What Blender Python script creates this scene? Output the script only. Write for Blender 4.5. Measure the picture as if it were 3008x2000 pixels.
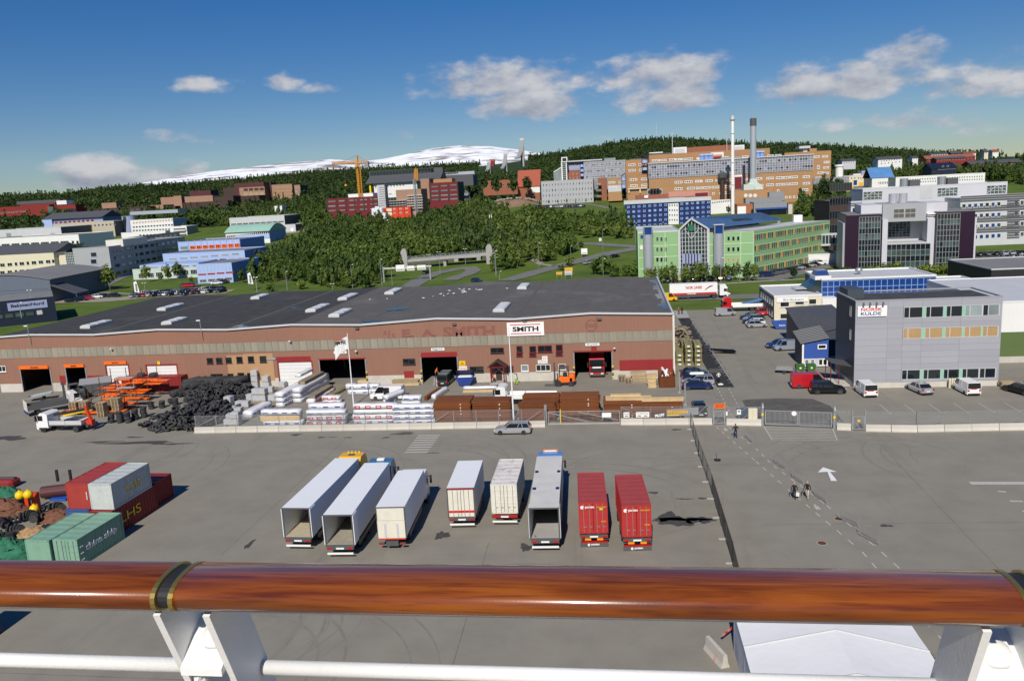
import bpy,math,random
import numpy as np
from mathutils import Matrix,Vector
R_=math.radians
for o in list(bpy.data.objects):bpy.data.objects.remove(o)
SC=bpy.context.scene
COL=SC.collection
random.seed(7);RNG=np.random.default_rng(11)
# camera (world x along the quay, y inland)
F_,PIT,ROL,EYE,TH=2356.27,0.182412,0.053281,30.487,R_(7.9)
def _rot(d):c,s=math.cos(TH),math.sin(TH);return np.array([d[0]*c-d[1]*s,d[0]*s+d[1]*c,d[2]])
_f=np.array([0,math.cos(PIT),-math.sin(PIT)]);_u=np.array([0,math.sin(PIT),math.cos(PIT)]);_r=np.array([1.,0,0])
_r2=math.cos(ROL)*_r-math.sin(ROL)*_u;_u2=math.sin(ROL)*_r+math.cos(ROL)*_u
CR,CU,CF=_rot(_r2),_rot(_u2),_rot(_f)
CO=np.array([0,0,EYE])
cam=bpy.data.cameras.new('camera');co=bpy.data.objects.new('camera',cam);COL.objects.link(co)
m=Matrix.Identity(4)
for i in range(3):
 m[i][0]=CR[i];m[i][1]=CU[i];m[i][2]=-CF[i];m[i][3]=CO[i]
co.matrix_world=m
cam.sensor_width=36;cam.lens=F_/3008*36;cam.clip_start=0.05;cam.clip_end=40000
SC.camera=co
SC.render.resolution_x=1024;SC.render.resolution_y=680
# sky
SUN_EL,SUN_AZ=R_(40),R_(3)
W=bpy.data.worlds.new('World');SC.world=W;W.use_nodes=True
nt=W.node_tree;nt.nodes.clear()
def nd(t,typ,**kw):
 n=t.nodes.new(typ)
 for k,v in kw.items():
  if k.startswith('i_'):n.inputs[int(k[2:])].default_value=v
  else:setattr(n,k,v)
 return n
def mth(t,op,a,b=None,c=None,clamp=False):
 n=t.nodes.new('ShaderNodeMath');n.operation=op;n.use_clamp=clamp
 for i,v in enumerate((a,b,c)):
  if v is None:continue
  if isinstance(v,(int,float)):n.inputs[i].default_value=v
  else:t.links.new(v,n.inputs[i])
 return n.outputs[0]
sky=nd(nt,'ShaderNodeTexSky',sky_type='NISHITA',sun_disc=False,sun_elevation=SUN_EL,sun_rotation=math.pi+SUN_AZ,altitude=0,air_density=1.0,dust_density=0.0,ozone_density=3.0)
hs=nd(nt,'ShaderNodeHueSaturation');hs.inputs['Saturation'].default_value=1.62;hs.inputs['Value'].default_value=1.0;hs.inputs['Hue'].default_value=.508
gm=nd(nt,'ShaderNodeGamma',i_1=.80);nt.links.new(sky.outputs[0],gm.inputs[0]);nt.links.new(gm.outputs[0],hs.inputs['Color'])
tn=nd(nt,'ShaderNodeMix',data_type='RGBA',blend_type='MULTIPLY');tn.inputs[0].default_value=1;tn.inputs[7].default_value=(.84,.94,1.14,1);nt.links.new(hs.outputs[0],tn.inputs[6])
bg=nd(nt,'ShaderNodeBackground',i_1=0.084);nt.links.new(tn.outputs[2],bg.inputs[0])
tc=nd(nt,'ShaderNodeTexCoord');sx=nd(nt,'ShaderNodeSeparateXYZ');nt.links.new(tc.outputs['Generated'],sx.inputs[0])
azn=mth(nt,'ARCTAN2',sx.outputs[0],sx.outputs[1]);eln=mth(nt,'ARCSINE',sx.outputs[2])
cmb=nd(nt,'ShaderNodeCombineXYZ');nt.links.new(azn,cmb.inputs[0]);nt.links.new(mth(nt,'MULTIPLY',eln,1.9),cmb.inputs[1])
n1=nd(nt,'ShaderNodeTexNoise');n1.inputs['Scale'].default_value=17;n1.inputs['Detail'].default_value=9;n1.inputs['Roughness'].default_value=.56
nt.links.new(cmb.outputs[0],n1.inputs['Vector'])
off=nd(nt,'ShaderNodeVectorMath',operation='ADD');off.inputs[1].default_value=(0.006,0.03,0);nt.links.new(cmb.outputs[0],off.inputs[0])
n2=nd(nt,'ShaderNodeTexNoise');n2.inputs['Scale'].default_value=17;n2.inputs['Detail'].default_value=6;n2.inputs['Roughness'].default_value=.56
nt.links.new(off.outputs[0],n2.inputs['Vector'])
def pix(u,v):return CF+(u-1504)/F_*CR-(v-1000)/F_*CU
def azel(u,v):
 d=pix(u,v);return math.atan2(d[0],d[1]),math.asin(d[2]/np.linalg.norm(d))
CL=[(1480,245,215,62,1),(1545,310,150,55,1),(1330,248,90,32,.7),(1940,225,160,62,1),(1970,290,140,48,1),(1850,330,60,20,.4),(2520,245,240,55,1),(2660,190,85,62,1),(2400,260,130,40,.9),(2960,225,200,58,.75),(640,255,75,26,.62),(830,246,50,26,.5),(940,265,55,16,.45),(510,398,70,20,.55),(640,412,80,12,.3),(300,512,110,50,1.1),(420,525,150,40,1.),(560,515,70,20,.5),(2560,365,150,28,.5),(2800,358,80,24,.6),(2900,380,110,24,.45),(1720,412,70,16,.4),(1165,395,40,16,.3)]
dens=None;hgt=None
for u,v,hw,hh,wt in CL:
 a0,e0=azel(u,v)
 ra,rb=hw/F_*1.45,hh/F_*1.35
 dx=mth(nt,'MULTIPLY',mth(nt,'SUBTRACT',azn,a0),1/ra)
 dy0=mth(nt,'SUBTRACT',eln,e0)
 dy=mth(nt,'MAXIMUM',mth(nt,'MULTIPLY',dy0,1/rb),mth(nt,'MULTIPLY',dy0,-1.5/rb))
 q=mth(nt,'ADD',mth(nt,'MULTIPLY',dx,dx),mth(nt,'MULTIPLY',dy,dy))
 b=mth(nt,'MULTIPLY',mth(nt,'SUBTRACT',1.0,q),wt)
 b=mth(nt,'MAXIMUM',b,-1.0)
 dens=b if dens is None else mth(nt,'MAXIMUM',dens,b)
 hh_=mth(nt,'MULTIPLY',mth(nt,'MULTIPLY',dy0,1/rb),mth(nt,'MAXIMUM',b,0.0))
 hgt=hh_ if hgt is None else mth(nt,'ADD',hgt,hh_)
n3=nd(nt,'ShaderNodeTexNoise');n3.inputs['Scale'].default_value=4;n3.inputs['Detail'].default_value=2
nt.links.new(tc.outputs['Generated'],n3.inputs['Vector'])
side=mth(nt,'MULTIPLY',mth(nt,'SUBTRACT',mth(nt,'ABSOLUTE',mth(nt,'ADD',azn,TH)),.75),4.,clamp=True)
low=mth(nt,'SUBTRACT',1.0,mth(nt,'MULTIPLY',eln,2.2),clamp=True)
els=mth(nt,'SUBTRACT',mth(nt,'MULTIPLY',mth(nt,'MULTIPLY',mth(nt,'SUBTRACT',n3.outputs[0],.45),6.),mth(nt,'MULTIPLY',side,low)),mth(nt,'SUBTRACT',1.0,side))
dens=mth(nt,'MAXIMUM',dens,els)
nz=mth(nt,'MULTIPLY',mth(nt,'SUBTRACT',n1.outputs[0],.5),2.9)
dd=mth(nt,'ADD',mth(nt,'SUBTRACT',dens,.20),nz)
mr=nd(nt,'ShaderNodeMapRange',interpolation_type='SMOOTHSTEP',i_1=-.05,i_2=.75,i_3=0.,i_4=.93);nt.links.new(dd,mr.inputs[0])
sh=mth(nt,'ADD',mth(nt,'MULTIPLY',mth(nt,'SUBTRACT',n1.outputs[0],n2.outputs[0]),2.2),mth(nt,'MULTIPLY',hgt,.42))
sh=mth(nt,'ADD',sh,.56,clamp=True)
cmix=nd(nt,'ShaderNodeMix',data_type='RGBA');cmix.inputs[6].default_value=(.27,.30,.40,1);cmix.inputs[7].default_value=(.66,.665,.69,1)
nt.links.new(sh,cmix.inputs[0])
bg2=nd(nt,'ShaderNodeBackground',i_1=0.92);nt.links.new(cmix.outputs[2],bg2.inputs[0])
mx=nd(nt,'ShaderNodeMixShader');nt.links.new(mr.outputs[0],mx.inputs[0]);nt.links.new(bg.outputs[0],mx.inputs[1]);nt.links.new(bg2.outputs[0],mx.inputs[2])
wo=nd(nt,'ShaderNodeOutputWorld');nt.links.new(mx.outputs[0],wo.inputs[0])
# sun
sl=bpy.data.lights.new('sun','SUN');sl.energy=4.6;sl.angle=R_(.5);sl.color=(1,.94,.84)
so=bpy.data.objects.new('sun',sl);COL.objects.link(so)
dv=Vector((math.sin(SUN_AZ)*math.cos(SUN_EL),math.cos(SUN_AZ)*math.cos(SUN_EL),-math.sin(SUN_EL)))
so.rotation_euler=dv.to_track_quat('-Z','Y').to_euler();so.location=(0,-30,90)
SC.view_settings.view_transform='Standard';SC.view_settings.look='None';SC.view_settings.exposure=-0.02;SC.view_settings.gamma=1
SC.view_settings.use_curve_mapping=False
W.cycles.sampling_method='MANUAL';W.cycles.sample_map_resolution=256
SC.cycles.max_bounces=5;SC.cycles.diffuse_bounces=2;SC.cycles.glossy_bounces=2;SC.cycles.transmission_bounces=2;SC.cycles.transparent_max_bounces=8
# picture -> place
ZM={'A':(0,480,2.949),'B':(700,480,2.949),'C':(1400,350,2.949),'D':(2000,330,2.34),'E':(0,900,2.949),'F':(700,900,2.949),'G':(1400,880,2.949),'H':(2000,780,2.34),'I':(0,1300,2.24),'J':(700,1280,2.949),'K':(1400,1280,2.949),'L':(2000,1180,2.34),'M':(2000,1620,2.34),'N':(400,1620,2.949),'U':(0,0,.7839),'S':(0,0,1),'O':(2200,780,4.238),'P':(1960,960,5.2275),'Q':(0,1040,4.915),'R':(660,1050,5.361),'T':(1080,1050,5.361),'V':(1500,1000,4.2125),'W':(1560,400,4.612),'X':(2040,420,5.227),'Y':(2440,500,4.153),'a':(2400,400,3.88),'b':(0,800,7.839),'c':(900,440,4.537)}
def pz(k,a,b):o=ZM[k];return o[0]+a/o[2],o[1]+b/o[2]
def dirk(k,a,b):return pix(*pz(k,a,b))
def g(k,a,b,z=0.):d=dirk(k,a,b);return CO+d*((z-EYE)/d[2])
def aty(k,a,b,y):d=dirk(k,a,b);return CO+d*(y/d[1])
def atx(k,a,b,x):d=dirk(k,a,b);return CO+d*(x/d[0])
def toPx(x,y,z):
 d=np.stack([x,y,z-EYE],-1);zz=d@CF
 return 1504+F_*(d@CR)/zz,1000-F_*(d@CU)/zz,zz
 # mesh helpers
class MB:
 def __init__(s):s.v=[];s.f=[];s.mi=[];s.mats=[]
 def m(s,mat):
  if mat not in s.mats:s.mats.append(mat)
  return s.mats.index(mat)
 def poly(s,pts,mat):
  i=len(s.v);s.v+=[tuple(float(c)for c in p)for p in pts];s.f.append(tuple(range(i,i+len(pts))));s.mi.append(s.m(mat));return s
 def add(s,vs,fs,mat):
  i=len(s.v);s.v+=[tuple(float(c)for c in p)for p in vs];k=s.m(mat)
  for f in fs:s.f.append(tuple(i+j for j in f));s.mi.append(k)
  return s
 def box(s,x0,x1,y0,y1,z0,z1,mat):
  return s.add([(x0,y0,z0),(x1,y0,z0),(x1,y1,z0),(x0,y1,z0),(x0,y0,z1),(x1,y0,z1),(x1,y1,z1),(x0,y1,z1)],[(0,3,2,1),(4,5,6,7),(0,1,5,4),(1,2,6,5),(2,3,7,6),(3,0,4,7)],mat)
 def cbox(s,x,y,z,w,d,h,mat):return s.box(x-w/2,x+w/2,y-d/2,y+d/2,z,z+h,mat)
 def bev(s,x0,x1,y0,y1,z0,z1,c,mat):
  P=[]
  for(za,k)in((z0,c),(z0+c,0),(z1-c,0),(z1,c)):
   a,b,e,f=x0+k,x1-k,y0+k,y1-k;q=c if k==0 else c*.6
   P+=[(a+q,e,za),(b-q,e,za),(b,e+q,za),(b,f-q,za),(b-q,f,za),(a+q,f,za),(a,f-q,za),(a,e+q,za)]
  Fs=[tuple(range(7,-1,-1)),tuple(range(24,32))]
  for r in range(3):
   for i in range(8):j=(i+1)%8;Fs.append((r*8+i,r*8+j,r*8+8+j,r*8+8+i))
  return s.add(P,Fs,mat)
 def beam(s,p,q,w,mat,h=None,up=(0,0,1)):
  p=Vector(p);q=Vector(q);d=(q-p).normalized();u=Vector(up)
  if abs(d.dot(u))>.99:u=Vector((0,1,0))
  a=d.cross(u).normalized()*(w/2);b=d.cross(a).normalized()*((h or w)/2)
  V=[p-a-b,p+a-b,p+a+b,p-a+b,q-a-b,q+a-b,q+a+b,q-a+b]
  return s.add(V,[(0,1,2,3),(7,6,5,4),(0,4,5,1),(1,5,6,2),(2,6,7,3),(3,7,4,0)],mat)
 def cyl(s,p,q,r0,mat,r1=None,n=10,cap=True):
  p=Vector(p);q=Vector(q);r1=r0 if r1 is None else r1
  d=(q-p).normalized();a=d.orthogonal().normalized();b=d.cross(a)
  V=[]
  for c,r in((p,r0),(q,r1)):
   for i in range(n):
    t=2*math.pi*i/n;V.append(c+a*math.cos(t)*r+b*math.sin(t)*r)
  Fs=[(i,(i+1)%n,n+(i+1)%n,n+i)for i in range(n)]
  if cap:Fs+=[tuple(range(n-1,-1,-1)),tuple(range(n,2*n))]
  return s.add(V,Fs,mat)
 def tube(s,pts,r,mat,n=8):
  for a,b in zip(pts[:-1],pts[1:]):s.cyl(a,b,r,mat,n=n)
  return s
 def prism(s,prof,y0,y1,mat,axis='y'):
  n=len(prof)
  if axis=='y':V=[(x,y0,z)for x,z in prof]+[(x,y1,z)for x,z in prof]
  elif axis=='x':V=[(y0,x,z)for x,z in prof]+[(y1,x,z)for x,z in prof]
  else:V=[(x,z,y0)for x,z in prof]+[(x,z,y1)for x,z in prof]
  return s.add(V,[tuple(range(n-1,-1,-1)),tuple(range(n,2*n))]+[(i,(i+1)%n,n+(i+1)%n,n+i)for i in range(n)],mat)
 def loft(s,rings,mat,cap=True):
  n=len(rings[0]);V=[p for r in rings for p in r];Fs=[]
  for k in range(len(rings)-1):
   for i in range(n):j=(i+1)%n;Fs.append((k*n+i,k*n+j,k*n+n+j,k*n+n+i))
  if cap:Fs+=[tuple(range(n-1,-1,-1)),tuple(range((len(rings)-1)*n,len(rings)*n))]
  return s.add(V,Fs,mat)
 def lathe(s,prof,mat,n=16,c=(0,0,0),axis='z'):
  rings=[]
  for r,z in prof:
   ring=[]
   for i in range(n):
    t=2*math.pi*i/n;x,y=r*math.cos(t),r*math.sin(t)
    ring.append((c[0]+x,c[1]+y,c[2]+z)if axis=='z' else((c[0]+x,c[1]+z,c[2]+y)if axis=='y' else(c[0]+z,c[1]+x,c[2]+y)))
   rings.append(ring)
  return s.loft(rings,mat)
 def mesh(s,name,smooth=False,recalc=True):
  me=bpy.data.meshes.new(name);me.from_pydata(s.v,[],s.f)
  for mt in s.mats:me.materials.append(MAT[mt]if isinstance(mt,str)else mt)
  me.polygons.foreach_set('material_index',s.mi)
  if recalc:
   import bmesh
   bm=bmesh.new();bm.from_mesh(me);bmesh.ops.recalc_face_normals(bm,faces=bm.faces);bm.to_mesh(me);bm.free()
  if smooth:me.polygons.foreach_set('use_smooth',[True]*len(me.polygons))
  me.update();return me
 def build(s,name,parent=None,loc=(0,0,0),rz=0,smooth=False):
  return obj(name,s.mesh(name,smooth),parent,loc,rz)
def obj(name,me,parent=None,loc=(0,0,0),rz=0,scale=None):
 o=bpy.data.objects.new(name,me);COL.objects.link(o);o.parent=parent;o.location=tuple(float(c)for c in loc);o.rotation_euler=(0,0,rz)if not isinstance(rz,tuple)else rz
 if scale:o.scale=scale
 return o
def tag(o,label=None,cat=None,group=None,kind=None):
 if label:o['label']=label
 if cat:o['category']=cat
 if group:o['group']=group
 if kind:o['kind']=kind
 return o
def thing(name,label,cat,loc=(0,0,0),rz=0,group=None):
 return tag(obj(name,None,None,loc,rz),label,cat,group)
def struct(name,mb,smooth=False):
 return tag(mb.build(name,smooth=smooth)if isinstance(mb,MB)else obj(name,mb),kind='structure')
def dup(root,loc,rz,label=None,group=None):
 r=root.copy();COL.objects.link(r);r.location=tuple(float(c)for c in loc);r.rotation_euler=(0,0,rz)if not isinstance(rz,tuple)else rz
 if label:r['label']=label
 if group:r['group']=group
 for ch in root.children:
  c=ch.copy();COL.objects.link(c);c.parent=r
  for gc in ch.children:d=gc.copy();COL.objects.link(d);d.parent=c
 return r
TMP=bpy.data.scenes.new('bench')
def baked(o):
 TMP.collection.objects.link(o);vl=TMP.view_layers[0];vl.update();return bpy.data.meshes.new_from_object(o.evaluated_get(vl.depsgraph))
def text_mesh(s,mat,size=1.,bold=.0,depth=.01,align='LEFT'):
 cu=bpy.data.curves.new('lettering','FONT');cu.body=s;cu.size=size;cu.offset=bold;cu.extrude=depth;cu.align_x=align;cu.resolution_u=3
 o=bpy.data.objects.new('lettering',cu);me=baked(o);bpy.data.objects.remove(o);bpy.data.curves.remove(cu)
 me.materials.clear();me.materials.append(MAT[mat]);me.polygons.foreach_set('material_index',[0]*len(me.polygons))
 return me
def letters(s,mat,w,h,parent,loc,rot=(R_(90),0,0),bold=.0,name='lettering',depth=.015):
 """lettering fitted to width w and height h, its lower left corner at loc"""
 me=text_mesh(s,mat,1.,bold,depth)
 co_=np.empty(len(me.vertices)*3);me.vertices.foreach_get('co',co_);co_=co_.reshape(-1,3)
 mn,mxx=co_.min(0),co_.max(0)
 co_[:,0]=(co_[:,0]-mn[0])/(mxx[0]-mn[0])*w;co_[:,1]=(co_[:,1]-mn[1])/(mxx[1]-mn[1])*h
 me.vertices.foreach_set('co',co_.ravel());me.update()
 return obj(name,me,parent,loc,rot)
 # materials
MAT={}
def mat(name,col,rough=.65,metal=0.,var=.12,sc=.6,bump=0.,bsc=30.,spec=.4,streak=0.,rnd=0.,coat=0.,coord='Object',wave=None,dirt=0.,dcol=(.10,.085,.07)):
 M=bpy.data.materials.new(name);M.use_nodes=True;t=M.node_tree;b=t.nodes['Principled BSDF']
 b.inputs['Roughness'].default_value=rough;b.inputs['Metallic'].default_value=metal;b.inputs['Specular IOR Level'].default_value=spec
 if coat:b.inputs['Coat Weight'].default_value=coat;b.inputs['Coat Roughness'].default_value=.08
 tc=nd(t,'ShaderNodeTexCoord');V=tc.outputs[coord]
 n=nd(t,'ShaderNodeTexNoise');n.inputs['Scale'].default_value=sc;n.inputs['Detail'].default_value=7;n.inputs['Roughness'].default_value=.6
 t.links.new(V,n.inputs['Vector'])
 fac=mth(t,'ADD',mth(t,'MULTIPLY',mth(t,'SUBTRACT',n.outputs[0],.5),var*3.2),1.0)
 if streak:
  mp=nd(t,'ShaderNodeMapping');mp.inputs['Scale'].default_value=(3,3,.12);t.links.new(V,mp.inputs[0])
  n2=nd(t,'ShaderNodeTexNoise');n2.inputs['Scale'].default_value=1.2;n2.inputs['Detail'].default_value=5;t.links.new(mp.outputs[0],n2.inputs['Vector'])
  fac=mth(t,'ADD',fac,mth(t,'MULTIPLY',mth(t,'SUBTRACT',n2.outputs[0],.5),streak*2.5))
 if rnd:
  oi=nd(t,'ShaderNodeObjectInfo');fac=mth(t,'ADD',fac,mth(t,'MULTIPLY',mth(t,'SUBTRACT',oi.outputs['Random'],.5),rnd*2))
 mul=nd(t,'ShaderNodeMix',data_type='RGBA',blend_type='MULTIPLY');mul.inputs[0].default_value=1;mul.inputs[6].default_value=(*col,1)
 t.links.new(fac,mul.inputs[7]);out=mul.outputs[2]
 if dirt:
  n4=nd(t,'ShaderNodeTexNoise');n4.inputs['Scale'].default_value=sc*2.3;n4.inputs['Detail'].default_value=9;n4.inputs['Roughness'].default_value=.7;t.links.new(V,n4.inputs['Vector'])
  mrr=nd(t,'ShaderNodeMapRange',i_1=.52,i_2=.72,i_3=0.,i_4=dirt);t.links.new(n4.outputs[0],mrr.inputs[0])
  dm=nd(t,'ShaderNodeMix',data_type='RGBA');dm.inputs[7].default_value=(*dcol,1);t.links.new(out,dm.inputs[6]);t.links.new(mrr.outputs[0],dm.inputs[0]);out=dm.outputs[2]
 t.links.new(out,b.inputs['Base Color'])
 hsrc=None
 if bump:
  n3=nd(t,'ShaderNodeTexNoise');n3.inputs['Scale'].default_value=bsc;n3.inputs['Detail'].default_value=4;t.links.new(V,n3.inputs['Vector']);hsrc=n3.outputs[0]
 if wave:
  wv=nd(t,'ShaderNodeTexWave',wave_type='BANDS',bands_direction=wave[0],wave_profile='SIN');wv.inputs['Scale'].default_value=wave[1];t.links.new(V,wv.inputs['Vector']);hsrc=wv.outputs['Fac'];bump=wave[2]
 if hsrc is not None:
  bp=nd(t,'ShaderNodeBump');bp.inputs['Strength'].default_value=bump;bp.inputs['Distance'].default_value=.06;t.links.new(hsrc,bp.inputs['Height']);t.links.new(bp.outputs[0],b.inputs['Normal'])
 MAT[name]=M;return M
def ramp(t,src,stops):
 r=nd(t,'ShaderNodeValToRGB');e=r.color_ramp.elements
 while len(e)<len(stops):e.new(.5)
 for k,(p,c)in enumerate(stops):e[k].position=p;e[k].color=(*c,1)if len(c)==3 else c
 t.links.new(src,r.inputs[0]);return r.outputs[0]
mat('white_paint',(.80,.80,.78),.45,var=.05,sc=.5,dirt=.12,dcol=(.4,.38,.34))
mat('white_plain',(.82,.82,.80),.5,var=.03)
mat('white_wall',(.74,.74,.72),.7,var=.05,sc=.2,streak=.04)
mat('offwhite',(.68,.66,.58),.6,var=.07,sc=.8,streak=.06,dirt=.2,dcol=(.3,.24,.16))
mat('panel_white',(.56,.56,.60),.55,var=.05,sc=.2)
mat('cream_wall',(.66,.61,.45),.75,var=.05,sc=.2)
mat('grey_wall',(.36,.37,.39),.6,var=.06,sc=.2,streak=.05)
mat('light_grey',(.52,.53,.54),.6,var=.07,sc=.3)
mat('mid_grey',(.25,.26,.27),.6,var=.08,sc=.4)
mat('dark_grey',(.09,.095,.10),.6,var=.12,sc=.5)
mat('black',(.02,.02,.022),.6,var=.2)
mat('rubber',(.034,.034,.036),.75,var=.35,sc=2,rnd=.55,dirt=.25,dcol=(.10,.095,.085))
mat('tyre_mark',(.208,.193,.163),.85,var=.2,sc=.8)
mat('seam',(.165,.155,.132),.85,var=.4,sc=.5)
mat('galv',(.45,.47,.48),.4,.6,var=.12,sc=2)
mat('steel_dark',(.14,.145,.15),.45,.5,var=.15,sc=2)
mat('concrete',(.52,.49,.43),.85,var=.14,sc=.7,bump=.15,bsc=12,rnd=.08,dirt=.25,dcol=(.28,.24,.19))
mat('concrete_grey',(.36,.35,.33),.85,var=.14,sc=.4,bump=.1,dirt=.2)
mat('red_clad',(.275,.14,.095),.62,var=.07,sc=.15,streak=.07,wave=('X',1.1,.25),dirt=.18,dcol=(.33,.16,.11))
mat('beige_clad',(.44,.26,.135),.65,var=.07,sc=.2,streak=.06,wave=('X',1.1,.2))
mat('fibre_band',(.27,.245,.19),.85,var=.16,sc=.5,streak=.22,wave=('X',.9,.35),rnd=.10)
mat('red_board',(.27,.022,.022),.6,var=.1,streak=.05)
mat('dark_red',(.16,.012,.018),.55,var=.1,sc=.3)
mat('glass',(.012,.018,.022),.04,spec=.9,var=.4,sc=.15)
mat('glass_blue',(.012,.05,.20),.05,spec=.9,var=.35,sc=.3)
mat('glass_green',(.05,.085,.08),.08,spec=.9,var=.5,sc=.2,rnd=.4)
mat('glass_pale',(.22,.27,.27),.12,spec=.8,var=.3,sc=.3,rnd=.3)
mat('car_glass',(.012,.014,.016),.04,spec=.9,var=.05)
mat('tan_blind',(.42,.27,.12),.4,spec=.8,var=.15,sc=.3,streak=.12)
mat('inside_dark',(.012,.012,.012),.9,var=.3)
mat('nk_panel',(.34,.343,.375),.5,var=.03,sc=.15,streak=.02,rnd=.05)
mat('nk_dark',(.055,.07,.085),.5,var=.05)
mat('blue_board',(.015,.075,.36),.55,var=.06,wave=('Z',2.2,.5))
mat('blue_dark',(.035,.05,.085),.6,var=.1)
mat('tile_dark',(.085,.086,.09),.55,var=.15,sc=1.5,wave=('X',1.6,.5))
mat('navy',(.012,.018,.04),.5,var=.1)
mat('sheet_blue',(.012,.022,.095),.45,var=.1,sc=.3)
mat('pale_blue',(.36,.47,.74),.6,var=.05,sc=.2)
mat('mid_blue',(.20,.33,.66),.6,var=.05,sc=.2)
mat('lilac_blue',(.30,.34,.52),.6,var=.05)
mat('mint',(.30,.50,.40),.5,var=.08,sc=.2)
mat('green_facade',(.26,.44,.21),.55,var=.04,sc=.2)
mat('green_line',(.55,.70,.46),.55,var=.04)
mat('aubergine',(.022,.006,.022),.4,var=.1,sc=.2)
mat('ochre_brick',(.385,.215,.10),.75,var=.10,sc=.12,rnd=.04)
mat('red_brick',(.29,.105,.06),.8,var=.12,sc=.2)
mat('tan_brick',(.34,.20,.135),.8,var=.10,sc=.2)
mat('brown_dark',(.055,.032,.026),.7,var=.15,sc=.3)
mat('brown_red',(.085,.026,.028),.6,var=.15,sc=.3)
mat('red_roof',(.34,.085,.045),.75,var=.12,sc=.5)
mat('falu_red',(.22,.022,.018),.7,var=.12,sc=.3)
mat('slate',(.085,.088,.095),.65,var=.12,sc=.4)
mat('grey_roof',(.20,.20,.20),.85,var=.12,sc=.15,dirt=.2)
mat('silver',(.55,.57,.60),.35,.5,var=.05)
mat('orange',(.85,.15,.012),.5,var=.08)
mat('orange_red',(.62,.05,.012),.5,var=.08)
mat('yellow',(.80,.42,.012),.45,var=.06)
mat('bright_yellow',(.85,.55,.01),.4,var=.05)
mat('crane_yellow',(.62,.27,.02),.5,var=.1)
mat('signal_red',(.55,.012,.012),.4,var=.05)
mat('letter_red',(.228,.092,.07),.7,var=.12,sc=1.5)
mat('print_red',(.55,.02,.02),.5,var=.04)
mat('print_black',(.012,.012,.014),.5,var=.1)
mat('print_blue',(.02,.05,.24),.5,var=.05)
mat('print_grey',(.25,.25,.25),.6,var=.05)
mat('rail_white',(.80,.80,.78),.38,var=.05,sc=6,bump=.05,bsc=140,dirt=.12,dcol=(.55,.45,.3))
mat('cont_red',(.36,.045,.035),.55,var=.16,sc=.8,dirt=.35,dcol=(.12,.05,.035),streak=.08)
mat('cont_red2',(.23,.018,.020),.55,var=.16,sc=.8,dirt=.3,dcol=(.1,.04,.03),streak=.08)
mat('cont_grey',(.50,.53,.51),.55,var=.12,sc=.8,dirt=.35,dcol=(.22,.17,.12),streak=.08)
mat('cont_green',(.20,.37,.27),.55,var=.14,sc=.8,dirt=.32,dcol=(.22,.17,.10),streak=.08)
mat('cont_blue',(.04,.10,.30),.55,var=.14,sc=.8,dirt=.3)
mat('posten_red',(.42,.035,.032),.45,var=.08,sc=.8,dirt=.12,dcol=(.2,.06,.05))
mat('posten_roof',(.36,.055,.05),.6,var=.14,sc=.6,dirt=.35,dcol=(.22,.13,.11))
mat('rusty_white',(.70,.67,.63),.6,var=.1,sc=.8,dirt=.85,dcol=(.34,.12,.09))
mat('reefer_door',(.70,.67,.57),.5,var=.07,sc=1,streak=.06,dirt=.15,dcol=(.34,.25,.15))
mat('trailer_white',(.80,.81,.83),.4,var=.03,sc=.4,streak=.02)
mat('trailer_old',(.60,.585,.55),.55,var=.12,sc=.5,dirt=.25,dcol=(.42,.36,.27))
mat('trailer_floor',(.33,.30,.24),.75,var=.22,sc=1.2,dirt=.5,dcol=(.42,.39,.33))
mat('rust',(.175,.055,.016),.9,var=.24,sc=.9,bump=.3,bsc=25,rnd=.15)
mat('rust_edge',(.12,.042,.016),.9,var=.3,sc=3)
mat('pallet_wood',(.40,.31,.19),.85,var=.2,sc=2,rnd=.2)
mat('fresh_wood',(.62,.45,.24),.8,var=.16,sc=2,rnd=.15)
mat('grey_wood',(.26,.215,.15),.85,var=.2,sc=2,rnd=.2)
mat('green_wood',(.23,.21,.10),.85,var=.2,sc=2,rnd=.2)
mat('wrap_white',(.72,.73,.76),.35,var=.14,sc=2.5,bump=.7,bsc=6)
mat('wrap_grey',(.45,.46,.48),.5,var=.2,sc=2.5,bump=.6,bsc=6)
mat('wrap_blue',(.06,.12,.42),.4,var=.15,sc=2)
mat('wrap_red',(.60,.02,.05),.4,var=.15,sc=2)
mat('net_green',(.025,.15,.085),.85,var=.5,sc=2.2,bump=1.,bsc=9)
mat('net_brown',(.17,.075,.045),.9,var=.45,sc=2.2,bump=1.,bsc=9)
mat('net_tan',(.38,.24,.12),.9,var=.4,sc=3,bump=1.,bsc=9)
mat('tent',(.80,.80,.80),.6,var=.03,sc=.5,bump=.35,bsc=1.4)
mat('skin',(.55,.30,.20),.55,var=.05)
mat('hair_light',(.42,.36,.28),.7,var=.15,sc=10)
mat('hair_dark',(.03,.02,.015),.6,var=.2,sc=10)
mat('cloth_black',(.014,.012,.012),.85,var=.25,sc=6)
mat('cloth_blue',(.02,.035,.09),.85,var=.2,sc=6)
mat('cloth_beige',(.50,.44,.33),.85,var=.12,sc=6)
mat('cloth_red',(.50,.02,.02),.8,var=.1,sc=6)
mat('cloth_grey',(.25,.25,.27),.8,var=.1,sc=6)
mat('cloth_hi',(.45,.75,.03),.7,var=.05)
mat('cloth_orange',(.85,.16,.02),.7,var=.05)
mat('cloth_white',(.7,.7,.68),.8,var=.05)
mat('tarp',(.03,.06,.13),.5,var=.3,sc=.8,bump=.7,bsc=3)
mat('jet_rock',(.085,.08,.072),.9,var=.35,sc=.25,bump=.6,bsc=2)
mat('soil',(.20,.135,.085),.95,var=.3,sc=.15,bump=.6,bsc=1.5)
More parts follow.
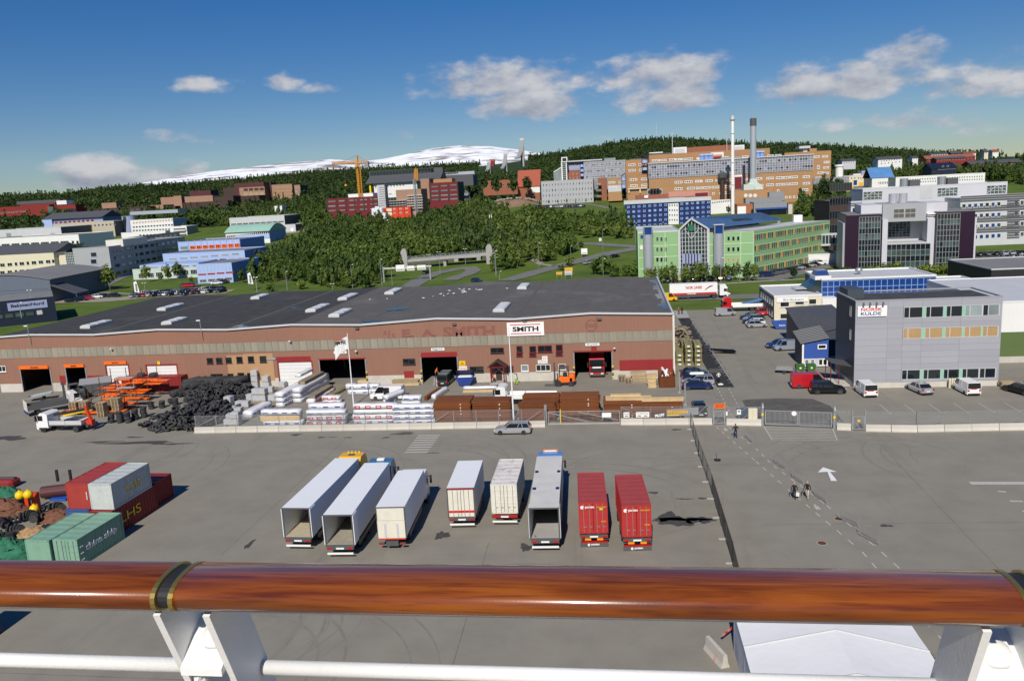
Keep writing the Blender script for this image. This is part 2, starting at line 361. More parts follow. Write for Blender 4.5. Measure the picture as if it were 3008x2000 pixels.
mat('brass',(.45,.33,.10),.35,.8,var=.25,sc=12)
mat('bark',(.16,.13,.10),.9,var=.3,sc=3)
mat('line_paint',(.46,.45,.41),.8,var=.16,sc=3,dirt=.45,dcol=(.24,.225,.2))
mat('tail_red',(.45,.01,.008),.25,var=.1)
mat('amber',(.85,.30,.01),.3,var=.1)
mat('lamp_glass',(.75,.76,.78),.15,var=.1)
mat('rim',(.45,.46,.48),.3,.8,var=.1)
mat('salmon',(.55,.25,.2),.6,var=.06)
for nme,c_ in dict(car_silver=(.42,.43,.45),car_white=(.78,.78,.78),car_black=(.012,.013,.014),car_navy=(.012,.03,.11),car_red=(.45,.012,.02),car_grey=(.12,.125,.13),car_dgreen=(.02,.04,.035),car_ice=(.33,.38,.46)).items():
 mat(nme,c_,.28,.0 if nme in('car_white','car_red')else.35,var=.03,coat=.6)
for nme,c_ in dict(truck_yellow=(.80,.42,.008),truck_blue=(.05,.16,.30),truck_sky=(.10,.24,.55),truck_red=(.52,.008,.012),truck_white=(.80,.80,.80)).items():
 mat(nme,c_,.3,var=.03,coat=.5)
def leafmat(name,c0,c1,rnd=.25,big=.02):
 M=bpy.data.materials.new(name);M.use_nodes=True;t=M.node_tree;b=t.nodes['Principled BSDF']
 tc=nd(t,'ShaderNodeTexCoord');n=nd(t,'ShaderNodeTexNoise');n.inputs['Scale'].default_value=big;n.inputs['Detail'].default_value=5
 ge=nd(t,'ShaderNodeNewGeometry');t.links.new(ge.outputs['Position'],n.inputs['Vector'])
 oi=nd(t,'ShaderNodeObjectInfo')
 f=mth(t,'ADD',mth(t,'MULTIPLY',mth(t,'SUBTRACT',n.outputs[0],.5),2.4),mth(t,'ADD',mth(t,'MULTIPLY',mth(t,'SUBTRACT',oi.outputs['Random'],.5),2*rnd),.5),clamp=True)
 ri=mth(t,'MULTIPLY',mth(t,'SUBTRACT',ge.outputs['Random Per Island'],.5),.5)
 c=ramp(t,mth(t,'ADD',f,ri,clamp=True),[(0,c0),(1,c1)])
 t.links.new(c,b.inputs['Base Color']);b.inputs['Roughness'].default_value=.6;b.inputs['Specular IOR Level'].default_value=.25
 tr=nd(t,'ShaderNodeBsdfTranslucent');t.links.new(c,tr.inputs[0])
 mxs=nd(t,'ShaderNodeMixShader',i_0=.25);o=t.nodes['Material Output']
 t.links.new(b.outputs[0],mxs.inputs[1]);t.links.new(tr.outputs[0],mxs.inputs[2]);t.links.new(mxs.outputs[0],o.inputs[0])
 MAT[name]=M
leafmat('leaf',(.055,.10,.016),(.18,.23,.045),.5,.03)
leafmat('leaf_mid',(.030,.062,.013),(.085,.125,.028),.5,.03)
leafmat('leaf_dark',(.016,.040,.010),(.045,.085,.018))
leafmat('leaf_far',(.024,.052,.013),(.085,.125,.028),big=.012)
leafmat('leaf_yellow',(.07,.13,.02),(.15,.22,.03))
def groundmat(name,stops,sc,rough=.9,bump=.2,extra=None,det=.62):
 M=bpy.data.materials.new(name);M.use_nodes=True;t=M.node_tree;b=t.nodes['Principled BSDF'];b.inputs['Roughness'].default_value=rough;b.inputs['Specular IOR Level'].default_value=.2
 ge=nd(t,'ShaderNodeNewGeometry');n=nd(t,'ShaderNodeTexNoise');n.inputs['Scale'].default_value=sc;n.inputs['Detail'].default_value=6;n.inputs['Roughness'].default_value=det
 t.links.new(ge.outputs['Position'],n.inputs['Vector'])
 c=ramp(t,n.outputs[0],stops)
 if extra:c=extra(t,ge,c,b)
 t.links.new(c,b.inputs['Base Color'])
 if bump:
  n2=nd(t,'ShaderNodeTexNoise');n2.inputs['Scale'].default_value=6;n2.inputs['Detail'].default_value=5;t.links.new(ge.outputs['Position'],n2.inputs['Vector'])
  bp=nd(t,'ShaderNodeBump');bp.inputs['Strength'].default_value=bump;bp.inputs['Distance'].default_value=.03;t.links.new(n2.outputs[0],bp.inputs['Height']);t.links.new(bp.outputs[0],b.inputs['Normal'])
 MAT[name]=M
def mixc(t,f,a,bcol):
 x=nd(t,'ShaderNodeMix',data_type='RGBA');t.links.new(f,x.inputs[0]);t.links.new(a,x.inputs[6])
 if isinstance(bcol,tuple):x.inputs[7].default_value=(*bcol,1)
 else:t.links.new(bcol,x.inputs[7])
 return x.outputs[2]
def asphalt_extra(t,ge,c,b):
 sp=nd(t,'ShaderNodeSeparateXYZ');t.links.new(ge.outputs['Position'],sp.inputs[0])
 def patch(sc,lo,hi,amt,col,vec=None):
  nonlocal c
  n=nd(t,'ShaderNodeTexNoise');n.inputs['Scale'].default_value=sc;n.inputs['Detail'].default_value=4;n.inputs['Roughness'].default_value=.6
  t.links.new(vec if vec is not None else ge.outputs['Position'],n.inputs['Vector'])
  mr=nd(t,'ShaderNodeMapRange',i_1=lo,i_2=hi,i_3=0.,i_4=amt);t.links.new(n.outputs[0],mr.inputs[0]);c=mixc(t,mr.outputs[0],c,col)
  return mr.outputs[0]
 patch(.05,.5,.75,.35,(.19,.178,.152));patch(.5,.62,.8,.25,(.15,.142,.127))
 mp=nd(t,'ShaderNodeMapping');mp.inputs['Scale'].default_value=(.10,1.3,1);mp.inputs['Rotation'].default_value=(0,0,.06);t.links.new(ge.outputs['Position'],mp.inputs[0])
 patch(.35,.60,.75,.16,(.15,.143,.128),mp.outputs[0])
 mp2=nd(t,'ShaderNodeMapping');mp2.inputs['Scale'].default_value=(1.1,.09,1);mp2.inputs['Rotation'].default_value=(0,0,.25);t.links.new(ge.outputs['Position'],mp2.inputs[0])
 patch(.4,.60,.75,.22,(.10,.097,.09),mp2.outputs[0])
 n=nd(t,'ShaderNodeTexNoise');n.inputs['Scale'].default_value=.12;n.inputs['Detail'].default_value=1;t.links.new(ge.outputs['Position'],n.inputs['Vector'])
 brk=mth(t,'MULTIPLY',mth(t,'SUBTRACT',n.outputs[0],.42),5.,clamp=True);wob=mth(t,'MULTIPLY',n.outputs[0],5.)
 best=None
 for(cx,cy,r0,r1)in((-38,86,3,13),(-27,52,2,9),(-22,92,3,9),(-1,77,6,13),(24,90,5,14)):
  cv=nd(t,'ShaderNodeVectorMath',operation='DISTANCE');t.links.new(ge.outputs['Position'],cv.inputs[0]);cv.inputs[1].default_value=(cx,cy,0)
  r=mth(t,'ADD',cv.outputs['Value'],wob)
  win=mth(t,'MULTIPLY',mth(t,'MULTIPLY',mth(t,'SUBTRACT',r,r0),.4,clamp=True),mth(t,'MULTIPLY',mth(t,'SUBTRACT',r1+3,r),.3,clamp=True))
  key=mth(t,'ADD',mth(t,'MULTIPLY',mth(t,'CEIL',win),mth(t,'ADD',r,cx*3.)),0.)
  best=(win,key)if best is None else(mth(t,'MAXIMUM',best[0],win),mth(t,'ADD',best[1],key))
 cb=nd(t,'ShaderNodeCombineXYZ');t.links.new(best[1],cb.inputs[0])
 nn=nd(t,'ShaderNodeTexNoise');nn.inputs['Scale'].default_value=2.2;nn.inputs['Detail'].default_value=1;t.links.new(cb.outputs[0],nn.inputs['Vector'])
 line=nd(t,'ShaderNodeMapRange',i_1=.60,i_2=.72,i_3=0.,i_4=.42);t.links.new(nn.outputs[0],line.inputs[0])
 c=mixc(t,mth(t,'MULTIPLY',mth(t,'MULTIPLY',line.outputs[0],best[0]),brk),c,(.085,.082,.078))
 return c
groundmat('asphalt',[(.25,(.215,.198,.165)),(.5,(.248,.229,.191)),(.75,(.275,.255,.213))],.25,.85,.25,asphalt_extra)
groundmat('asphalt_dark',[(.3,(.028,.028,.03)),(.7,(.05,.05,.05))],1.2,.8)
groundmat('asphalt_mid',[(.3,(.085,.08,.072)),(.7,(.13,.125,.112))],.6,.85)
groundmat('road',[(.3,(.15,.148,.14)),(.7,(.20,.198,.19))],.3,.85)
groundmat('puddle_tar',[(.3,(.055,.052,.050)),(.7,(.09,.085,.078))],1.5,.55)
groundmat('gravel',[(.3,(.24,.215,.17)),(.7,(.36,.33,.27))],.8,.95,.5)
def grass_extra(t,ge,c,b):
 n=nd(t,'ShaderNodeTexNoise');n.inputs['Scale'].default_value=.5;n.inputs['Detail'].default_value=6;t.links.new(ge.outputs['Position'],n.inputs['Vector'])
 mr=nd(t,'ShaderNodeMapRange',i_1=.55,i_2=.75,i_3=0.,i_4=.6);t.links.new(n.outputs[0],mr.inputs[0]);c=mixc(t,mr.outputs[0],c,(.14,.17,.02))
 n2=nd(t,'ShaderNodeTexNoise');n2.inputs['Scale'].default_value=2.6;n2.inputs['Detail'].default_value=4;t.links.new(ge.outputs['Position'],n2.inputs['Vector'])
 mr2=nd(t,'ShaderNodeMapRange',i_1=.6,i_2=.72,i_3=0.,i_4=.5);t.links.new(n2.outputs[0],mr2.inputs[0]);return mixc(t,mr2.outputs[0],c,(.035,.07,.012))
groundmat('grass',[(.3,(.055,.095,.014)),(.5,(.09,.14,.02)),(.7,(.115,.16,.025))],.06,.95,.6,grass_extra)
def hill_extra(t,ge,c,b):
 return c
groundmat('hillside',[(.3,(.016,.032,.010)),(.55,(.030,.055,.014)),(.75,(.055,.085,.02))],.02,.95,.0)
def snow_extra(t,ge,c,b):
 mp=nd(t,'ShaderNodeMapping');mp.inputs['Scale'].default_value=(.0022,.006,.034);mp.inputs['Rotation'].default_value=(0,.03,0);t.links.new(ge.outputs['Position'],mp.inputs[0])
 n=nd(t,'ShaderNodeTexNoise');n.inputs['Scale'].default_value=1.;n.inputs['Detail'].default_value=8;n.inputs['Roughness'].default_value=.62;t.links.new(mp.outputs[0],n.inputs['Vector'])
 mr=nd(t,'ShaderNodeMapRange',i_1=.41,i_2=.49,i_3=0.,i_4=1.);t.links.new(n.outputs[0],mr.inputs[0])
 return mixc(t,mr.outputs[0],c,(.86,.88,.92))
groundmat('snowfield',[(.3,(.17,.15,.145)),(.7,(.26,.235,.225))],.004,.9,0,snow_extra)
def rooffelt(name,a,b_):
 def ex(t,ge,c,bs):
  mp=nd(t,'ShaderNodeMapping');mp.inputs['Scale'].default_value=(1.4,.035,1);t.links.new(ge.outputs['Position'],mp.inputs[0])
  n=nd(t,'ShaderNodeTexNoise');n.inputs['Scale'].default_value=.7;n.inputs['Detail'].default_value=6;t.links.new(mp.outputs[0],n.inputs['Vector'])
  mr=nd(t,'ShaderNodeMapRange',i_1=.5,i_2=.72,i_3=0.,i_4=.55);t.links.new(n.outputs[0],mr.inputs[0]);c=mixc(t,mr.outputs[0],c,b_)
  n2=nd(t,'ShaderNodeTexNoise');n2.inputs['Scale'].default_value=.08;n2.inputs['Detail'].default_value=7;n2.inputs['Roughness'].default_value=.7;t.links.new(ge.outputs['Position'],n2.inputs['Vector'])
  mr2=nd(t,'ShaderNodeMapRange',i_1=.55,i_2=.68,i_3=0.,i_4=.5);t.links.new(n2.outputs[0],mr2.inputs[0])
  return mixc(t,mr2.outputs[0],c,tuple(v*1.7 for v in b_))
 groundmat(name,[(.3,a),(.7,b_)],.5,.8,.2,ex)
rooffelt('felt_grey',(.098,.094,.088),(.128,.123,.115));rooffelt('felt_black',(.046,.045,.045),(.070,.068,.066))
rooffelt('felt_nk',(.05,.05,.052),(.075,.075,.078))
def teak():
 M=bpy.data.materials.new('teak');M.use_nodes=True;t=M.node_tree;b=t.nodes['Principled BSDF']
 b.inputs['Roughness'].default_value=.28;b.inputs['Coat Weight'].default_value=.9;b.inputs['Coat Roughness'].default_value=.10;b.inputs['Coat IOR'].default_value=1.5;b.inputs['Specular IOR Level'].default_value=.25
 tc=nd(t,'ShaderNodeTexCoord');mp=nd(t,'ShaderNodeMapping');mp.inputs['Scale'].default_value=(1.1,16,16);t.links.new(tc.outputs['Object'],mp.inputs[0])
 n=nd(t,'ShaderNodeTexNoise');n.inputs['Scale'].default_value=2.2;n.inputs['Detail'].default_value=6;n.inputs['Distortion'].default_value=1.2;t.links.new(mp.outputs[0],n.inputs['Vector'])
 c=ramp(t,n.outputs[0],[(.25,(.085,.016,.002)),(.5,(.215,.050,.004)),(.78,(.33,.095,.009))])
 mp2=nd(t,'ShaderNodeMapping');mp2.inputs['Scale'].default_value=(7,130,130);t.links.new(tc.outputs['Object'],mp2.inputs[0])
 n2=nd(t,'ShaderNodeTexNoise');n2.inputs['Scale'].default_value=1.6;n2.inputs['Detail'].default_value=3;t.links.new(mp2.outputs[0],n2.inputs['Vector'])
 mr=nd(t,'ShaderNodeMapRange',i_1=.52,i_2=.72,i_3=0.,i_4=.55);t.links.new(n2.outputs[0],mr.inputs[0]);c=mixc(t,mr.outputs[0],c,(.045,.009,.002))
 t.links.new(c,b.inputs['Base Color'])
 n3=nd(t,'ShaderNodeTexNoise');n3.inputs['Scale'].default_value=300;t.links.new(tc.outputs['Object'],n3.inputs['Vector'])
 bp=nd(t,'ShaderNodeBump');bp.inputs['Strength'].default_value=.04;bp.inputs['Distance'].default_value=.002;t.links.new(n3.outputs[0],bp.inputs['Height']);t.links.new(bp.outputs[0],b.inputs['Normal'])
 MAT['teak']=M
teak()
def netmat(name,col,cover):
 M=bpy.data.materials.new(name);M.use_nodes=True;t=M.node_tree;b=t.nodes['Principled BSDF']
 b.inputs['Base Color'].default_value=(*col,1);b.inputs['Roughness'].default_value=.5;b.inputs['Alpha'].default_value=cover
 MAT[name]=M
netmat('wire_net',(.30,.31,.32),.20);netmat('shade_net',(.008,.009,.010),.93);netmat('black_net',(.02,.022,.03),.42)
# terrain
TRt=[(0,0),(290,0),(340,2),(400,6),(450,10),(500,16),(560,21),(650,24),(800,28),(4000,28)]
TLt=[(0,0),(370,0),(450,4),(600,15),(700,20),(800,24),(4000,24)]
def lut(t,y):return np.interp(y,[a for a,b in t],[b for a,b in t])
SKY_=[(-250,455),(0,445),(60,441),(150,439),(250,426),(370,419),(500,411),(700,391),(900,378),(1080,371),(1200,357),(1270,347),(1330,337),(1400,325),(1480,315),(1560,312),(1650,319),(1750,325),(1850,326),(1950,332),(2050,338),(2150,346),(2250,345),(2358,345),(2700,330)]
_az=[];_el=[]
for a,b in SKY_:
 q=azel(*pz('U',a,b));_az.append(q[0]);_el.append(q[1])
RR=1500.
def ter(x,y):
 x=np.asarray(x,float);y=np.asarray(y,float)
 w=np.clip((x+150)/110,0,1);w=w*w*(3-2*w)
 h=lut(TLt,y)*(1-w)+lut(TRt,y)*w
 r=np.hypot(x,y);az=np.arctan2(x,y)
 rz=EYE+np.tan(np.interp(az,_az,_el))*RR-10
 t=np.clip((r-720)/(RR-720),0,1)
 up=h+(np.maximum(rz,h)-h)*t**1.15
 dn=np.clip((r-RR)/1500,0,1)
 return up*(1-dn*.75)
def hit(k,a,b,lim=1600):
 d=dirk(k,a,b);ys=np.arange(60,lim,1.0);q=CO[None]+d[None]*(ys/d[1])[:,None]
 dz=q[:,2]-ter(q[:,0],q[:,1]);i=np.argmax(dz<0)
 return q[i]if dz[i]<0 else q[-1]
def gridmesh(name,xs,ys,zf,mats,mfun=None,smooth=True):
 X,Y=np.meshgrid(xs,ys);Z=zf(X,Y);nx,ny=len(xs),len(ys)
 V=np.stack([X.ravel(),Y.ravel(),Z.ravel()],-1)
 i=np.arange((ny-1)*(nx-1));r=i//(nx-1);c=i%(nx-1);a=r*nx+c
 Fq=np.stack([a,a+1,a+nx+1,a+nx],-1)
 me=npmesh(name,V,Fq,mats,smooth)
 if mfun is not None:
  cx=V[Fq].mean(1);me.polygons.foreach_set('material_index',mfun(cx[:,0],cx[:,1]).astype(np.int32))
 return me
def npmesh(name,V,Fq,mats,smooth=False,mi=None):
 me=bpy.data.meshes.new(name);n,k=Fq.shape
 me.vertices.add(len(V));me.vertices.foreach_set('co',V.astype(np.float32).ravel())
 me.loops.add(n*k);me.loops.foreach_set('vertex_index',Fq.astype(np.int32).ravel())
 me.polygons.add(n);me.polygons.foreach_set('loop_start',(np.arange(n)*k).astype(np.int32));me.polygons.foreach_set('loop_total',np.full(n,k,np.int32))
 for mt in mats:me.materials.append(MAT[mt])
 if mi is not None:me.polygons.foreach_set('material_index',mi.astype(np.int32))
 if smooth:me.polygons.foreach_set('use_smooth',np.ones(n,bool))
 me.update(calc_edges=True);me.validate();return me
ysr=sorted(set(list(range(-60,260,20))+list(range(260,620,10))+list(range(620,1000,20))+list(range(1000,3300,50))))
terr=gridmesh('terrain',np.arange(-2200,2201,20.),np.array(ysr,float),lambda x,y:ter(x,y)-.06,['grass','hillside'],lambda x,y:(np.hypot(x,y)>690).astype(int))
struct('terrain',terr)
def sheet(name,pts,z,m):
 return struct(name,MB().poly([(x,y,z)for x,y in pts],m))
sheet('quay_asphalt',[(-420,-40),(420,-40),(420,150),(120,150),(120,200),(34,200),(34,196.5),(9,197.5),(9,187),(-112,187),(-112,150),(-420,150)],0.,'asphalt')
def ribbon(name,pts,w,m,dz=.10,n=40,closed=False):
 P=np.array([p[:2]for p in pts]);L=np.r_[0,np.cumsum(np.hypot(*np.diff(P,axis=0).T))];s=np.linspace(0,L[-1],n)
 X=np.interp(s,L,P[:,0]);Y=np.interp(s,L,P[:,1])
 for _ in range(2):X[1:-1]=(X[:-2]+2*X[1:-1]+X[2:])/4;Y[1:-1]=(Y[:-2]+2*Y[1:-1]+Y[2:])/4
 tx,ty=np.gradient(X),np.gradient(Y);l=np.hypot(tx,ty);nx,ny=-ty/l,tx/l
 V=[]
 for sgn in(-1,-.33,.33,1):xx=X+nx*w/2*sgn;yy=Y+ny*w/2*sgn;V.append(np.stack([xx,yy,ter(xx,yy)+dz],-1))
 V=np.stack(V,1).reshape(-1,3);F=[]
 for i in range(n-1):
  for j in range(3):a=i*4+j;F.append((a,a+4,a+5,a+1))
 return struct(name,npmesh(name,V,np.array(F),[m],True))
H_=lambda k,*q:[hit(k,a,b)for a,b in q]
ribbon('road',[(-160,219),(-60,219),(0,218.5),(40,217.5),(120,216),(300,214)],8.5,'road',.05)
ribbon('road',H_('C',(250,1400),(500,1330),(700,1282),(850,1238),(1000,1203),(1150,1165),(1300,1138),(1430,1115)),7.5,'road')
ribbon('road',H_('B',(1480,1075),(1590,1005),(1680,962),(1780,938),(1900,918),(2000,903)),7,'road')
ribbon('road',H_('B',(1830,1015),(1900,985),(1990,960),(2040,930),(2000,903)),6,'road',.12)
ribbon('road',H_('C',(840,1082),(1000,1084),(1200,1098),(1420,1108)),7,'road',.13)
ribbon('road',H_('C',(280,995),(400,1005),(520,1000),(600,970),(690,962)),5,'road')
ribbon('road',H_('B',(1930,410),(1958,330),(1985,238)),9,'concrete_grey')
ribbon('path',H_('C',(460,715),(500,738),(560,748),(700,745),(920,735),(1050,752),(1150,778),(1250,772)),4,'road')
ribbon('path',H_('C',(900,912),(960,915),(1040,900),(1110,915)),3,'road')
ribbon('path',H_('A',(520,1160),(700,1128),(850,1080),(960,1030),(1060,985),(1190,930)),6,'road')
ribbon('path',H_('A',(860,1120),(1000,1125),(1150,1135)),2.5,'gravel')
ribbon('path',H_('B',(330,612),(470,600),(560,590),(610,570)),10,'gravel')
ribbon('path',H_('B',(1260,515),(1330,535),(1420,548)),6,'gravel')
ribbon('path',H_('B',(330,1030),(480,1000),(650,970)),2.5,'gravel')
ribbon('path',H_('C',(470,1205),(560,1260),(680,1275)),3,'gravel')
ribbon('path',[(20,245.5),(29,246),(40,249.3),(60,252),(100,246)],2.2,'concrete_grey',.06)
ribbon('car_park',H_('A',(480,1195),(700,1190),(1000,1180),(1300,1150),(1700,1128),(2000,1110)),13,'gravel',.08)
ribbon('car_park',[(42,254),(60,278),(80,304)],14,'road',.08)
ribbon('car_park',[(112,282),(150,283),(220,285)],34,'asphalt_mid',.08)
ribbon('car_park',H_('C',(430,775),(700,772),(930,762)),9,'asphalt_mid',.12)
ribbon('road',H_('D',(1080,560),(1180,530),(1260,505)),7,'road')
# snow mountain
MT=[(200,445),(330,421),(370,413),(430,403),(520,390),(640,378),(760,367),(830,372),(880,367),(950,352),(1000,342),(1060,335.5),(1130,337),(1180,343),(1240,352),(1320,366),(1420,390)]
ma=[];mel=[]
for a,b in MT:q=azel(*pz('U',a,b));ma.append(q[0]);mel.append(q[1])
V=[];F=[];NA,NR=260,26;DM=9000.
aa=np.linspace(ma[0],ma[-1],NA);ee=np.interp(aa,ma,mel)
nzv=np.cumsum(RNG.normal(0,1,NA));nzv=(nzv-np.linspace(nzv[0],nzv[-1],NA))*.00006
for j in range(NR):
 t=j/(NR-1)
 for i in range(NA):
  d=DM-3000*(1-t);zt=EYE+math.tan(ee[i]+nzv[i])*DM
  z=zt*(t**.9)-60*(1-t)+14*math.sin(i*.35+j*.9)*math.sin(math.pi*t);V.append((math.sin(aa[i])*d,math.cos(aa[i])*d,z))
for j in range(NR-1):
 for i in range(NA-1):a=j*NA+i;F.append((a,a+1,a+NA+1,a+NA))
struct('snow_mountain',npmesh('snow_mountain',np.array(V),np.array(F),['snowfield'],True))
# trees
def crown(n,size,rx,rz,zc,clumps,seed,upb=.35,conif=False):
 r=np.random.default_rng(seed)
 cc=r.normal(size=(clumps,3));cc/=np.linalg.norm(cc,axis=1)[:,None];cc*=(r.random((clumps,1))**.4)*.78
 k=r.integers(0,clumps,n);dirs=r.normal(size=(n,3));dirs/=np.linalg.norm(dirs,axis=1)[:,None]
 cs=r.uniform(.28,.5,clumps)
 P=cc[k]+dirs*(cs[k]*(r.random(n)**.35))[:,None]
 if conif:
  t=r.random(n);a=r.random(n)*6.283;rad=(1-t)*.95*r.random(n)**.3+.04;P=np.stack([rad*np.cos(a),rad*np.sin(a),t*2-1],-1)
 C=P*np.array([rx,rx,rz])+np.array([0,0,zc])
 nr=P*.6+dirs*.7+np.array([0,0,upb])+r.normal(size=(n,3))*.25;nr/=np.linalg.norm(nr,axis=1)[:,None]
 up=np.array([0,0,1.])+r.normal(size=(n,3))*.6;a=np.cross(nr,up);a/=np.linalg.norm(a,axis=1)[:,None];b=np.cross(nr,a)
 s=(size*r.uniform(.6,1.3,n))[:,None];s2=s*r.uniform(.5,.9,(n,1))
 V=np.stack([C-a*s-b*s2*.6,C+a*s*.3-b*s2,C+a*s+b*s2*.5,C-a*s*.2+b*s2],1).reshape(-1,3)
 return V,np.arange(n*4).reshape(-1,4)
def scatter(name,protos,P,S,mats,RZ=None):
 Vs=[];Fs=[];o=0;n=len(P);kk=RNG.integers(0,len(protos),n);rz=RNG.random(n)*6.283
 for k,(V,F)in enumerate(protos):
  idx=np.where(kk==k)[0]
  if not len(idx):continue
  c,s=np.cos(rz[idx])[:,None],np.sin(rz[idx])[:,None];sc=S[idx]
  x=(V[None,:,0]*c-V[None,:,1]*s)*sc[:,:1]+P[idx,:1];y=(V[None,:,0]*s+V[None,:,1]*c)*sc[:,:1]+P[idx,1:2];z=V[None,:,2]*sc[:,1:2]+P[idx,2:3]
  Vs.append(np.stack([x,y,z],-1).reshape(-1,3));Fs.append((F[None]+(np.arange(len(idx))*len(V))[:,None,None]).reshape(-1,4)+o);o+=len(idx)*len(V)
 return npmesh(name,np.concatenate(Vs),np.concatenate(Fs),mats)
def inpoly(u,v,poly):
 ins=np.zeros(len(u),bool);n=len(poly);j=n-1
 for i in range(n):
  xi,yi=poly[i];xj,yj=poly[j]
  c=((yi>v)!=(yj>v))&(u<(xj-xi)*(v-yi)/(yj-yi+1e-9)+xi);ins^=c;j=i
 return ins
far_p=[crown(22,1.35,2.5,3.6,4.6,6,100+i)for i in range(4)]+[crown(22,1.2,2.1,4.6,5.4,5,200+i,conif=True)for i in range(2)]
TREE={}
def tree_meshes(kind,seed):
 key=(kind,seed)
 if key in TREE:return TREE[key]
 r=random.Random(seed);m=MB()
 Hh,rx,lf,n,sz=dict(birch=(7,2.2,'leaf',360,.42),bush=(3.2,1.9,'leaf',260,.34),thin=(6.5,1.5,'leaf',200,.36),dark=(11,3.4,'leaf_dark',620,.55),poplar=(8,.75,'leaf',240,.34),spruce=(9,2.0,'leaf_dark',420,.45),willow=(5,2.6,'leaf_yellow',420,.4))[kind]
 m.cyl((0,0,-.4),(.1*r.uniform(-1,1),0,Hh*.45),Hh*.018,'bark',Hh*.012,7,False);m.cyl((.1*r.uniform(-1,1),0,Hh*.44),(.2,.1,Hh*.85),Hh*.012,'bark',Hh*.003,6,False)
 for q in range(6):
  a=r.random()*6.28;z0=Hh*r.uniform(.25,.6);L=rx*r.uniform(.5,.9);m.cyl((0,0,z0),(math.cos(a)*L,math.sin(a)*L,z0+L*.8),Hh*.006,'bark',Hh*.002,5,False)
 low={'bush':.5,'willow':.52}.get(kind,.56)
 V,F=crown(n,sz,rx,Hh*(1-low)*1.02,Hh*low,16 if kind!='poplar' else 8,seed*7+3,conif=(kind=='spruce'))
 TREE[key]=(m.mesh('trunk'),npmesh('crown',V,F,[lf]));return TREE[key]
def tree(kind,loc,s,label,group=None,name=None,seed=None,sz=None):
 seed=random.randrange(3)if seed is None else seed
 tm,cm=tree_meshes(kind,seed);t=thing(name or dict(birch='birch_tree',bush='bush',thin='young_tree',dark='tree',poplar='columnar_tree',spruce='spruce_tree',willow='willow_bush')[kind],label,'bush' if kind in('bush','willow')else 'tree',loc,random.random()*6.28,group)
 t.scale=(s,s,sz or s);obj('trunk',tm,t);obj('crown',cm,t);return t
 # building helpers
_wm={}
def win_mesh(w,h,fr,gl,ft=.07,mull=0,sill=True,trans=0):
 key=(round(w,1),round(h,1),fr,gl,ft,mull,sill,trans)
 if key in _wm:return _wm[key]
 w,h=key[0],key[1];m=MB();a,b=w/2,h/2
 m.box(-a,a,-.02,.03,-b,b,gl)
 m.box(-a,-a+ft,-.07,-.02,-b,b,fr);m.box(a-ft,a,-.07,-.02,-b,b,fr);m.box(-a+ft,a-ft,-.07,-.02,b-ft,b,fr);m.box(-a+ft,a-ft,-.07,-.02,-b,-b+ft,fr)
 for i in range(mull):x=-a+w*(i+1)/(mull+1);m.box(x-ft*.4,x+ft*.4,-.065,-.02,-b+ft,b-ft,fr)
 if trans:m.box(-a+ft,a-ft,-.066,-.02,-ft*.4+b*trans,ft*.4+b*trans,fr)
 if sill:m.box(-a-.06,a+.06,-.16,-.02,-b-.06,-b,fr)
 _wm[key]=m.mesh('window',recalc=True);return _wm[key]
def window(par,x,y,z,w,h,fr='white_plain',gl='glass',rz=0,**kw):
 return obj('window',win_mesh(w,h,fr,gl,**kw),par,(x,y,z),rz)
class Face:
 """a facade: origin at plan point (x0,y0), running along direction rz; local x along it, y inwards"""
 def __init__(s,x0,y0,rz=0.):s.o=np.array([x0,y0]);s.rz=rz;s.e=np.array([math.cos(rz),math.sin(rz)]);s.n=np.array([-math.sin(rz),math.cos(rz)])
 def at(s,k,a,b):
  d=dirk(k,a,b);t=(s.n@s.o)/(s.n@d[:2]);q=CO+d*t
  return float(s.e@(q[:2]-s.o)),float(q[2])
def boxbld(name,label,F,w,dep,z0,z1,wall,roof='grey_roof',par=.35,cat='building',trim=None,side=None):
 """plain block with parapet roof; F gives plan origin and direction"""
 t=thing(name,label,cat,(F.o[0],F.o[1],z0),F.rz);h=z1-z0
 m=MB();m.box(0,w,0,dep,-6,h-.02,wall)
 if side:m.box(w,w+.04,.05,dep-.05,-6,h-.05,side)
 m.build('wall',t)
 r=MB();r.box(.2,w-.2,.2,dep-.2,h-.02,h+.06,roof);ro=r.build('roof',t)
 if par:
  q=MB();tr=trim or wall
  for(x0,x1,y0,y1)in((-.05,w+.05,-.05,.2),(-.05,w+.05,dep-.2,dep+.05),(-.05,.2,.2,dep-.2),(w-.2,w+.05,.2,dep-.2)):q.box(x0,x1,y0,y1,h-.02,h+par,tr)
  q.build('parapet',t)
 return t
def facefrom(k,aL,bL,aR,Y,rz=0.):
 q=aty(k,aL,bL,Y);F=Face(q[0],q[1],rz);return F,F.at(k,aR,bL)[0]
def wrow(t,F,k,p0,p1,n,wpx,hpx,fr='white_plain',gl='glass',skip=(),y=0,z0=0,**kw):
 """a row of n windows between two picture points (centres)"""
 for i in range(n):
  if i in skip:continue
  f=i/(n-1)if n>1 else 0;a,b=p0[0]+(p1[0]-p0[0])*f,p0[1]+(p1[1]-p0[1])*f
  x,z=F.at(k,a,b);xl,zb=F.at(k,a-wpx/2,b+hpx/2);xr,zt=F.at(k,a+wpx/2,b-hpx/2)
  window(t,x,y-.03,z-t.location[2],xr-xl,zt-zb,fr,gl,**kw)
